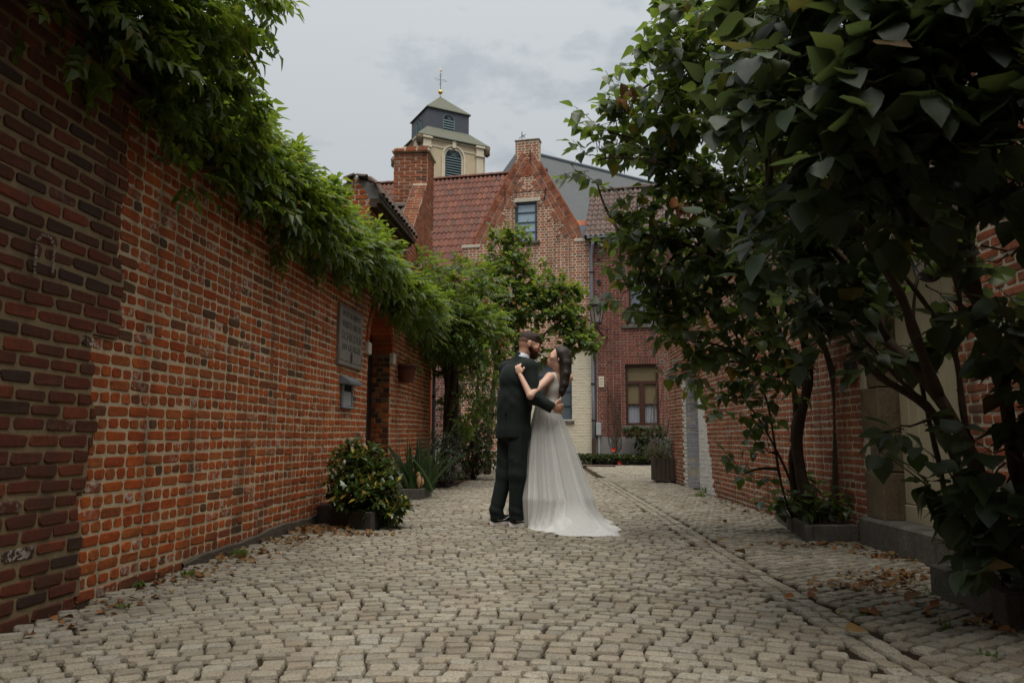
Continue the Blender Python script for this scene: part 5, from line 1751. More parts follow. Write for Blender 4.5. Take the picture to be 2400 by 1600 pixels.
def curve_pts(a, b, sag=0.0, jit=0.0, n=7, r=random):
    a, b = np.array(a, float), np.array(b, float)
    out = []
    L_ = np.linalg.norm(b - a)
    o1 = np.array([r.uniform(-1, 1), r.uniform(-1, 1), r.uniform(-1, 1)]) * jit * L_
    for i in range(n):
        t_ = i / (n - 1)
        out.append(a + (b - a) * t_ + o1 * math.sin(PI * t_) + np.array([0, 0, -sag * L_ * math.sin(PI * t_)]))
    return out

def heart_tree(name, base, label, cat, stems, blobs, mat, leaf_size, seed, ind, group=None, twig_len=.28, nleaf=8, droop=.75, vars_=10, extra=None, tr=.016, dens=1.0):
    """stems: list of (points, r0, r1). blobs: (centre, radii, n twigs)."""
    r = random.Random(seed)
    root = empty(name, base, label, cat, group)
    trunk = MB(); allp = []
    for pts, r0, r1 in stems:
        n = len(pts)
        # smooth through points
        P = [np.array(p, float) for p in pts]
        out = []
        for i in range(n - 1):
            p0, p1, p2, p3 = P[max(i - 1, 0)], P[i], P[i + 1], P[min(i + 2, n - 1)]
            for k in range(5):
                t_ = k / 5
                out.append(.5 * ((2 * p1) + (-p0 + p2) * t_ + (2 * p0 - 5 * p1 + 4 * p2 - p3) * t_ ** 2 + (-p0 + 3 * p1 - 3 * p2 + p3) * t_ ** 3))
        out.append(P[-1])
        m = len(out)
        rad = [(r0 + (r1 - r0) * i / (m - 1)) * (1 + .12 * math.sin(i * 1.3)) for i in range(m)]
        trunk.tube(out, rad, 8)
        allp += out
    trunk.build('trunk', M['bark'], root, True)
    AP = np.array(allp)
    tw = MB(); pieces = []
    LV = [heart_leaf(seed * 50 + k, mat) for k in range(vars_)]
    LC = [heart_leaf(seed * 50 + k, mat, crumple=1) for k in range(3)]
    for (c, rad, nt_) in blobs:
        nt_ = max(2, int(round(nt_ * dens)))
        c = np.array(c, float); rad = np.array(rad if hasattr(rad, '__len__') else (rad,) * 3, float)
        j = np.argmin(np.linalg.norm(AP - c, axis=1) + .15 * np.abs(AP[:, 2] - c[2]))
        bp = curve_pts(AP[j], c, -.06, .08, 8, r)
        tw.tube(bp, [tr * (1 - .6 * i / 7) for i in range(8)], 6)
        for k in range(nt_):
            d = np.array([r.gauss(0, 1), r.gauss(0, 1), r.gauss(0, 1)]); d /= np.linalg.norm(d)
            q = c + d * rad * (r.random() ** .45)
            s0 = bp[r.randint(3, 7)]
            out_d = d * np.array([1, 1, .5]) + np.array([r.uniform(-.4, .4), r.uniform(-.4, .4), r.uniform(-.1, .5)])
            out_d /= np.linalg.norm(out_d)
            e = q + out_d * twig_len * r.uniform(.5, 1.1)
            q0 = s0 + (q - s0) * r.uniform(.2, .6)
            tp = [q0, q0 * .4 + q * .6 + np.array([r.uniform(-.03, .03), r.uniform(-.03, .03), .02]), q, (q + e) / 2 + np.array([0, 0, .012]), e]
            if k % 2 == 0: tw.tube(tp, [.0055, .0045, .0035, .0028, .0018], 4, cap=False)
            else: tw.tube(tp[2:], [.0035, .0028, .0018], 4, cap=False)
            for i in range(nleaf):
                t_ = (i // 2 + .5) / (nleaf / 2)
                p = q + (e - q) * t_
                sd = np.cross(out_d, [0, 0, 1]); sd /= np.linalg.norm(sd) + 1e-6
                if (i // 2) % 2: sd = sd * .5 + np.array([0, 0, .8])
                dd = sd * (1 if i % 2 else -1) + out_d * r.uniform(.2, .8) + np.array([r.uniform(-.3, .3), r.uniform(-.3, .3), -droop * r.uniform(.4, 1.4)])
                sz = leaf_size * r.uniform(.62, 1.15)
                dd /= np.linalg.norm(dd)
                pieces.append(leaf_at(r.choice(LV) if r.random() > .025 else r.choice(LC), p + dd * sz * .4, dd, sz, r.uniform(-.6, .6)))
    if extra: extra(tw, pieces, LV, r)
    tw.build('branch', M['bark'], root, kind='stuff')
    place(pieces, 'leaf', root, ind, 'foliage')
    return root, AP

def planter(name, label, cat, pts, h, th, mat='bluestone', soil=True, base=0.0):
    """trough of stone slabs round the outline pts"""
    c = sum((Vector((p[0], p[1], 0)) for p in pts), Vector()) / len(pts)
    root = empty(name, (c.x, c.y, 0), label, cat)
    for i in range(len(pts)):
        a = Vector((pts[i][0], pts[i][1], 0)); b_ = Vector((pts[(i + 1) % len(pts)][0], pts[(i + 1) % len(pts)][1], 0))
        u_ = (b_ - a); L_ = u_.length; u_.normalize()
        n_ = Vector((-u_.y, u_.x, 0))
        if n_.dot(c - a) < 0: n_ = -n_
        f_ = Matrix(frame(tuple(a), tuple(u_), tuple(n_), (0, 0, 1)).tolist())
        m_ = MB(); k = 0
        e0 = th + .002 if i % 2 else 0
        m_.bbox(e0, L_ - e0, 0, th, -.03, h, f_, c=.007)
        m_.build('kerb_stone', M[mat], root)
    s_ = MB()
    vs = [(c.x, c.y, h * .86)] + [tuple(Vector((p[0], p[1], h * .74)).lerp(Vector((c.x, c.y, h * .74)), .02)) for p in pts]
    s_.add(vs, [(0, i + 1, (i + 1) % len(pts) + 1) for i in range(len(pts))])
    s_.build('soil', M['soil'], root)
    return root

# ------------------------------------------------------------------ right planters and lilacs
p1 = gnd(1820, 1217); p2 = gnd(1888, 1268); p3 = gnd(2010, 1268)
planter('planter', 'low grey stone planter at the foot of the right wall before the door step', 'planter', [(p1.x - .0, p1.y), (p2.x, p2.y), (rx(p2.y) - .03, p2.y + .02), (rx(p1.y) - .03, p1.y)], .125, .06)
q1 = gnd(2182, 1388); q2 = gnd(2365, 1476)
planter('planter', 'large grey stone planter in the right foreground corner', 'planter', [(q1.x, q1.y), (q2.x, q2.y), (rx(q2.y) - .02, q2.y), (rx(q1.y) - .02, q1.y + .02)], .15, .06)

# far lilac (A)
bx, by = 2.66, 6.75
A_stems = [
    ([(2.58, 6.6, .1), (2.50, 6.62, .8), at(1893, 900, 6.6), at(1880, 760, 6.5), at(1850, 600, 6.4), at(1790, 420, 6.2), at(1740, 250, 6.0)], .062, .018),
    ([(2.52, 6.75, .1), (2.48, 6.7, .6), at(1868, 1000, 6.65), at(1850, 850, 6.6), at(1800, 720, 6.5), at(1700, 620, 6.3), at(1600, 520, 6.2)], .035, .012),
    ([(2.74, 6.55, .1), at(1960, 1100, 6.55), at(1955, 900, 6.5), at(1915, 740, 6.4), at(1920, 560, 6.3), at(1960, 400, 6.1)], .036, .014),
    ([at(1880, 770, 6.5), at(1790, 660, 6.3), at(1680, 600, 6.1), at(1560, 560, 6.0), at(1450, 540, 5.9)], .03, .010),
    ([at(1850, 600, 6.4), at(1740, 500, 6.0), at(1640, 420, 5.7), at(1540, 380, 5.6)], .028, .010),
    ([at(1790, 420, 6.2), at(1700, 300, 5.8), at(1620, 200, 5.5), at(1560, 120, 5.4)], .022, .009),
    ([(2.50, 6.62, .12), at(1850, 1120, 6.5), at(1790, 1000, 6.4), at(1740, 930, 6.35)], .014, .006),
    ([(2.46, 6.68, .12), at(1830, 1130, 6.5), at(1800, 950, 6.4), at(1760, 850, 6.4)], .014, .006),
]
A_blobs = []
rA = random.Random(77)
def blob(px, py, Y, rad, n): A_blobs.append((at(px, py, Y), rad, n))
# the crown: outer (left) rim and bulk; numbers are bearing/height of each clump and its distance
for (px, py, Y, rad, n) in (
    (1400, 375, 6.2, .13, 7), (1425, 310, 6.1, .17, 10), (1400, 430, 6.3, .07, 3), (1475, 240, 6.0, .22, 14), (1500, 320, 6.0, .24, 17), (1560, 60, 5.2, .24, 18), (1590, 150, 5.2, .26, 22), (1540, 250, 5.7, .26, 22), (1620, 260, 5.5, .32, 34), (1680, 100, 5.0, .34, 36),
    (1740, 220, 5.0, .36, 40), (1580, 430, 6.0, .27, 24), (1640, 400, 5.8, .34, 36), (1475, 580, 6.2, .16, 9),
    (1520, 560, 6.2, .28, 26), (1490, 690, 6.3, .20, 12), (1580, 620, 6.2, .32, 32), (1560, 720, 6.4, .22, 16), (1530, 770, 6.3, .13, 6), (1650, 560, 6.0, .34, 36), (1640, 720, 6.4, .28, 24), (1620, 800, 6.4, .20, 13), (1640, 850, 6.5, .14, 7),
    (1720, 640, 6.2, .34, 30), (1740, 460, 5.8, .38, 44), (1710, 760, 6.4, .24, 16), (1780, 820, 6.3, .22, 12), (1830, 760, 6.2, .24, 14), (1820, 560, 6.1, .38, 34), (1840, 350, 5.6, .40, 40),
    (1730, 930, 6.3, .20, 13), (1770, 870, 6.3, .16, 9), (1850, 880, 6.2, .18, 8), (1745, 1110, 6.5, .10, 4), (1800, 1060, 6.4, .10, 4), (1900, 660, 6.3, .30, 18), (1960, 560, 6.2, .34, 22)):
    blob(px, py, Y, rad, n)
def A_extra(tw, pieces, LV, r):
    # fresh shoots round the foot
    for k in range(26):
        b0 = np.array([r.uniform(2.42, 2.80), r.uniform(6.25, 6.95), .10])
        e = b0 + np.array([r.uniform(-.28, .12), r.uniform(-.3, .1), r.uniform(.08, .42)])
        tw.tube([b0, (b0 + e) / 2 + np.array([0, 0, .03]), e], [.005, .004, .002], 4, cap=False)
        for i in range(7):
            p = b0 + (e - b0) * r.uniform(.3, 1.0)
            d = np.array([r.uniform(-1, 1), r.uniform(-1, .4), r.uniform(-.7, .3)]); d /= np.linalg.norm(d)
            sz = r.uniform(.06, .11)
            pieces.append(leaf_at(r.choice(LV), p + d * sz * .4, d, sz, r.uniform(-.5, .5)))
    # hanging dead brown cluster is its own part below
heart_tree('lilac_tree', (2.55, 6.6, 0), 'many-stemmed lilac tree arching over the lane from the low planter by the wall', 'tree', A_stems, A_blobs, 'leaf_lilac', .105, 3, 300, extra=A_extra, dens=.8)
# dry brown leaves hanging in the lilac
dl = []
r_ = random.Random(9)
lr_ = [t_ for t_ in COL.objects if t_.name == 'lilac_tree'][0]
DV = [heart_leaf(900 + k, 'leaf_fallen', crumple=1, name='dry_leaf') for k in range(5)]
top_ = at(1722, 180, 4.9)
for k in range(16):
    p = np.array(top_) + np.array([r_.uniform(-.05, .05), r_.uniform(-.05, .05), -k * .032])
    d = np.array([r_.uniform(-.6, .6), r_.uniform(-.6, .6), -1.0])
    dl.append(leaf_at(r_.choice(DV), p, d, r_.uniform(.07, .10), r_.uniform(-1.5, 1.5)))
for (px, py) in ((1470, 205), (1490, 215), (1455, 230), (1860, 430), (1580, 470), (1590, 490)):
    p = at(px, py, 5.3 if px < 1700 else 4.6)
    for k in range(2):
        dl.append(leaf_at(r_.choice(DV), np.array(p) + np.array([r_.uniform(-.04, .04), 0, r_.uniform(-.04, .04)]), [r_.uniform(-1, 1), r_.uniform(-1, 0), -1], .09, r_.uniform(-1.5, 1.5)))
place(dl, 'dry_leaf', lr_, 60)
hb = MB(); hb.tube([np.array(top_) + np.array([0, 0, .12]), top_, np.array(top_) + np.array([.01, 0, -.5])], [.006, .005, .003], 5); hb.build('dead_twig', M['bark'], lr_)

# near lilac (B), rooted in the big planter
B_stems = [
    ([(2.55, 3.75, .12), at(2240, 1200, 3.9), at(2200, 1080, 3.95), at(2160, 900, 4.0), at(2140, 760, 4.0), at(2150, 640, 3.9)], .018, .008),
    ([(2.44, 3.8, .12), at(2300, 1150, 3.7), at(2260, 980, 3.7), at(2235, 820, 3.65), at(2160, 700, 3.6), at(2080, 600, 3.6)], .020, .009),
    ([at(2170, 950, 3.9), at(2080, 860, 3.9), at(2000, 770, 3.9), at(1930, 730, 3.9)], .014, .007),
    ([at(2235, 820, 3.65), at(2250, 700, 3.5), at(2200, 560, 3.4)], .013, .007),
    ([(2.52, 3.62, .12), at(2330, 1240, 3.6), at(2290, 1100, 3.62), at(2200, 930, 3.7), at(2080, 800, 3.85), at(1990, 730, 4.0), at(1880, 700, 4.2)], .040, .018),
    ([(2.47, 3.70, .12), at(2265, 1180, 3.8), at(2235, 1060, 3.85), at(2170, 950, 3.9), at(2060, 880, 4.0), at(1990, 790, 4.1), at(1900, 690, 4.2), at(1820, 600, 4.3)], .030, .013),
    ([(2.60, 3.50, .12), at(2400, 1150, 3.5), at(2350, 900, 3.4), at(2290, 700, 3.3), at(2270, 560, 3.2), at(2240, 400, 3.0)], .040, .018),
    ([at(2200, 930, 3.7), at(2150, 800, 3.6), at(2110, 690, 3.5), at(2030, 560, 3.3), at(1960, 420, 3.1)], .03, .013),
    ([at(2290, 700, 3.3), at(2180, 560, 3.1), at(2100, 430, 2.9), at(2000, 300, 2.7)], .028, .011),
    ([at(2080, 800, 3.85), at(2000, 640, 3.7), at(1900, 540, 3.6), at(1800, 470, 3.5)], .022, .010),
    ([at(2350, 900, 3.4), at(2420, 700, 3.1), at(2440, 500, 2.9)], .028, .012),
    ([at(2240, 400, 3.0), at(2200, 200, 2.8), at(2150, 20, 2.6), at(2100, -150, 2.5)], .02, .01),
    ([at(2060, 880, 4.0), at(2010, 840, 4.0), at(1990, 790, 3.95)], .012, .008),
]
B_blobs = []
for (px, py, Y, rad, n) in (
    (2000, 120, 2.7, .24, 17), (2100, 60, 2.6, .26, 19), (2220, 80, 2.5, .28, 20), (2330, 120, 2.5, .28, 20), (1920, 60, 3.0, .22, 15), (1850, 150, 3.1, .20, 13),
    (1900, 260, 2.9, .24, 17), (2020, 280, 2.7, .28, 22), (2150, 250, 2.6, .28, 20), (2280, 290, 2.6, .30, 22), (2380, 320, 2.6, .26, 16),
    (1800, 330, 3.3, .22, 13), (1930, 400, 3.0, .25, 16), (2060, 420, 2.9, .28, 19), (2180, 420, 3.0, .16, 4), (2330, 430, 2.8, .16, 5), (1880, 520, 3.4, .22, 12),
    (1990, 540, 3.2, .20, 10), (2120, 560, 3.3, .12, 3), (1790, 100, 3.6, .24, 16), (1760, 580, 3.8, .20, 9), (1850, 680, 3.9, .18, 8), (1950, 650, 3.7, .15, 6),
    (2400, 740, 3.0, .12, 5), (2360, 780, 3.1, .12, 4), (2400, 880, 3.1, .16, 9), (2370, 960, 3.2, .12, 5), (2390, 1080, 3.2, .18, 11), (2360, 1130, 3.4, .10, 4), (2410, 1250, 3.2, .18, 10),
    (2370, 600, 2.9, .12, 3), (2070, 640, 3.6, .16, 9), (2000, 720, 3.8, .16, 9), (2160, 650, 3.7, .12, 5), (2060, 800, 3.9, .12, 5), (2120, 820, 3.9, .08, 3), (1930, 760, 4.0, .12, 6), (2130, 1000, 3.8, .08, 3), (2420, 150, 2.3, .26, 14), (2050, -60, 2.6, .26, 15), (2250, -80, 2.4, .28, 15), (1850, -40, 3.2, .22, 12), (1700, 20, 4.0, .24, 14)):
    B_blobs.append((at(px, py, Y), rad, n))
def B_extra(tw, pieces, LV, r):
    for (bp, ep) in (((2290, 1270, 3.55), (2065, 1060, 3.5)), ((2300, 1260, 3.6), (2150, 1040, 3.45)), ((2320, 1290, 3.5), (2170, 1140, 3.4)), ((2330, 1300, 3.45), (2230, 1190, 3.3)), ((2250, 1290, 3.7), (2200, 1150, 3.6)), ((2380, 1330, 3.3), (2300, 1240, 3.2)), ((2390, 1350, 3.3), (2260, 1330, 3.2))):
        a = np.array(at(*bp)); b_ = np.array(at(*ep))
        pts = curve_pts(a, b_, -.08, .04, 6, r)
        tw.tube(pts, [.006, .005, .005, .004, .003, .002], 5, cap=False)
        for i in range(10):
            p = pts[r.randint(2, 5)] + np.array([r.uniform(-.02, .02)] * 3)
            d = np.array([r.uniform(-1, .8), r.uniform(-.8, .5), r.uniform(-1.0, .15)]); d /= np.linalg.norm(d)
            sz = r.uniform(.075, .125)
            pieces.append(leaf_at(r.choice(LV), p + d * sz * .4, d, sz, r.uniform(-.6, .6)))
    for k in range(34):
        b0 = np.array([r.uniform(2.35, 2.72), r.uniform(3.35, 4.05), .12])
        e = b0 + np.array([r.uniform(-.2, .1), r.uniform(-.2, .2), r.uniform(.05, .35)])
        tw.tube([b0, e], [.004, .002], 4, cap=False)
        for i in range(5):
            d = np.array([r.uniform(-1, 1), r.uniform(-1, .4), r.uniform(-.6, .3)]); d /= np.linalg.norm(d)
            sz = r.uniform(.04, .09)
            pieces.append(leaf_at(r.choice(LV), b0 + (e - b0) * r.uniform(.4, 1) + d * sz * .4, d, sz, r.uniform(-.5, .5)))
heart_tree('lilac_tree', (2.5, 3.65, 0), 'thick-stemmed lilac leaning from the big right foreground planter across the door', 'tree', B_stems, B_blobs, 'leaf_lilac_shaded', .118, 4, 300, extra=B_extra, dens=.85, twig_len=.22, tr=.011)

# ------------------------------------------------------------------ wisteria along the left wall
WL = empty('wisteria', (lx(13.2) + .25, 13.1, 0), 'long wisteria vine with feathery green leaves draped over the left wall', 'vine')
wr = random.Random(21)
CV = [compound_leaf(k, 'leaf_wisteria', n=wr.choice((4, 5, 6)), L=wr.uniform(.20, .28)) for k in range(12)]
stem = MB()
pieces = []
# profile along the wall (Y): bottom z, top z, outward reach, overhang offset
prof = [(0.5, 3.05, 4.2, .30), (2.6, 3.02, 4.0, .32), (3.6, 3.0, 3.7, .30), (4.3, 2.90, 3.33, .27), (4.9, 2.76, 3.20, .26), (5.5, 2.66, 3.13, .26), (6.3, 2.58, 3.10, .26), (7.2, 2.56, 3.10, .26),
        (8.0, 2.60, 3.12, .26), (8.8, 2.68, 3.20, .28), (9.4, 2.66, 3.08, .33), (10.0, 2.52, 3.0, .40), (11.0, 2.42, 3.0, .46), (12.0, 2.3, 3.1, .60), (13.0, 2.1, 3.3, .75), (14.0, 2.05, 3.5, .85), (15.0, 2.2, 3.4, .6)]
def prf(y):
    for a, b_ in zip(prof[:-1], prof[1:]):
        if a[0] <= y <= b_[0]:
            t_ = (y - a[0]) / (b_[0] - a[0]); return [a[i] + (b_[i] - a[i]) * t_ for i in range(4)]
    return list(prof[-1])
main = []
for k in range(70):
    y = 13.1 - k * .18
    main.append((lx(y) + .10 + .05 * math.sin(k * .9), y, 2.85 + .12 * math.sin(k * .5) + (.5 if y < 3 else 0)))
stem.tube(main, [.055 - .0005 * i for i in range(70)], 7)
main2 = [(p[0] + .05 * math.sin(i * 1.3), p[1], p[2] + .05 * math.cos(i * 1.3) - .08) for i, p in enumerate(main)]
stem.tube(main2, .025, 6)
tk = np.array([lx(13.3) + .30, 13.15, 0])
for k in range(5):
    ph = k * 1.25
    pts = [tk + np.array([.09 * math.cos(ph + z_ * 1.6) + .10 * math.sin(z_ * 1.1), .09 * math.sin(ph + z_ * 1.6), z_]) for z_ in np.linspace(-.02, 2.8, 22)]
    stem.tube(pts, [.06 - .022 * i / 21 for i in range(22)], 7)
for (px0, py0, Y0, px1, py1, Y1, r0) in ((1020, 880, 13.2, 1110, 820, 12.8, .03), (1020, 870, 13.2, 1125, 850, 12.9, .022), (1015, 820, 13.2, 1090, 830, 13.0, .02), (1070, 870, 14, 1140, 860, 14, .015)):
    stem.tube(curve_pts(at(px0, py0, Y0), at(px1, py1, Y1), .12, .05, 8, wr), [r0 * (1 - .6 * i / 7) for i in range(8)], 6)
stem.build('trunk', M['bark'], WL, True)
y = 0.6
def add_comp(p, out, size):
    d = np.array(out) + np.array([wr.uniform(-.7, .7), wr.uniform(-.9, .9), wr.uniform(-.55, .75)])
    pieces.append(leaf_at(wr.choice(CV), p, d, size * wr.uniform(.7, 1.05), wr.uniform(-.9, .9)))
cl_rng = random.Random(4)
N = 0
while y < 14.9:
    zb_, zt__, reach = prf(y)[1:4]
    h = zt__ - zb_
    lump = 1 + .22 * math.sin(y * 3.1) + .14 * math.sin(y * 7.7 + 1)
    dens = 29 if y > 3 else 18
    for k in range(dens):
        a = wr.uniform(-.55, 1.08) * PI        # angle round the section, 0 = outwards, pi/2 = up
        rr_ = (wr.random() ** .35)
        cz = zb_ + h * .55; 
        ex = reach * lump * rr_; ez = (zt__ - cz if math.sin(a) > 0 else cz - zb_) * rr_ * (.9 + .2 * lump)
        ox = ex * math.cos(a); oz = ez * math.sin(a)
        if math.cos(a) < 0: ox *= .5
        hx = lx(y) if y < 13.3 else lx(13.3) + (y - 13.3) * .15
        p = np.array([hx + .03 + ox, y + wr.uniform(-.06, .06), cz + oz])
        if ox < 0 and p[2] < 2.97: continue
        if 9.2 < y < 11.1 and p[2] > 3.22 and ox < .2: continue
        out = np.array([math.cos(a) * .9 + .25, -.35, math.sin(a) * .8 - .1])
        add_comp(p, out, wr.uniform(.75, 1.15))
        N += 1
    y += .085
# overhead sprays reaching out near the camera (top left of the view, plus unseen clumps added above to darken the ground), further drooping tongues
for (px, py, Y, rad, n) in ((200, 20, 3.6, .35, 60), (330, 60, 3.9, .35, 60), (430, 40, 4.1, .28, 46), (520, 20, 4.3, .22, 34), (570, 30, 4.5, .13, 14), (400, 160, 4.2, .26, 34), (470, 180, 4.5, .20, 22), (330, 250, 4.2, .2, 22), (110, -60, 3.4, .4, 50), (480, -80, 4.1, .35, 50), (250, -260, 3.4, .45, 60), (450, -330, 3.2, .4, 50), (100, -500, 2.8, .5, 60), (350, -620, 2.6, .5, 60), (560, -40, 4.3, .2, 24),
                           (505, 470, 5.2, .10, 7), (430, 420, 4.7, .12, 9), (640, 560, 6.2, .12, 10), (600, 520, 6.0, .14, 12), (560, 590, 5.9, .06, 3), (790, 640, 8.0, .14, 10), (700, 600, 7.0, .12, 8)):
    c = np.array(at(px, py, Y))
    for k in range(n):
        d = np.array([wr.gauss(0, 1), wr.gauss(0, 1), wr.gauss(0, .8)]); d /= np.linalg.norm(d)
        add_comp(c + d * rad * wr.random() ** .4, d + np.array([.3, 0, -.2]), wr.uniform(.7, 1.1))
# mass beyond the doorway that leans into the lane
for (px, py, Y, rad, n) in ((960, 650, 12.0, .50, 90), (1010, 700, 12.4, .60, 120), (1060, 690, 12.8, .60, 110), (1090, 760, 12.8, .60, 120), (1120, 720, 12.8, .45, 80), (1130, 800, 12.6, .45, 80), (1150, 860, 12.6, .30, 40), (1155, 760, 12.6, .28, 36), (1040, 790, 12.9, .4, 50), (1010, 640, 12.8, .35, 45), (1140, 660, 13.0, .30, 34), (1085, 650, 13.0, .32, 36),
                           (1120, 900, 12.8, .35, 36), (1080, 960, 13.2, .35, 36), (1110, 980, 13.0, .28, 26), (1050, 900, 13.4, .25, 16), (1160, 920, 12.8, .18, 14)):
    c = np.array(at(px, py, Y))
    for k in range(n):
        d = np.array([wr.gauss(0, 1), wr.gauss(0, 1), wr.gauss(0, 1)]); d /= np.linalg.norm(d)
        add_comp(c + d * rad * wr.random() ** .4, d * .8 + np.array([.2, -.3, -.2]), wr.uniform(.8, 1.15))
place(pieces, 'leaf', WL, 300, 'foliage')
# a few withered orange sprays
OV = [compound_leaf(70 + k, 'leaf_fallen', n=5, L=.22, name='dry_leaf') for k in range(3)]
pcs = []
for (px, py, Y, n) in ((590, 250, 5.6, 5), (605, 430, 5.9, 8), (570, 470, 5.7, 7), (470, 230, 4.9, 2), (700, 560, 6.9, 4), (1060, 640, 12.5, 6), (1140, 700, 12.6, 5), (1165, 790, 12.4, 4), (860, 530, 9.0, 4)):
    c = np.array(at(px, py, Y)); c[0] += .03
    for k in range(n):
        d = np.array([wr.uniform(-.3, 1), wr.uniform(-.8, .3), wr.uniform(-1.2, .0)])
        pcs.append(leaf_at(wr.choice(OV), c + np.array([wr.uniform(-.05, .05), wr.uniform(-.08, .08), wr.uniform(-.06, .06)]), d, wr.uniform(.6, .9)))
place(pcs, 'dry_leaf', WL, 60)

# ------------------------------------------------------------------ tree in front of the gable house
T_stems = [
    ([(-.55, 16.4, 0), (-.5, 16.4, .8), at(1160, 880, 16.2), at(1175, 800, 16.1), at(1185, 700, 16.1), at(1190, 620, 16.1)], .07, .02),
    ([at(1165, 850, 16.2), at(1230, 830, 15.8), at(1290, 770, 15.6), at(1350, 740, 15.5), at(1400, 760, 15.4)], .035, .012),
    ([at(1175, 800, 16.1), at(1230, 740, 16), at(1290, 700, 15.9), at(1330, 690, 15.8)], .03, .012),
    ([(-.75, 16.2, 0), at(1120, 900, 16.2), at(1140, 760, 16.2), at(1130, 650, 16.2)], .04, .015),
]
T_blobs = [(at(px, py, Y), rad, n) for (px, py, Y, rad, n) in (
    (1190, 590, 16.2, .42, 34), (1150, 640, 16.2, .45, 34), (1220, 640, 16.0, .45, 36), (1130, 720, 16.1, .5, 34), (1190, 700, 15.9, .5, 44), (1240, 720, 15.9, .42, 34), (1190, 780, 15.9, .45, 34), (1130, 800, 16.2, .42, 24),
    (1300, 690, 15.8, .38, 30), (1330, 680, 15.7, .28, 20), (1290, 740, 15.7, .38, 28), (1330, 740, 15.6, .34, 26), (1350, 780, 15.5, .26, 16), (1350, 790, 15.5, .20, 12), (1385, 805, 15.4, .13, 7), (1250, 790, 15.7, .2, 7),
    (1225, 560, 16.2, .2, 8), (1165, 560, 16.2, .16, 7), (1240, 850, 15.9, .22, 10), (1205, 860, 15.9, .25, 12), (1260, 680, 15.9, .3, 18), (1375, 815, 15.4, .12, 5), (1270, 830, 15.7, .16, 6))]
heart_tree('young_tree', (-.55, 16.4, 0), 'bushy green tree before the gable house behind the couple', 'tree', T_stems, T_blobs, 'leaf_tree', .12, 6, 300, twig_len=.26, nleaf=8, dens=1.35)

# ------------------------------------------------------------------ shrubs
def shrub(name, base, label, cat, blobs, mat, wl, ls, seed, per=1.0, group=None, ind=60, stems=6, vname='leaf', up=.4, ret=False):
    r = random.Random(seed)
    root = empty(name, base, label, cat, group)
    LVs = [lance_leaf(seed * 10 + k, mat, wl, vname) for k in range(6)]
    st_ = MB(); pcs = []
    b0 = np.array(base, float)
    for (c, rad, n) in blobs:
        c = np.array(c, float); rad = np.array(rad if hasattr(rad, '__len__') else (rad,) * 3, float)
        for k in range(max(1, stems // 2)):
            s0 = b0 + np.array([r.uniform(-.06, .06), r.uniform(-.06, .06), 0])
            st_.tube(curve_pts(s0, c + np.array([r.uniform(-.6, .6), r.uniform(-.6, .6), r.uniform(-.3, .5)]) * rad, -.05, .08, 6, r), [.010, .009, .008, .006, .004, .003], 5, cap=False)
        for k in range(int(n * per)):
            d = np.array([r.gauss(0, 1), r.gauss(0, 1), r.gauss(0, 1)]); d /= np.linalg.norm(d)
            q = c + d * rad * (r.random() ** .4)
            # rosette of leaves at a twig tip
            ax = d + np.array([0, 0, up]); ax /= np.linalg.norm(ax)
            m_ = r.randint(4, 6)
            for i in range(m_):
                a = 2 * PI * i / m_ + r.uniform(-.4, .4)
                s_, _, n_ = rot_basis(ax)
                dd = ax * r.uniform(.3, 1.0) + s_ * math.cos(a) + n_ * math.sin(a)
                pcs.append(leaf_at(r.choice(LVs), q, dd, ls * r.uniform(.7, 1.2), r.uniform(-.5, .5)))
    st_.build('stem', M['bark'], root)
    place(pcs, 'leaf', root, ind, 'foliage')
    return root
# variegated glossy shrub in the left stone planter
a1 = gnd(770, 1221); a2 = gnd(868, 1241); a3 = gnd(935, 1212)
planter('planter', 'dark stone planter on the left holding a yellow-flecked glossy shrub', 'planter', [(lx(a1.y) + .03, a1.y - .03), (a2.x, a2.y), (a2.x + .16, a2.y + .55), (lx(a1.y + .55) + .03, a1.y + .55)], .15, .05, 'bluestone_dark')
sb_ = [(at(px, py, Y), rad, n) for (px, py, Y, rad, n) in ((850, 1080, 7.3, .20, 44), (815, 1110, 7.3, .18, 36), (880, 1130, 7.2, .22, 50), (830, 1160, 7.1, .20, 44), (900, 1160, 7.1, .18, 40), (925, 1190, 7.0, .13, 26), (790, 1150, 7.4, .14, 22), (865, 1180, 6.95, .14, 22), (835, 1055, 7.4, .10, 12), (905, 1110, 7.3, .12, 20), (800, 1080, 7.5, .12, 16))]
shrub('spotted_laurel', (-1.62, 7.25, .1), 'glossy dark shrub flecked with yellow leaves by the left wall', 'shrub', sb_, 'leaf_glossy', .42, .085, 31, ind=200, per=1.6)
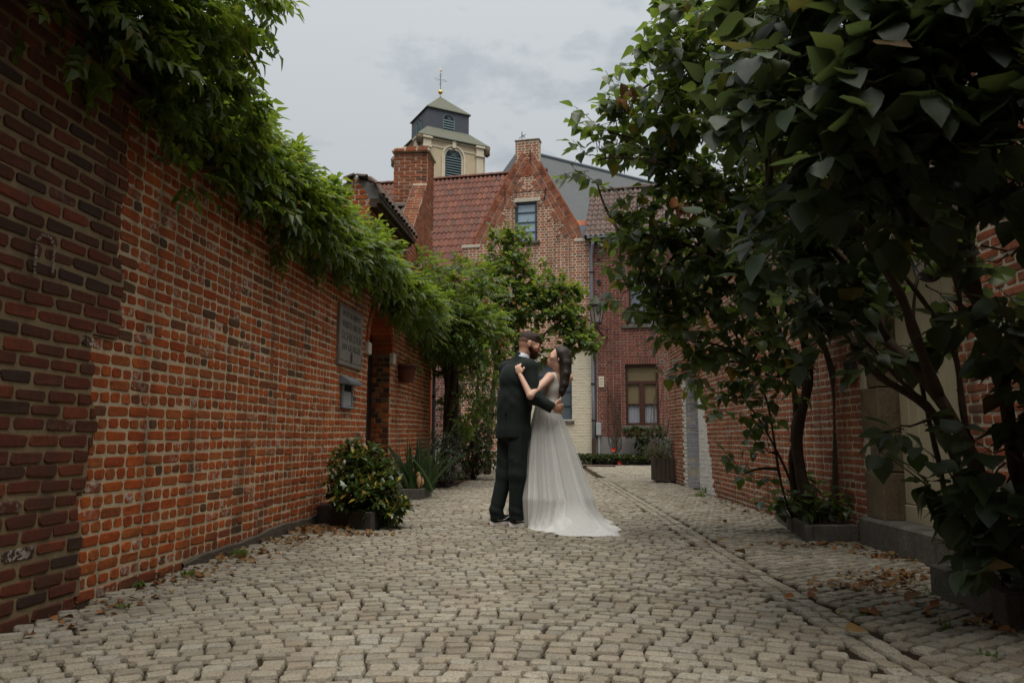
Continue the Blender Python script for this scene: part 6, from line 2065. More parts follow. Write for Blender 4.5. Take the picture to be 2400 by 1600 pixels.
# iris in its planter
b1 = gnd(948, 1169); b2 = gnd(991, 1169); b3 = gnd(1004, 1160)
planter('planter', 'small stone planter with sword leaved iris beyond the doorway', 'planter', [(lx(b1.y) + .02, b1.y), (b2.x, b2.y), (b2.x + .05, b2.y + .65), (lx(b1.y) + .06, b2.y + .65)], .13, .06, 'bluestone')
ir = empty('iris', (-1.25, 10.3, .1), 'clump of long sword shaped iris leaves in the small planter', 'plant')
r_ = random.Random(8)
pcs = []
for k in range(64):
    b0 = np.array([-1.28 + r_.uniform(-.24, .22), b2.y + .30 + r_.uniform(-.2, .22), .10])
    L_ = r_.uniform(.42, .82); az = r_.uniform(-.4, PI + .4); lean = r_.uniform(.0, .75) ** 1.3
    d = np.array([math.cos(az) * lean, -math.sin(az) * lean * .6, 1.0]); d /= np.linalg.norm(d)
    m_ = MB(); n = 6; w_ = r_.uniform(.014, .022)
    side = np.cross(d, [math.sin(az), math.cos(az), .1]); side /= np.linalg.norm(side)
    vs = []
    for i in range(n + 1):
        t_ = i / n
        p = b0 + d * L_ * t_ + np.array([math.cos(az), -math.sin(az) * .6, -.9]) * (lean ** 1.5) * .35 * L_ * t_ ** 2.4
        ww = w_ * (1 - t_ ** 3) + .001
        vs += [tuple(p - side * ww), tuple(p + side * ww)]
    m_.add(vs, [(2 * i, 2 * i + 1, 2 * i + 3, 2 * i + 2) for i in range(n)])
    m_.build('leaf', M['leaf_iris'], ir, True)
for (e_, mid_) in (((1052, 1120), (1010, 1128)), ((1028, 1165), (1010, 1145))):
    m_ = MB(); P0 = np.array([-1.2, b2.y + .2, .14]); P1 = np.array(at(mid_[0], mid_[1], b2.y + .1)); P2 = np.array(at(e_[0], e_[1], b2.y))
    vs = []
    for i in range(8):
        t_ = i / 7; p = P0 * (1 - t_) ** 2 + 2 * P1 * t_ * (1 - t_) + P2 * t_ * t_; ww = .02 * math.sin(PI * min(1, t_ + .25)) * (1 - t_ ** 4) + .001
        vs += [tuple(p + np.array([0, .2 * ww, ww])), tuple(p - np.array([0, .2 * ww, ww]))]
    m_.add(vs, [(2 * i, 2 * i + 1, 2 * i + 3, 2 * i + 2) for i in range(7)]); m_.build('leaf', M['leaf_iris'], ir, True)
# little figurine on the planter corner
fg = np.array([b2.x - .06, b2.y + .04, .13])
fig = empty('figurine', tuple(fg), 'little tan standing figurine on the corner of the iris planter', 'figurine')
m_ = MB(); m_.lathe([(.012, 0), (.018, .04), (.032, .08), (.036, .12), (.026, .16), (.018, .18)], 10, tuple(fg)); m_.build('body', M['tan_figure'], fig, True)
m_ = MB(); m_.lathe([(.004, .165), (.022, .175), (.026, .195), (.020, .215), (.004, .222)], 10, (fg[0] - .008, fg[1], fg[2])); m_.tube([fg + np.array([-.02, 0, .195]), fg + np.array([-.045, 0, .18])], [.012, .004], 6); m_.build('head', M['tan_figure'], fig, True)
m_ = MB(); m_.tube([fg + np.array([.03, 0, .03]), fg + np.array([.055, 0, .08]), fg + np.array([.05, 0, .15])], [.012, .016, .005], 6); m_.build('tail', M['tan_figure'], fig, True)
# shrubs further along the left bed
bedl = empty('planting_bed', (-1.0, 15, 0), 'earth bed edged by fallen leaves along the left garden wall', 'bed')
m_ = MB(); m_.add([(lx(13.3) + .1, 12.2, .02), (-1.02, 12.6, .005), (-.75, 15, .005), (-.55, 18.5, .005), (-.6, 21.5, .005), (-2.4, 21.5, .06), (-1.9, 14, .06)], [(0, 1, 2, 3, 4, 5, 6)]); m_.build('soil', M['soil'], bedl)
shrub('grey_shrub', (-1.15, 12.6, 0), 'grey green shrub under the wisteria beyond the iris', 'shrub', [(at(px, py, Y), rad, n) for (px, py, Y, rad, n) in ((1030, 1050, 12.4, .30, 90), (1050, 1090, 12.2, .25, 70), (1065, 1060, 12.6, .22, 50), (1010, 1090, 12.3, .2, 26), (1060, 1030, 12.8, .2, 26))], 'leaf_greygreen', .28, .07, 33, ind=60)
shrub('dark_shrub', (-.75, 14.6, 0), 'dark leafy shrub close behind the groom', 'shrub', [(at(px, py, Y), rad, n) for (px, py, Y, rad, n) in ((1130, 1000, 15, .4, 80), (1145, 940, 15.2, .35, 60), (1100, 1050, 14.6, .4, 110), (1140, 1070, 14.4, .3, 80), (1065, 1040, 14.8, .35, 70), (1120, 990, 14.8, .35, 44), (1150, 1010, 14.6, .25, 30), (1080, 1090, 14.4, .25, 34))], 'leaf_dark', .4, .09, 34, ind=60)
shrub('dark_shrub', (-1.0, 17, 0), 'tall dark shrub against the shaded garden wall', 'shrub', [(at(px, py, Y), rad, n) for (px, py, Y, rad, n) in ((1110, 930, 17, .5, 70), (1085, 1000, 17, .5, 80), (1140, 960, 17.5, .4, 50), (1150, 900, 18, .4, 50), (1050, 960, 17, .4, 50), (1045, 1040, 16.5, .4, 60), (1075, 880, 17.5, .4, 40))], 'leaf_dark', .4, .09, 35, ind=30)
shrub('trailing_plant', (pp[0], pp[1], 1.85), 'trailing green plant in the hanging terracotta pot', 'plant', [((pp[0] + .07, pp[1] + .10, 1.90), .10, 26), ((pp[0] + .12, pp[1] + .22, 1.82), .10, 22), ((pp[0], pp[1], 1.90), .07, 14)], 'leaf_tree', .3, .035, 36, ind=30, stems=2)

# wooden box planter with lavender and silver plant, in front of the gateway
w1, w2 = gnd(1541, 1130), gnd(1612, 1133)
wbx = empty('wooden_planter', ((w1.x + w2.x) / 2, w1.y + .25, 0), 'square weathered wooden planter box beside the white gateway', 'planter')
ztop_ = at(1575, 1072, w1.y).z
nb_ = 6
for i in range(nb_):
    m_ = MB(); m_.bbox(w1.x + (w2.x - w1.x) * i / nb_ + .003, w1.x + (w2.x - w1.x) * (i + 1) / nb_ - .003, w1.y, w1.y + .03, .02, ztop_, c=.004); m_.build('plank', M['planter_wood'], wbx)
for i in range(5):
    for xx in (w1.x - .0, w2.x):
        m_ = MB(); m_.bbox(xx - .015, xx + .015, w1.y + .032 + i * .1, w1.y + .032 + (i + 1) * .1 - .004, .02, ztop_, c=.004); m_.build('plank', M['planter_wood'], wbx)
m_ = MB(); m_.box(w1.x + .02, w2.x - .02, w1.y + .035, w1.y + .53, .05, ztop_ - .04); m_.build('soil', M['soil'], wbx)
cx_ = (w1.x + w2.x) / 2
shrub('lavender', (cx_ - .12, w1.y + .25, ztop_ - .04), 'brownish lavender bush in the left half of the wooden planter', 'plant', [((cx_ - .22, w1.y + .1, ztop_ + .10), (.24, .2, .14), 90), ((cx_ - .34, w1.y + .05, ztop_ + .12), .12, 34)], 'leaf_lavender', .10, .075, 37, ind=30, up=1.2)
shrub('silver_plant', (cx_ + .15, w1.y + .3, ztop_ - .04), 'silvery grey plant in the right half of the wooden planter', 'plant', [((cx_ + .10, w1.y + .25, ztop_ + .20), (.22, .2, .16), 70), ((cx_ + .20, w1.y + .15, ztop_ + .1), .12, 26)], 'leaf_silver', .3, .05, 38, ind=30, up=1.0)
shrub('climbing_rose', (rx(14) - .2, 14.2, 0), 'thin climbing rose with pale small leaves at the wall end', 'climber', [(at(px, py, Y), rad, n) for (px, py, Y, rad, n) in ((1560, 870, 15.2, .2, 12), (1575, 920, 15.0, .2, 12), (1590, 960, 14.8, .25, 14), (1600, 890, 14.4, .2, 10), (1605, 1020, 14.2, .25, 22), (1570, 1000, 15.2, .2, 12), (1590, 830, 14.6, .2, 7), (1555, 840, 15.4, .12, 6))], 'leaf_silver', .4, .06, 39, ind=30, stems=5)

# clipped strip of ground ivy before the far houses, red flowers, dark creeper, bare creeper
hd = empty('ivy_hedge', (2.3, 22.2, 0), 'low strip of clipped ivy along the foot of the far houses', 'hedge')
r_ = random.Random(51)
LVs = [lance_leaf(500 + k, 'leaf_dark', .8) for k in range(5)]
pcs = []
for k in range(5200):
    s_ = r_.uniform(-1.2, 2.4); dp_ = r_.uniform(.05, .62); h = .26 * math.sqrt(max(0, 1 - ((dp_ - .35) / .34) ** 2)) if abs(dp_ - .35) < .34 else .02
    z_ = h * r_.random() ** .3 + .02
    P = HO + HU * s_ + HN * dp_ + Z3 * z_
    d = np.array([r_.uniform(-1, 1), r_.uniform(-1.2, .6), r_.uniform(-.2, 1)])
    pcs.append(leaf_at(r_.choice(LVs), P, d, r_.uniform(.05, .08), r_.uniform(-1, 1)))
place(pcs, 'leaf', hd, 40, 'foliage')
for i, (px, py, lab) in enumerate(((1437, 1053, 'bright red flower standing above the ivy strip left of the creeper'), (1452, 1084, 'single red flower low at the front edge of the ivy strip'))):
    P = at(px, py, 21.95)
    fl = empty('red_flower', (P.x, P.y, P.z - .12), lab, 'flower')
    m_ = MB(); m_.tube([(P.x, P.y, .05), (P.x, P.y, P.z)], .008, 4); m_.build('stem', M['leaf_dark'], fl)
    m_ = MB()
    for k in range(7):
        a = k * 2 * PI / 7
        c_ = np.array([P.x, P.y, P.z])
        s_ = np.array([math.cos(a), -.5, math.sin(a)]) * .055; t_ = np.array([-math.sin(a), 0, math.cos(a)]) * .028
        m_.add([c_, c_ + s_ * .6 + t_, c_ + s_ * 1.3, c_ + s_ * .6 - t_], [(0, 1, 2, 3)])
    m_.build('petals', M['red_petal'], fl)
shrub('dark_creeper', tuple(frh @ Vector((1.6, -.3, 0))), 'purplish dark creeper heaped under the far brick window', 'creeper', [(tuple(frh @ Vector((hs(px, 900)[0], -.35, hs(px, py)[1]))), rad, n) for (px, py, rad, n) in ((1480, 1010, .22, 34), (1510, 1020, .25, 40), (1540, 1010, .22, 34), (1500, 1040, .2, 24), (1550, 1040, .25, 24))], 'leaf_dark', .6, .10, 41, ind=20)
bc = empty('bare_creeper', tuple(frh @ Vector((.7, -.05, 0))), 'leafless web of creeper stems on the far red brick wall', 'creeper')
m_ = MB(); r_ = random.Random(61)
root_ = np.array([hs(1442, 1040)[0], .15])
for k in range(24):
    s_, z_ = root_ + np.array([r_.uniform(-.12, .12), r_.uniform(0, .5)])
    pts = []
    ang_ = r_.uniform(60, 120)
    for i in range(16):
        pts.append(frh @ Vector((s_, -.035 - .03 * r_.random(), z_)))
        ang_ += r_.uniform(-32, 32) + (90 - ang_) * .12
        s_ += .15 * math.cos(R(ang_)) * .7; z_ += .14 * math.sin(R(ang_))
        s_ = min(max(s_, hs(1424, 950)[0]), hs(1455, 950)[0])
        if z_ > hs(1440, 872)[1] - .1 * r_.random(): break
    if len(pts) > 2: m_.tube(pts, .0055, 4, cap=False)
m_.tube([frh @ Vector((root_[0], -.05, 0)), frh @ Vector((root_[0] + .02, -.06, .9)), frh @ Vector((root_[0] + .05, -.05, 1.6))], [.03, .025, .015], 6)
m_.build('stem', M['bark'], bc)

# ------------------------------------------------------------------ weeds and litter
def grass_tuft(P, n, h, lab, seed, group=None):
    r = random.Random(seed)
    root = empty('weed_tuft', tuple(P), lab, 'weed', group)
    m = MB()
    for k in range(n):
        a = r.uniform(0, 2 * PI); L_ = h * r.uniform(.5, 1.1); b0 = np.array(P) + np.array([r.uniform(-.6, .6), r.uniform(-.6, .6), 0]) * h * 1.1
        d = np.array([math.cos(a) * r.uniform(.3, 1.1), math.sin(a) * r.uniform(.3, 1.1), 1.0]); d /= np.linalg.norm(d)
        s_ = np.cross(d, [0, 0, 1.0]); s_ = s_ / (np.linalg.norm(s_) + 1e-6) * r.uniform(.002, .006)
        p1_ = b0 + d * L_ * .6; p2_ = b0 + d * L_ + np.array([0, 0, -.25 * L_])
        m.add([b0 - s_, b0 + s_, p1_ + s_, p1_ - s_, p2_], [(0, 1, 2, 3), (3, 2, 4)])
    m.build('blades', M['grass_blade'], root)
for i, (px, py, n, h, lab) in enumerate((
    (1665, 1152, 90, .16, 'grassy weed clump at the corner of the white gateway jamb'), (1640, 1162, 50, .10, 'smaller grassy weed just left of the gateway clump'),
    (560, 1298, 70, .07, 'green weeds at the left wall foot between plinth and leaf heap'), (325, 1372, 40, .05, 'weeds below the junction of dark and orange brick'), (440, 1345, 40, .05, 'little green weed patch along the orange wall foot'),
    (2010, 1440, 14, .06, 'tiny weed between setts right of centre foreground'), (2225, 1400, 10, .14, 'long blade of grass leaning on the big right planter'), (2215, 1470, 18, .05, 'flat weed sprig in the paving before the big planter'), (2315, 1540, 14, .05, 'weed sprig at the lower right corner of the paving'), (1080, 1115, 60, .12, 'weeds on the verge beside the groom'), (290, 1420, 20, .04, 'weed in the paving joints near the left corner'))):
    P = gnd(px, py)
    grass_tuft((P.x, P.y, -.005), n, h, lab, 300 + i)

FV = [heart_leaf(700 + k, 'leaf_fallen', crumple=(k % 2), name='fallen_leaf') for k in range(8)]
for v_ in FV: v_.smooth = True
r_ = random.Random(99)
def litter(name, label, regions, seed):
    root = empty(name, (regions[0][0], regions[0][1], 0), label, 'leaf litter')
    r = random.Random(seed); pcs = []
    for (x, y, rx_, ry_, n) in regions:
        for k in range(n):
            px_, py_ = x + r.gauss(0, 1) * rx_ * .5, y + r.gauss(0, 1) * ry_ * .5
            if px_ < lx(py_) + .02 or px_ > rx(py_) - .02: continue
            sz = r.uniform(.022, .055)
            pcs.append(leaf_at(r.choice(FV), (px_, py_, ground_h(px_, py_) + .012), (r.uniform(-1, 1), r.uniform(-1, 1), r.uniform(-.1, .2)), sz, r.uniform(-.5, .5)))
    place(pcs, 'fallen_leaf', root, 0, 'leaf_litter')
g0 = lambda px, py: gnd(px, py)
def reg(px, py, a, b, n):
    P = gnd(px, py); return (P.x, P.y, a, b, n)
litter('leaf_litter', 'drift of yellow brown leaves at the left wall before the glossy shrub', [reg(745, 1238, .35, .3, 170), reg(690, 1262, .2, .3, 50), reg(940, 1185, .2, .5, 60), reg(830, 1250, .5, .15, 60)], 1)
litter('leaf_litter', 'scatter of orange leaves along the left wall foot near the brick junction', [reg(560, 1300, .25, .4, 60), reg(430, 1350, .2, .4, 40), reg(250, 1415, .2, .4, 30)], 2)
litter('leaf_litter', 'brown leaves strewn over the setts before the low right planter', [reg(1780, 1190, .5, 1.6, 110), reg(1920, 1278, .5, .2, 80), reg(1700, 1160, .3, 1.4, 60)], 3)
litter('leaf_litter', 'dry leaves gathered between the door step and the big right planter', [reg(2110, 1350, .28, .25, 90), reg(2040, 1375, .35, .2, 60), reg(2090, 1305, .2, .2, 40), reg(2160, 1440, .4, .3, 30), reg(2300, 1470, .2, .2, 14)], 4)
litter('leaf_litter', 'brown leaves on the verge along the left bed behind the groom', [reg(1050, 1130, .4, 1.5, 120), reg(1100, 1110, .3, 2.0, 80)], 5)
spots = [(1745, 1305, .07, 'dark curled leaf alone on the setts right of the dress train'), (1540, 1150, .05, ''), (1985, 1493, .075, 'brown curled leaf on the setts left of the lowest weed sprig'), (2130, 1418, .09, 'pale tan leaf standing upright before the big right planter'), (2312, 1455, .09, 'rusty orange leaf lying against the big planter'), (2370, 1488, .06, 'yellow leaf beyond the corner of the big planter'), (1860, 1411, .05, 'pale brown leaf on the border rows in the right foreground'), (1700, 1228, .05, 'reddish dry leaf midway between bride and right wall'), (1660, 1282, .05, 'yellowish leaf just right of the end of the train'), (1930, 1150, .05, '')]
for px, py, sz, lab in spots:
    if not lab: continue
    P = gnd(px, py)
    v_ = FV[r_.randint(0, 3) * 2 + 1]
    o = bpy.data.objects.new('fallen_leaf', v_.me()); COL.objects.link(o)
    m_ = leaf_at(v_, (P.x, P.y, ground_h(P.x, P.y) + .02), (r_.uniform(-1, 1), r_.uniform(-.5, .5), .15 if py != 1418 else .9), sz, r_.uniform(-.6, .6))
    o.matrix_world = Matrix(m_[1].tolist())
    tag(o, lab, 'fallen leaf')
# moss and grass in the joints: low green specks
mg = MB()
for k in range(900):
    y_ = r_.uniform(2.3, 12); x_ = r_.uniform(lx(y_) + .05, rx(y_) - .05)
    if math.sin(x_ * 2.1 + 1) * math.sin(y_ * 1.3) + .35 * math.sin(x_ * 7) < .25 and not (x_ < lx(y_) + .3 or x_ > rx(y_) - .45): continue
    for j in range(3):
        a = r_.uniform(0, 6.28); b0 = np.array([x_ + r_.uniform(-.015, .015), y_ + r_.uniform(-.015, .015), ground_h(x_, y_) - .016]); L_ = r_.uniform(.014, .03)
        s_ = np.array([math.cos(a), math.sin(a), 0]) * .0022
        mg.add([b0 - s_, b0 + s_, b0 + np.array([math.sin(a) * L_ * .5, -math.cos(a) * L_ * .5, L_])], [(0, 1, 2)])
o = mg.build('joint_grass', M['grass_blade']); tag(o, 'short grass blades growing in the joints of the setts', 'grass', kind='stuff')

GR = {'planter': 'stone planters along the walls', 'fallen_leaf': 'single fallen leaves on the setts', 'weed_tuft': 'weed tufts in the paving', 'red_flower': 'red flowers by the ivy strip',
      'lilac_tree': 'lilac trees by the right wall', 'dark_shrub': 'dark shrubs in the left bed', 'down_pipe': 'down pipes', 'leaf_litter': 'drifts of fallen leaves', 'brick_wall': 'brick walls along the lane'}
for o in list(COL.objects):
    if o.parent is None:
        k_ = o.name.split('.')[0]
        if k_ in GR: o['group'] = GR[k_]
# ------------------------------------------------------------------ people: implicit bodies meshed by surface nets
class Field:
    def __init__(s, lo, hi, h):
        s.lo = np.array(lo, float); s.h = h
        s.n = np.ceil((np.array(hi, float) - s.lo) / h).astype(int) + 1
        s.F = np.full(s.n, .08, np.float32)
    def win(s, a, b):
        i0 = np.clip(np.floor((np.array(a) - s.lo) / s.h).astype(int), 0, s.n - 1)
        i1 = np.clip(np.ceil((np.array(b) - s.lo) / s.h).astype(int) + 1, 1, s.n)
        ax = [s.lo[k] + s.h * np.arange(i0[k], i1[k]) for k in range(3)]
        return (slice(i0[0], i1[0]), slice(i0[1], i1[1]), slice(i0[2], i1[2])), ax[0][:, None, None], ax[1][None, :, None], ax[2][None, None, :]
    def _blend(s, sl, d, k, op):
        A = s.F[sl]
        if op == 'add':
            if k > 0:
                hh = np.clip(.5 + .5 * (d - A) / k, 0, 1)
                s.F[sl] = d * (1 - hh) + A * hh - k * hh * (1 - hh)
            else: s.F[sl] = np.minimum(A, d)
        else:
            s.F[sl] = np.maximum(A, -d)
    def cap(s, a, b, ra, rb, k=.02, op='add', grow=0.0):
        a, b = np.array(a, float), np.array(b, float)
        m = max(ra, rb) + k * 1.5 + .06
        sl, X, Y, Z = s.win(np.minimum(a, b) - m, np.maximum(a, b) + m)
        ba = b - a; L2 = max(float(ba @ ba), 1e-9)
        t_ = np.clip(((X - a[0]) * ba[0] + (Y - a[1]) * ba[1] + (Z - a[2]) * ba[2]) / L2, 0, 1)
        d = np.sqrt((X - a[0] - ba[0] * t_) ** 2 + (Y - a[1] - ba[1] * t_) ** 2 + (Z - a[2] - ba[2] * t_) ** 2) - (ra + (rb - ra) * t_) - grow
        s._blend(sl, d, k, op)
    def ell(s, c, r3, B=None, k=.02, op='add', grow=0.0):
        """B rows: the three axes"""
        c = np.array(c, float); r3 = np.array(r3, float)
        B = np.eye(3) if B is None else np.array(B, float)
        m = max(r3) + k * 1.5 + .06
        sl, X, Y, Z = s.win(c - m, c + m)
        dx, dy, dz = X - c[0], Y - c[1], Z - c[2]
        q = [dx * B[i, 0] + dy * B[i, 1] + dz * B[i, 2] for i in range(3)]
        k0 = np.sqrt(sum((q[i] / r3[i]) ** 2 for i in range(3)))
        k1 = np.sqrt(sum((q[i] / r3[i] ** 2) ** 2 for i in range(3)))
        d = np.where(k1 > 1e-6, k0 * (k0 - 1) / np.maximum(k1, 1e-6), -min(r3)) - grow
        s._blend(sl, d, k, op)
    def coords(s):
        ax = [s.lo[k] + s.h * np.arange(s.n[k]) for k in range(3)]
        return ax[0][:, None, None], ax[1][None, :, None], ax[2][None, None, :]
    def mesh(s, name, mat, parent, off=0.0):
        F = s.F - off
        F[0] = F[-1] = .05; F[:, 0] = F[:, -1] = .05; F[:, :, 0] = F[:, :, -1] = .05
        I = F < 0
        c = [I[:-1, :-1, :-1], I[1:, :-1, :-1], I[:-1, 1:, :-1], I[1:, 1:, :-1], I[:-1, :-1, 1:], I[1:, :-1, 1:], I[:-1, 1:, 1:], I[1:, 1:, 1:]]
        sm = sum(x.astype(np.int8) for x in c)
        mix = (sm > 0) & (sm < 8)
        idx = np.argwhere(mix)
        if len(idx) == 0: return None
        num = np.full(mix.shape, -1, np.int32); num[mix] = np.arange(len(idx))
        cor = np.array([(i & 1, (i >> 1) & 1, (i >> 2) & 1) for i in range(8)])
        vals = np.stack([F[idx[:, 0] + q[0], idx[:, 1] + q[1], idx[:, 2] + q[2]] for q in cor], 1)
        P = np.zeros((len(idx), 3)); W = np.zeros(len(idx))
        for i in range(8):
            for ax in range(3):
                j = i | (1 << ax)
                if j == i: continue
                a, b = vals[:, i], vals[:, j]
                cr = (a < 0) != (b < 0)
                t_ = np.where(cr, a / np.where(cr, a - b, 1), 0)
                pos = cor[i][None, :] + (cor[j] - cor[i])[None, :] * t_[:, None]
                P += pos * cr[:, None]; W += cr
        V = s.lo + s.h * (idx + P / W[:, None])
        fs = []
        for ax in range(3):
            o1, o2 = [(1, 2), (2, 0), (0, 1)][ax]
            sl0 = [slice(None)] * 3; sl1 = [slice(None)] * 3
            sl0[ax] = slice(0, -1); sl1[ax] = slice(1, None)
            A, B = I[tuple(sl0)], I[tuple(sl1)]
            E = np.argwhere(A != B)
            E = E[(E[:, o1] > 0) & (E[:, o2] > 0) & (E[:, o1] < s.n[o1] - 1) & (E[:, o2] < s.n[o2] - 1)]
            flip = A[E[:, 0], E[:, 1], E[:, 2]]
            def cell(d1, d2):
                q = E.copy(); q[:, o1] -= d1; q[:, o2] -= d2
                return num[q[:, 0], q[:, 1], q[:, 2]]
            Q = np.stack([cell(1, 1), cell(0, 1), cell(0, 0), cell(1, 0)], 1)
            Q[~flip] = Q[~flip][:, ::-1]
            fs.append(Q)
        Q = np.concatenate(fs); Q = Q[(Q >= 0).all(1)]
        offv = origin(root_of(parent))
        me = mesh_np(name, V - offv, Q.ravel(), np.full(len(Q), 4), [M[mat]], True)
        return link(name, me, parent)

YP = 7.13
def pp3(px, py, dy=0.0): return np.array(at(px, py, YP + dy))
def unit(v): v = np.array(v, float); return v / np.linalg.norm(v)
def head_basis(f, tilt_side=0.0, up=(0, 0, 1)):
    f = unit(f); s_ = unit(np.cross(f, up)); u = np.cross(s_, f)
    return f, s_, u       # forward, right, up

def head(F, c, f, u, s_, sc_=1.0, grow=0.0, male=True, face=True):
    """c: centre of the cranium; returns nothing, adds into the field"""
    B = np.stack([s_, f, u])
    E = lambda x, y, z, r, k=.015, **kw: F.ell(c + s_ * x * sc_ + f * y * sc_ + u * z * sc_, np.array(r) * sc_, B, k, grow=grow, **kw)
    E(0, -.010, .022, (.073, .092, .083), .01)
    E(0, .030, -.030, (.058, .062, .078), .03)
    E(0, .045, -.075, (.042 if male else .036, .040, .034), .025)       # jaw and chin
    E(0, .066, -.092, (.020, .018, .017), .02)
    if face:
        E(0, .086, .004, (.044, .012, .010), .014)       # brow
        F.cap(c + (f * .088 + u * .000) * sc_, c + (f * .116 + u * -.034) * sc_, .006 * sc_, .010 * sc_, .008)
        E(.009, .104, -.036, (.006, .008, .006), .005); E(-.009, .104, -.036, (.006, .008, .006), .005)
        for sg in (-1, 1):
            E(sg * .030, .098, -.008, (.016, .012, .011), .008, op='sub')
            E(sg * .030, .083, -.008, (.013, .011, .012), .005)
            E(sg * .044, .062, -.030, (.020, .022, .018), .02)  # cheek
            # ear
            F.ell(c + s_ * sg * .076 * sc_ + f * -.004 + u * -.010, np.array((.009, .018, .031)) * sc_, B, .006)
            F.ell(c + s_ * sg * .087 * sc_ + f * .000 + u * -.008, np.array((.006, .009, .018)) * sc_, B, .003, op='sub')
        E(0, .094, -.060, (.024, .010, .006), .008); E(0, .092, -.070, (.020, .010, .006), .008)

def hand(F, wrist, fwd, palm_n, side, curl, sc_=1.0, thumb=1, r0=.0085):
    """wrist -> palm centre -> four curled fingers; palm_n points out of the palm; side towards the index finger"""
    fwd, palm_n = unit(fwd), unit(palm_n); side = unit(np.cross(palm_n, fwd)) * thumb
    B = np.stack([side, fwd, palm_n])
    pc = wrist + fwd * .048 * sc_
    F.ell(pc, np.array((.040, .050, .015)) * sc_, B, .012)
    for i, (x, L_) in enumerate(((.028, .078), (.010, .086), (-.009, .080), (-.027, .064))):
        p = pc + side * x * sc_ + fwd * .038 * sc_
        d = unit(fwd + side * x * 2.0)
        ang_ = curl * .55
        for seg, fr_ in enumerate((.45, .32, .23)):
            dd = d * math.cos(ang_) + palm_n * math.sin(ang_)
            q = p + dd * L_ * fr_ * sc_
            F.cap(p, q, (r0 - seg * .0008) * sc_, (r0 - .0006 - seg * .0008) * sc_, .004)
            p = q; ang_ += curl * (1.0 + .08 * i)
    p = wrist + fwd * .022 * sc_ + side * .030 * sc_
    for seg, (L_, r_) in enumerate(((.038, .0125), (.030, .0105), (.022, .009))):
        dd = unit(fwd * .75 + side * (.75 - seg * .55 * min(1, curl + .2)) + palm_n * (.15 + seg * .35 * curl))
        q = p + dd * L_ * sc_
        F.cap(p, q, r_ * sc_, (r_ - .001) * sc_, .008); p = q

# ================= the groom
groom = empty('person', (float(pp3(1190, 1228)[0]), YP, 0), 'bearded man in dark green suit and black sneakers embracing the woman', 'person')
gf = unit((.80, .60, 0)); gr = np.array([gf[1], -gf[0], 0.0])          # facing, right hand side
GB_ = np.stack([gr, gf, [0, 0, 1]])
hip = pp3(1203, 1012); waist = pp3(1206, 948); chest = pp3(1212, 895); shc = pp3(1214, 860)
neck0 = pp3(1219, 847); neck1 = pp3(1233, 824, .0)
hc = pp3(1240, 806, .0)
shR, shL = shc + gr * .185 + np.array([0, 0, -.015]), shc - gr * .185 + np.array([0, 0, -.005])
elR, wrR = pp3(1252, 932, -.22), pp3(1293, 955, -.22)
elL, wrL = pp3(1232, 915, .32), pp3(1290, 935, .26)
hR, hL = hip + gr * .085, hip - gr * .085
knR, knL = pp3(1213, 1112, -.10), pp3(1183, 1112, .04)
anR, anL = pp3(1209, 1212, -.085), pp3(1163, 1206, .02)
anR[2] = .085; anL[2] = .085
fdR, fdL = unit((.97, .22, 0)), unit((.90, .35, 0))
F = Field((-.45, 6.55, -.02), (.75, 7.75, 1.90), .0062)
def limbs(F, g, k=.02, arms=True, legs=True, torso=True, wr=True):
    if torso:
        F.ell(hip, (.165 + g, .120 + g, .13 + g), GB_, .04); F.ell(waist, (.160 + g, .118 + g, .15 + g), GB_, .05)
        F.ell(chest, (.185 + g, .130 + g, .15 + g), GB_, .05)
        F.cap(shR, shL, .062 + g, .062 + g, .05)
        F.ell(chest + np.array([0, 0, .05]) - gf * .03, (.17 + g, .09 + g, .12 + g), GB_, .04)
    if legs:
        F.cap(hR, knR, .088 + g, .060 + g, k); F.cap(knR, anR, .058 + g, .042 + g, k)
        F.cap(hL, knL, .088 + g, .060 + g, k); F.cap(knL, anL, .058 + g, .042 + g, k)
    if arms:
        F.cap(shR, elR, .052 + g, .042 + g, .03); F.cap(elR, wrR, .042 + g, .030 + g, .02)
        F.cap(shL, elL, .052 + g, .042 + g, .03); F.cap(elL, wrL, .042 + g, .030 + g, .02)
limbs(F, -.012)
F.cap(neck0 - np.array([0, 0, .03]), neck1, .060, .054, .02)
gh_f, gh_s, gh_u = head_basis((.97, .10, -.20))
head(F, hc, gh_f, gh_u, gh_s, 1.06)
F.cap(neck1 - gh_f * .01, hc - gh_f * .03 - gh_u * .03, .055, .055, .03)
hand(F, wrR + unit(wrR - elR) * .01, (.80, .55, .02), (-.55, .8, .1), None, .55, 1.05, -1)
hand(F, wrL, (.8, -.5, -.3), (-.5, -.8, 0), None, .5, 1.05, 1)
for a_, fd in ((anR, fdR), (anL, fdL)):
    F.cap(a_, a_ * [1, 1, 0] + fd * .12 + np.array([0, 0, .04]), .036, .03, .02)
F.mesh('body', 'skin_groom', groom)
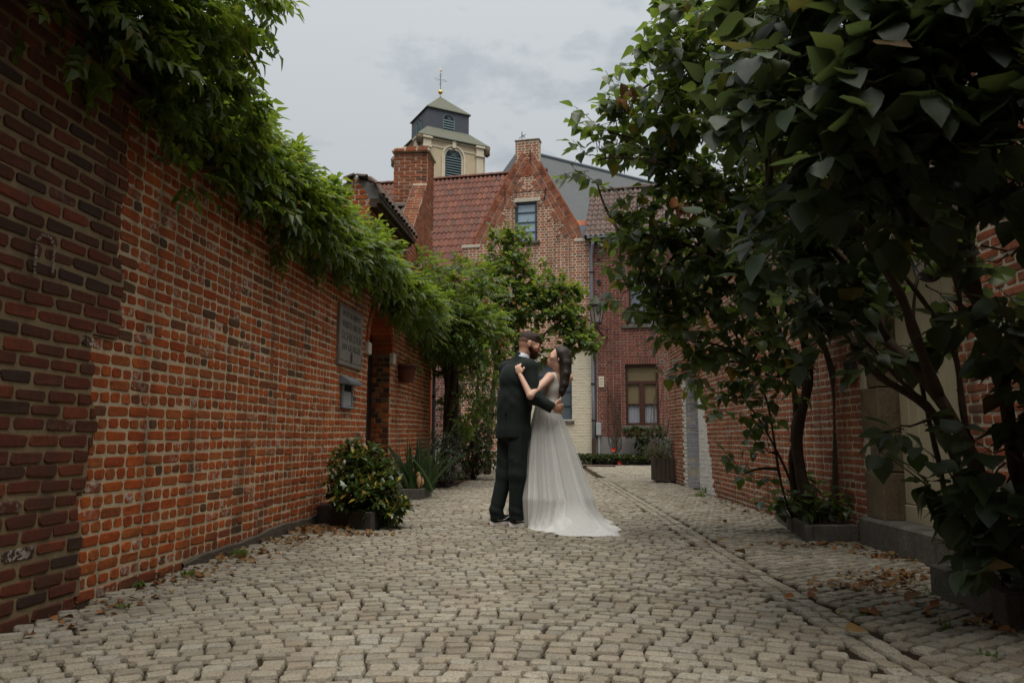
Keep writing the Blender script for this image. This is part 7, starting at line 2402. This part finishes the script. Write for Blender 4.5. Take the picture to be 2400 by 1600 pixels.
# trousers
F = Field((-.40, 6.65, .0), (.55, 7.6, 1.25), .0065)
F.ell(hip, (.170, .128, .12), GB_, .04)
def leg_cloth(h_, k_, a_, tip):
    F.cap(h_, k_, .103, .080, .03); F.cap(k_, a_ + np.array([0, 0, .05]), .078, .066, .03)
    F.cap(a_ + np.array([0, 0, .05]), a_ + tip * .018 + np.array([0, 0, -.035]), .066, .064, .01)
leg_cloth(hR, knR, anR, fdR); leg_cloth(hL, knL, anL, fdL)
X, Y, Z = F.coords()
wr_ = .0018 * np.sin(Z * 46 + X * 22 + 2 * np.sin(Y * 20)) * np.exp(-((Z - .56) / .20) ** 2) + .003 * np.sin(Z * 70 + X * 30) * np.exp(-((Z - .13) / .07) ** 2) + .003 * np.sin((X * .8 + Y * .6) * 90) * (Z > .6)
F.F += wr_.astype(np.float32)
F.F = np.maximum(F.F, np.broadcast_to((.058 - Z), F.F.shape)).astype(np.float32)
F.mesh('trousers', 'suit_cloth', groom)
# jacket
F = Field((-.40, 6.60, .75), (.60, 7.75, 1.66), .006)
F.ell(waist, (.176, .138, .20), GB_, .06); F.ell(chest, (.202, .150, .16), GB_, .05)
F.cap(shR, shL, .070, .070, .05)
F.ell(chest + np.array([0, 0, .05]) - gf * .035, (.18, .095, .12), GB_, .04)
F.cap(waist + np.array([0, 0, .06]) - gr * .04, hip - gr * .038, .138, .140, .04); F.cap(waist + np.array([0, 0, .06]) + gr * .04, hip + gr * .038, .138, .140, .04)
F.cap(hip - gr * .038, hip - gr * .045 + np.array([0, 0, -.12]), .140, .150, .03); F.cap(hip + gr * .038, hip + gr * .042 + np.array([0, 0, -.12]), .140, .148, .03)
F.cap(neck0 + np.array([-.01, 0, .0]), shL + np.array([0, 0, .012]), .050, .056, .03); F.cap(neck0 + np.array([.01, 0, -.005]), shR + np.array([0, 0, .012]), .050, .056, .03)
F.cap(shR + gr * .005, elR, .070, .062, .03); F.cap(elR, wrR + unit(wrR - elR) * .0, .060, .052, .02)
F.cap(shL, elL, .070, .060, .03); F.cap(elL, wrL, .058, .050, .02)
nkc = pp3(1225, 834)
F.cap(neck0 + np.array([0, 0, -.04]), nkc + np.array([-.004, 0, -.004]), .085, .068, .03)
X, Y, Z = F.coords()
lz = X * gr[0] + Y * gr[1] - (waist[0] * gr[0] + waist[1] * gr[1])
fz = X * gf[0] + Y * gf[1] - (waist[0] * gf[0] + waist[1] * gf[1])
seam = .004 * np.exp(-((lz - .0) / .006) ** 2) * (fz < 0)
vent = .016 * np.exp(-((lz - .055) / .006) ** 2) * (fz < 0) * (Z < 1.03)
wr_ = .003 * np.sin(Z * 55 + lz * 40) * np.exp(-((Z - 1.22) / .12) ** 2) * np.clip(lz * 8, 0, 1) + .002 * np.sin(Z * 30 - lz * 42 + 1) * np.exp(-((Z - 1.13) / .1) ** 2) + .005 * np.sin((X * 40 + Z * 55)) * np.exp(-((X - .17) / .12) ** 2) * np.exp(-((Z - 1.15) / .12) ** 2)
F.F += (wr_ + seam + vent).astype(np.float32)
hem = .835 + .018 * np.sin(0) + 0 * Z
F.F = np.maximum(F.F, np.broadcast_to(hip[2] - .058 - Z + lz * .03, F.F.shape)).astype(np.float32)
# neck opening and sleeve end
cn = nkc + np.array([.014, 0, .075])
F.ell(cn, (.070, .066, .10), None, 0, 'sub')
dW = unit(wrR - elR); t_ = (X - wrR[0]) * dW[0] + (Y - wrR[1]) * dW[1] + (Z - wrR[2]) * dW[2]
F.F = np.maximum(F.F, np.where((np.abs(X - wrR[0]) < .14) & (t_ > -.06) & (Z > wrR[2] - .1) & (Z < wrR[2] + .1) & (X > .3), t_ - .012, -1)).astype(np.float32)
F.mesh('jacket', 'suit_cloth', groom)
# shirt collar
m_ = MB(); n = 22; vs = []
ax_ = unit([.34, .05, .94])
s1_ = unit(np.cross(ax_, [0, 1, 0])); s2_ = np.cross(ax_, s1_)
for k in range(n):
    a = 2 * PI * k / n
    d = s1_ * math.cos(a) + s2_ * math.sin(a)
    c_ = nkc + np.array([.006, 0, -.002])
    vs += [tuple(c_ + d * .074 - ax_ * .020), tuple(c_ + d * .068 + ax_ * .020), tuple(c_ + d * .064 + ax_ * .020), tuple(c_ + d * .066 - ax_ * .020)]
fs = []
for k in range(n):
    a, b = 4 * k, 4 * ((k + 1) % n)
    fs += [(a, b, b + 1, a + 1), (a + 1, b + 1, b + 2, a + 2), (a + 2, b + 2, b + 3, a + 3)]
m_.add(vs, fs); m_.build('shirt_collar', M['shirt_white'], groom, True)
# hair, faded sides, beard
F = Field(hc - .2, hc + .2, .0045)
B = np.stack([gh_s, gh_f, gh_u])
F.ell(hc + gh_f * -.008 + gh_u * .030, (.079, .100, .092), B, .01)
F.ell(hc + gh_f * .050 + gh_u * .080, (.055, .040, .032), B, .02)
X, Y, Z = F.coords()
q = lambda v: (X - hc[0]) * v[0] + (Y - hc[1]) * v[1] + (Z - hc[2]) * v[2]
qu, qf = q(gh_u), q(gh_f)
keep = np.maximum(.036 - qu + np.clip(-qf, -.1, .02) * .30 + .006 * np.sin(qf * 70), qf - .092)
F.F = np.maximum(F.F, keep).astype(np.float32)
F.mesh('hair', 'hair_short', groom)
F = Field(hc - .2, hc + .2, .0045)
F.ell(hc + gh_f * -.010 * 1.04 + gh_u * .022 * 1.04, (.0778, .0978, .0885), B, .01)
keep = np.maximum(np.maximum(qu - .056, qf - .040 - .3 * (qu)), -.050 - qu + np.clip(qf, 0, .1) * .9)
F.F = np.maximum(F.F, keep).astype(np.float32)
F.mesh('faded_hair', 'hair_fade', groom)
F = Field(hc - .2, hc + .2, .0045)
F.ell(hc + gh_f * .042 - gh_u * .074, (.060, .058, .052), B, .02)
F.ell(hc + gh_f * .066 - gh_u * .104, (.040, .034, .040), B, .03)
F.ell(hc + gh_f * .018 - gh_u * .040, (.0745, .045, .050), B, .02)
F.ell(hc + gh_f * .098 - gh_u * .055, (.028, .012, .007), B, .008)
F.ell(hc + gh_f * .106 - gh_u * .068, (.020, .012, .0055), B, 0, 'sub')
keep = np.maximum(qu + .024 + .40 * np.clip(qf - .01, 0, .2) - .3 * 0, -.005 - qf)
F.F = np.maximum(F.F, keep).astype(np.float32)
F.mesh('beard', 'beard', groom)
F = Field(hc - .2, hc + .2, .004)
F.ell(hc + gh_f * .104 - gh_u * .069, (.017, .006, .0045), B, 0); F.mesh('lips', 'lips', groom)
m_ = MB()
for sg in (-1, 1):
    e = hc + gh_f * .0935 * 1.04 + gh_s * sg * .030 - gh_u * .008
    m_.tube([e - gh_s * .012, e + gh_f * .001, e + gh_s * .012], [.002, .0035, .002], 6)
m_.build('eyes', M['eye_dark'], groom)
m_ = MB()
for sg in (-1, 1):
    e = hc + gh_f * .096 * 1.04 + gh_s * sg * .030 + gh_u * .009
    m_.tube([e - gh_s * .018 - gh_u * .002, e + gh_u * .004, e + gh_s * .018 - gh_f * .006], [.003, .0042, .002], 6)
m_.build('eyebrows', M['beard'], groom)
# shoes: black canvas, white sole and curved white stripe
for a_, fd in ((anR, fdR), (anL, fdL)):
    sd_ = np.array([fd[1], -fd[0], 0]); Bs = np.stack([sd_, fd, [0, 0, 1]])
    b0 = np.array([a_[0], a_[1], 0]) + fd * .075
    F = Field(b0 - .20, b0 + np.array([.2, .2, .2]), .005)
    F.cap(b0 - fd * .085 + np.array([0, 0, .06]), b0 + fd * .10 + np.array([0, 0, .050]), .044, .036, .02)
    F.cap(b0 - fd * .080 + np.array([0, 0, .05]), b0 - fd * .075 + np.array([0, 0, .105]), .044, .043, .02)
    X, Y, Z = F.coords()
    F.F = np.maximum(F.F, np.broadcast_to(.030 - Z, F.F.shape)).astype(np.float32)
    up_ = F.mesh('shoe', 'canvas_black', groom)
    m_ = MB(); n = 26; prof_ = []
    for i in range(n):
        a = 2 * PI * i / n
        x_ = (.048 + .006 * math.cos(a * 1)) * math.sin(a); y_ = .148 * math.cos(a)
        prof_.append((x_ * (1 if abs(y_) < .10 else .93), y_))
    vs = [tuple(b0 + sd_ * x_ + fd * y_ + np.array([0, 0, z_])) for z_ in (.004, .036) for x_, y_ in prof_]
    m_.add(vs, [tuple(range(n))[::-1], tuple(range(n, 2 * n))] + [(i, (i + 1) % n, n + (i + 1) % n, n + i) for i in range(n)])
    m_.build('sole', M['white_rubber'], up_)
    m_ = MB()
    for sg in (-1, 1):
        pts = [b0 + sd_ * sg * w_ + fd * y_ + np.array([0, 0, z_]) for y_, z_, w_ in ((-.085, .055, .046), (-.04, .052, .0455), (0, .058, .044), (.035, .078, .036), (.06, .080, .030), (.085, .068, .031))]
        m_.tube(pts, .0045, 5)
    for k in range(3):
        c_ = b0 + fd * (.045 + .02 * k) + np.array([0, 0, .094 - .007 * k])
        m_.tube([c_ - sd_ * .02, c_ + np.array([0, 0, .004]), c_ + sd_ * .02], .0035, 5)
    m_.build('white_stripe', M['white_rubber'], up_)
    m_ = MB(); hp = b0 - fd * .1485
    m_.box(-.018, .018, -.003, .003, .010, .030, Matrix(frame(hp, sd_, fd, [0, 0, 1]).tolist())); m_.build('heel_patch', M['lips'], up_)

# ================= the bride
bride = empty('person', (float(pp3(1300, 1200)[0]), YP, 0), 'dark haired woman in sleeveless white wedding dress with train, leaning back', 'person')
bf = unit((-.80, .60, 0)); bl = np.array([-bf[1], bf[0], 0.0])          # facing; left hand side (towards the camera)
BB = np.stack([bl, bf, [0, 0, 1]])
bsh = pp3(1311, 886, .05); bch = pp3(1302, 913, .04); bwa = pp3(1296, 956, .03); bhi = pp3(1290, 1005, .03)
sL_ = bsh + bl * .155 + np.array([-.005, 0, -.002]); sR_ = bsh - bl * .155 + np.array([0, 0, .01])
bhc = pp3(1310, 838, .0)
nk0 = bsh + np.array([-.01, 0, .01]); nk1 = pp3(1307, 857, .0)
eL_, wL_ = pp3(1243, 927, -.28), pp3(1220, 880, -.20)
eR_, wR_ = pp3(1262, 905, .34), pp3(1215, 880, .30)
F = Field((-.12, 6.62, .02), (.78, 7.72, 1.74), .006)
F.ell(bch + np.array([0, 0, .02]), (.135, .090, .12), BB, .04); F.ell(bwa, (.112, .085, .13), BB, .05); F.ell(bhi, (.150, .120, .12), BB, .05)
F.ell(bch + bf * .055 + bl * .055, (.05, .045, .05), BB, .03); F.ell(bch + bf * .055 - bl * .055, (.05, .045, .05), BB, .03)
F.cap(sL_, sR_, .040, .040, .05)
F.cap(nk0, nk1, .043, .041, .03)
F.cap(sL_, eL_, .044, .034, .03); F.cap(eL_, wL_, .033, .022, .012)
F.cap(sR_, eR_, .044, .034, .03); F.cap(eR_, wR_, .033, .022, .012)
for sg in (-1, 1):
    h_ = bhi + bl * sg * .07; k_ = np.array([bhi[0] - .04, bhi[1] + bl[1] * sg * .06, .50]); a_ = np.array([bhi[0] - .02, bhi[1] + bl[1] * sg * .07, .08])
    F.cap(h_, k_, .080, .052, .03); F.cap(k_, a_, .050, .034, .02); F.cap(a_, a_ * [1, 1, 0] + bf * .13 + np.array([0, 0, .035]), .032, .026, .01)
bh_f, bh_s, bh_u = head_basis((-.93, -.02, .36))
head(F, bhc, bh_f, bh_u, bh_s, .97, male=False)
F.cap(nk1, bhc - bh_f * .025 - bh_u * .03, .042, .045, .03)
hand(F, wL_ + np.array([-.004, 0, .008]), (-.25, .25, .95), (.45, .85, -.1), None, 1.25, .92, 1, .0082)
hand(F, wR_, (-.7, -.3, .3), (.2, -.9, 0), None, .8, .92, 1, .0082)
F.mesh('body', 'skin', bride)
# bodice: wraps the torso, cut away at the back and under the arms
F = Field((.05, 6.8, .95), (.72, 7.5, 1.58), .005)
g = .009
F.ell(bch + np.array([0, 0, .02]), (.135 + g, .090 + g, .12 + g), BB, .04); F.ell(bwa, (.112 + g, .085 + g, .13 + g), BB, .05)
F.ell(bch + bf * .055 + bl * .055, (.05 + g, .045 + g, .05 + g), BB, .03); F.ell(bch + bf * .055 - bl * .055, (.05 + g, .045 + g, .05 + g), BB, .03)
F.cap(sL_ - bl * .02, sR_ + bl * .02, .040 + g, .040 + g, .05)
X, Y, Z = F.coords()
zt = np.array([pp3(1300, y_)[2] for y_ in (960, 942, 925, 905, 885, 870)])
xr = np.array([pp3(x_, 900)[0] for x_ in (1306, 1306, 1309, 1311, 1305, 1300)])
xl = np.array([pp3(x_, 900)[0] for x_ in (1262, 1272, 1280, 1286, 1292, 1292)])
XR = np.interp(Z.ravel(), zt, xr)[None, None, :]; XL = np.interp(Z.ravel(), zt, xl)[None, None, :]
near = Y < bch[1] + .02
cut = np.where(near, np.maximum(X - XR, XL - X), X - XR)
cut = np.where(Z < zt[0], X - XR, cut)
F.F = np.maximum(F.F, cut).astype(np.float32)
F.ell(nk0 + np.array([-.02, 0, .05]), (.08, .085, .085), BB, 0, 'sub')
F.mesh('bodice', 'dress_satin', bride)
# strap tie at the open back
m_ = MB(); t0 = pp3(1309, 943, -.085); t1 = pp3(1321, 926, -.075)
m_.tube([t0, (t0 + t1) / 2 + np.array([0, -.01, 0]), t1], [.012, .016, .009], 8); m_.build('bow_tie', M['dress_satin'], bride, True)
# hair: cap and long fall
F = Field(bhc + np.array([-.2, -.25, -.58]), bhc + np.array([.25, .25, .2]), .005)
Bh = np.stack([bh_s, bh_f, bh_u])
F.ell(bhc - bh_f * .022 + bh_u * .024, (.082, .096, .090), Bh, .01)
F.ell(bhc - bh_f * .070 - bh_u * .000, (.070, .060, .075), Bh, .03)
X, Y, Z = F.coords()
q = lambda v: (X - bhc[0]) * v[0] + (Y - bhc[1]) * v[1] + (Z - bhc[2]) * v[2]
qu, qf = q(bh_u), q(bh_f)
keep = np.maximum(qf - .020 - .75 * np.clip(qu - .02, 0, .06), -(qu + .055) + 8 * np.clip(qf + .025, -.2, 0) * -0 + np.where(qf < -.02, -.5, 0))
F.F = np.maximum(F.F, keep).astype(np.float32)
path = [(1316, 828, .0), (1325, 850, -.03), (1325, 875, -.06), (1322, 900, -.075), (1318, 915, -.08), (1317, 927, -.08)]
rad = [.072, .056, .047, .041, .031, .012]
for i in range(len(path) - 1):
    a, b = pp3(*path[i]), pp3(*path[i + 1])
    for off_, sc_ in ((-.045, .72), (0, 1.0), (.045, .72)):
        o_ = np.array([0, off_ * 1.0, -abs(off_) * .2])
        F.cap(a + o_, b + o_, rad[i] * sc_, rad[i + 1] * sc_, .02)
F.F += (.0010 * np.sin((X * 1.0 + Y * .6 + .01 * np.sin(Z * 9)) * 420) + .0006 * np.sin((X - Y * .7) * 170)).astype(np.float32) * (Z < bhc[2] + .02)
# uncover the ear
F.ell(bhc - bh_s * .0 + bl * .085 - bh_u * .012 + bh_f * .004, (.03, .020, .030), BB, 0, 'sub')
F.mesh('hair', 'hair_dark', bride)
m_ = MB(); r_ = random.Random(3); hp = pp3(1343, 846, -.06)
for k in range(9):
    c_ = hp + np.array([r_.uniform(-.006, .006), r_.uniform(-.03, .02), r_.uniform(-.03, .03)])
    m_.lathe([(.001, -.008), (.009, 0), (.001, .008)], 6, tuple(c_))
m_.build('hair_flower', M['pale_stone'], bride)
F = Field(bhc - .2, bhc + .2, .004)
F.ell(bhc + bh_f * .0985 * .97 - bh_u * .060, (.020, .006, .0045), Bh, 0); F.ell(bhc + bh_f * .095 - bh_u * .071, (.018, .006, .005), Bh, .003); F.mesh('lips', 'lips', bride)
m_ = MB()
for sg in (-1, 1):
    e = bhc + bh_f * .092 + bh_s * sg * .030 - bh_u * .008
    m_.tube([e - bh_s * .012, e + bh_f * .001, e + bh_s * .012], [.0018, .003, .0018], 6)
    e = e + bh_u * .018 + bh_f * .003
    m_.tube([e - bh_s * .014, e + bh_u * .003, e + bh_s * .014], [.0016, .0024, .0012], 6)
m_.build('eyes', M['eye_dark'], bride)
m_ = MB()
for sg in (-1, 1):
    c_ = bhc + bh_f * .108 + bh_s * sg * .033 - bh_u * .010
    m_.tube([c_ + bh_s * .024 * math.cos(a) + bh_u * .021 * math.sin(a) for a in np.linspace(0, 2 * PI, 15)], .0014, 5)
    m_.tube([c_ + bh_s * sg * .024, bhc + bh_s * sg * .074 + bh_f * .0 - bh_u * .002], .0013, 5)
c_ = bhc + bh_f * .110 - bh_u * .008
m_.tube([c_ - bh_s * .010, c_ + bh_u * .002, c_ + bh_s * .010], .0014, 5)
m_.build('glasses', M['gold'], bride)
m_ = MB()   # small tattoos on upper arm and back
for (c0_, dv, s0) in ((eL_ * .42 + sL_ * .58, unit(eL_ - sL_), 1),):
    for k in range(6):
        p = c0_ + dv * (k * .011 - .03) + np.array([.012 + .004 * (k % 2), -.028, -.036 + .003 * k])
        m_.tube([p, p + np.array([.012, 0, .010])], .0035, 5)
m_.build('tattoo', M['tattoo_ink'], bride)

# skirt with folds, then the train spread over the setts
rowsY = [940, 955, 985, 1020, 1060, 1100, 1135, 1165]
rowsL = [1258, 1254, 1247, 1241, 1236, 1233, 1230, 1228]
rowsR = [1303, 1306, 1321, 1335, 1349, 1362, 1374, 1385]
ctr = np.array([.50, 6.98])
train_px = [(1224, 1216), (1240, 1236), (1262, 1246), (1292, 1250), (1320, 1256), (1365, 1259), (1402, 1259), (1425, 1256), (1448, 1258), (1446, 1247), (1428, 1232), (1410, 1216), (1395, 1200), (1350, 1188), (1290, 1186), (1240, 1195)]
tp_ = np.array([[gnd(*q)[0], gnd(*q)[1]] for q in train_px])
ta = np.arctan2(tp_[:, 1] - ctr[1], tp_[:, 0] - ctr[0]); trd = np.linalg.norm(tp_ - ctr, axis=1)
o_ = np.argsort(ta); ta, trd = ta[o_], trd[o_]
ta3 = np.concatenate([ta - 2 * PI, ta, ta + 2 * PI]); tr3 = np.tile(trd, 3)
def skirt(name, mat, amp, ph, grow, nseg=300, seed=0, drop=0.0):
    rg_ = np.random.default_rng(seed)
    th = np.linspace(0, 2 * PI, nseg, endpoint=False)
    fr_ = [(5, .8), (11, .9), (17, .6), (29, .35), (47, .15)]
    fph = rg_.uniform(0, 2 * PI, (len(fr_), 2))
    rings = []
    zs = [pp3(1300, y_)[2] for y_ in rowsY]
    z0_ = zs[-1]
    fine = []
    for i in range(len(rowsY) - 1):
        for k in range(5):
            fine.append(i + k / 5)
    fine.append(len(rowsY) - 1)
    for q in fine:
        y_ = np.interp(q, range(len(rowsY)), rowsY); z_ = np.interp(q, range(len(rowsY)), zs)
        xl_ = pp3(np.interp(q, range(len(rowsY)), rowsL), y_)[0]; xr_ = pp3(np.interp(q, range(len(rowsY)), rowsR), y_)[0]
        cx = (xl_ + xr_) / 2; rx_ = (xr_ - xl_) / 2
        t_ = q / (len(rowsY) - 1)
        ry_ = max(.095, rx_ * .86); cy = YP + .03 - .10 * t_ ** 2
        fo = sum(a_ * np.sin(n_ * th + .9 * np.sin(3 * th + fph[i, 1]) + fph[i, 0] + .5 * np.sin(t_ * 2.2 + fph[i, 1])) for i, (n_, a_) in enumerate(fr_))
        m = 1 + amp * (.12 + t_ * .9) * fo * .05 + grow
        rings.append(np.stack([cx + rx_ * m * np.cos(th), cy + ry_ * m * np.sin(th), np.full(nseg, z_)], 1))
    last = rings[-1]
    # spread onto the ground
    lc = np.array([last[:, 0] - ctr[0], last[:, 1] - ctr[1]]); la = np.arctan2(lc[1], lc[0]); lr2 = np.hypot(lc[0], lc[1])
    R2 = np.interp(la, ta3, tr3) * (1 - drop)
    fo = sum(a_ * np.sin(n_ * th + .9 * np.sin(3 * th + fph[i, 1]) + fph[i, 0] + .5 * np.sin(2.2 + fph[i, 1])) for i, (n_, a_) in enumerate(fr_))
    for k in range(1, 23):
        t_ = k / 22
        r2 = lr2 + (np.maximum(R2, lr2 * .9) - lr2) * t_ ** 1.25
        zz = z0_ * (1 - t_) ** 2.5 + (.014 + .004 * fo * (1 - t_ * .6) + .007 * np.sin(la * 6 + t_ * 8 + fph[0, 0]) + .004 * np.sin(la * 19 - t_ * 12)) * (1 - t_ ** 6) * min(1, t_ * 2) + .006
        zz = np.maximum(zz, .008)
        wob_ = 1 + .02 * np.sin(la * 11 + 1) * t_
        rings.append(np.stack([ctr[0] + r2 * wob_ * np.cos(la), ctr[1] + r2 * wob_ * np.sin(la), zz + 0 * la], 1))
    V = np.concatenate(rings); nr_ = len(rings)
    i = np.arange(nr_ - 1)[:, None]; j = np.arange(nseg)[None, :]
    a = i * nseg + j; b_ = i * nseg + (j + 1) % nseg
    Q = np.stack([a, b_, b_ + nseg, a + nseg], -1).reshape(-1, 4)
    me = mesh_np(name, V - origin(bride), Q.ravel(), np.full(len(Q), 4), [M[mat]], True)
    return link(name, me, bride)
skirt('skirt', 'dress_tulle', 1.0, 0, 0.0, seed=2)
skirt('tulle_overlay', 'dress_veil', 1.5, 1, .025, seed=5, drop=-.02)
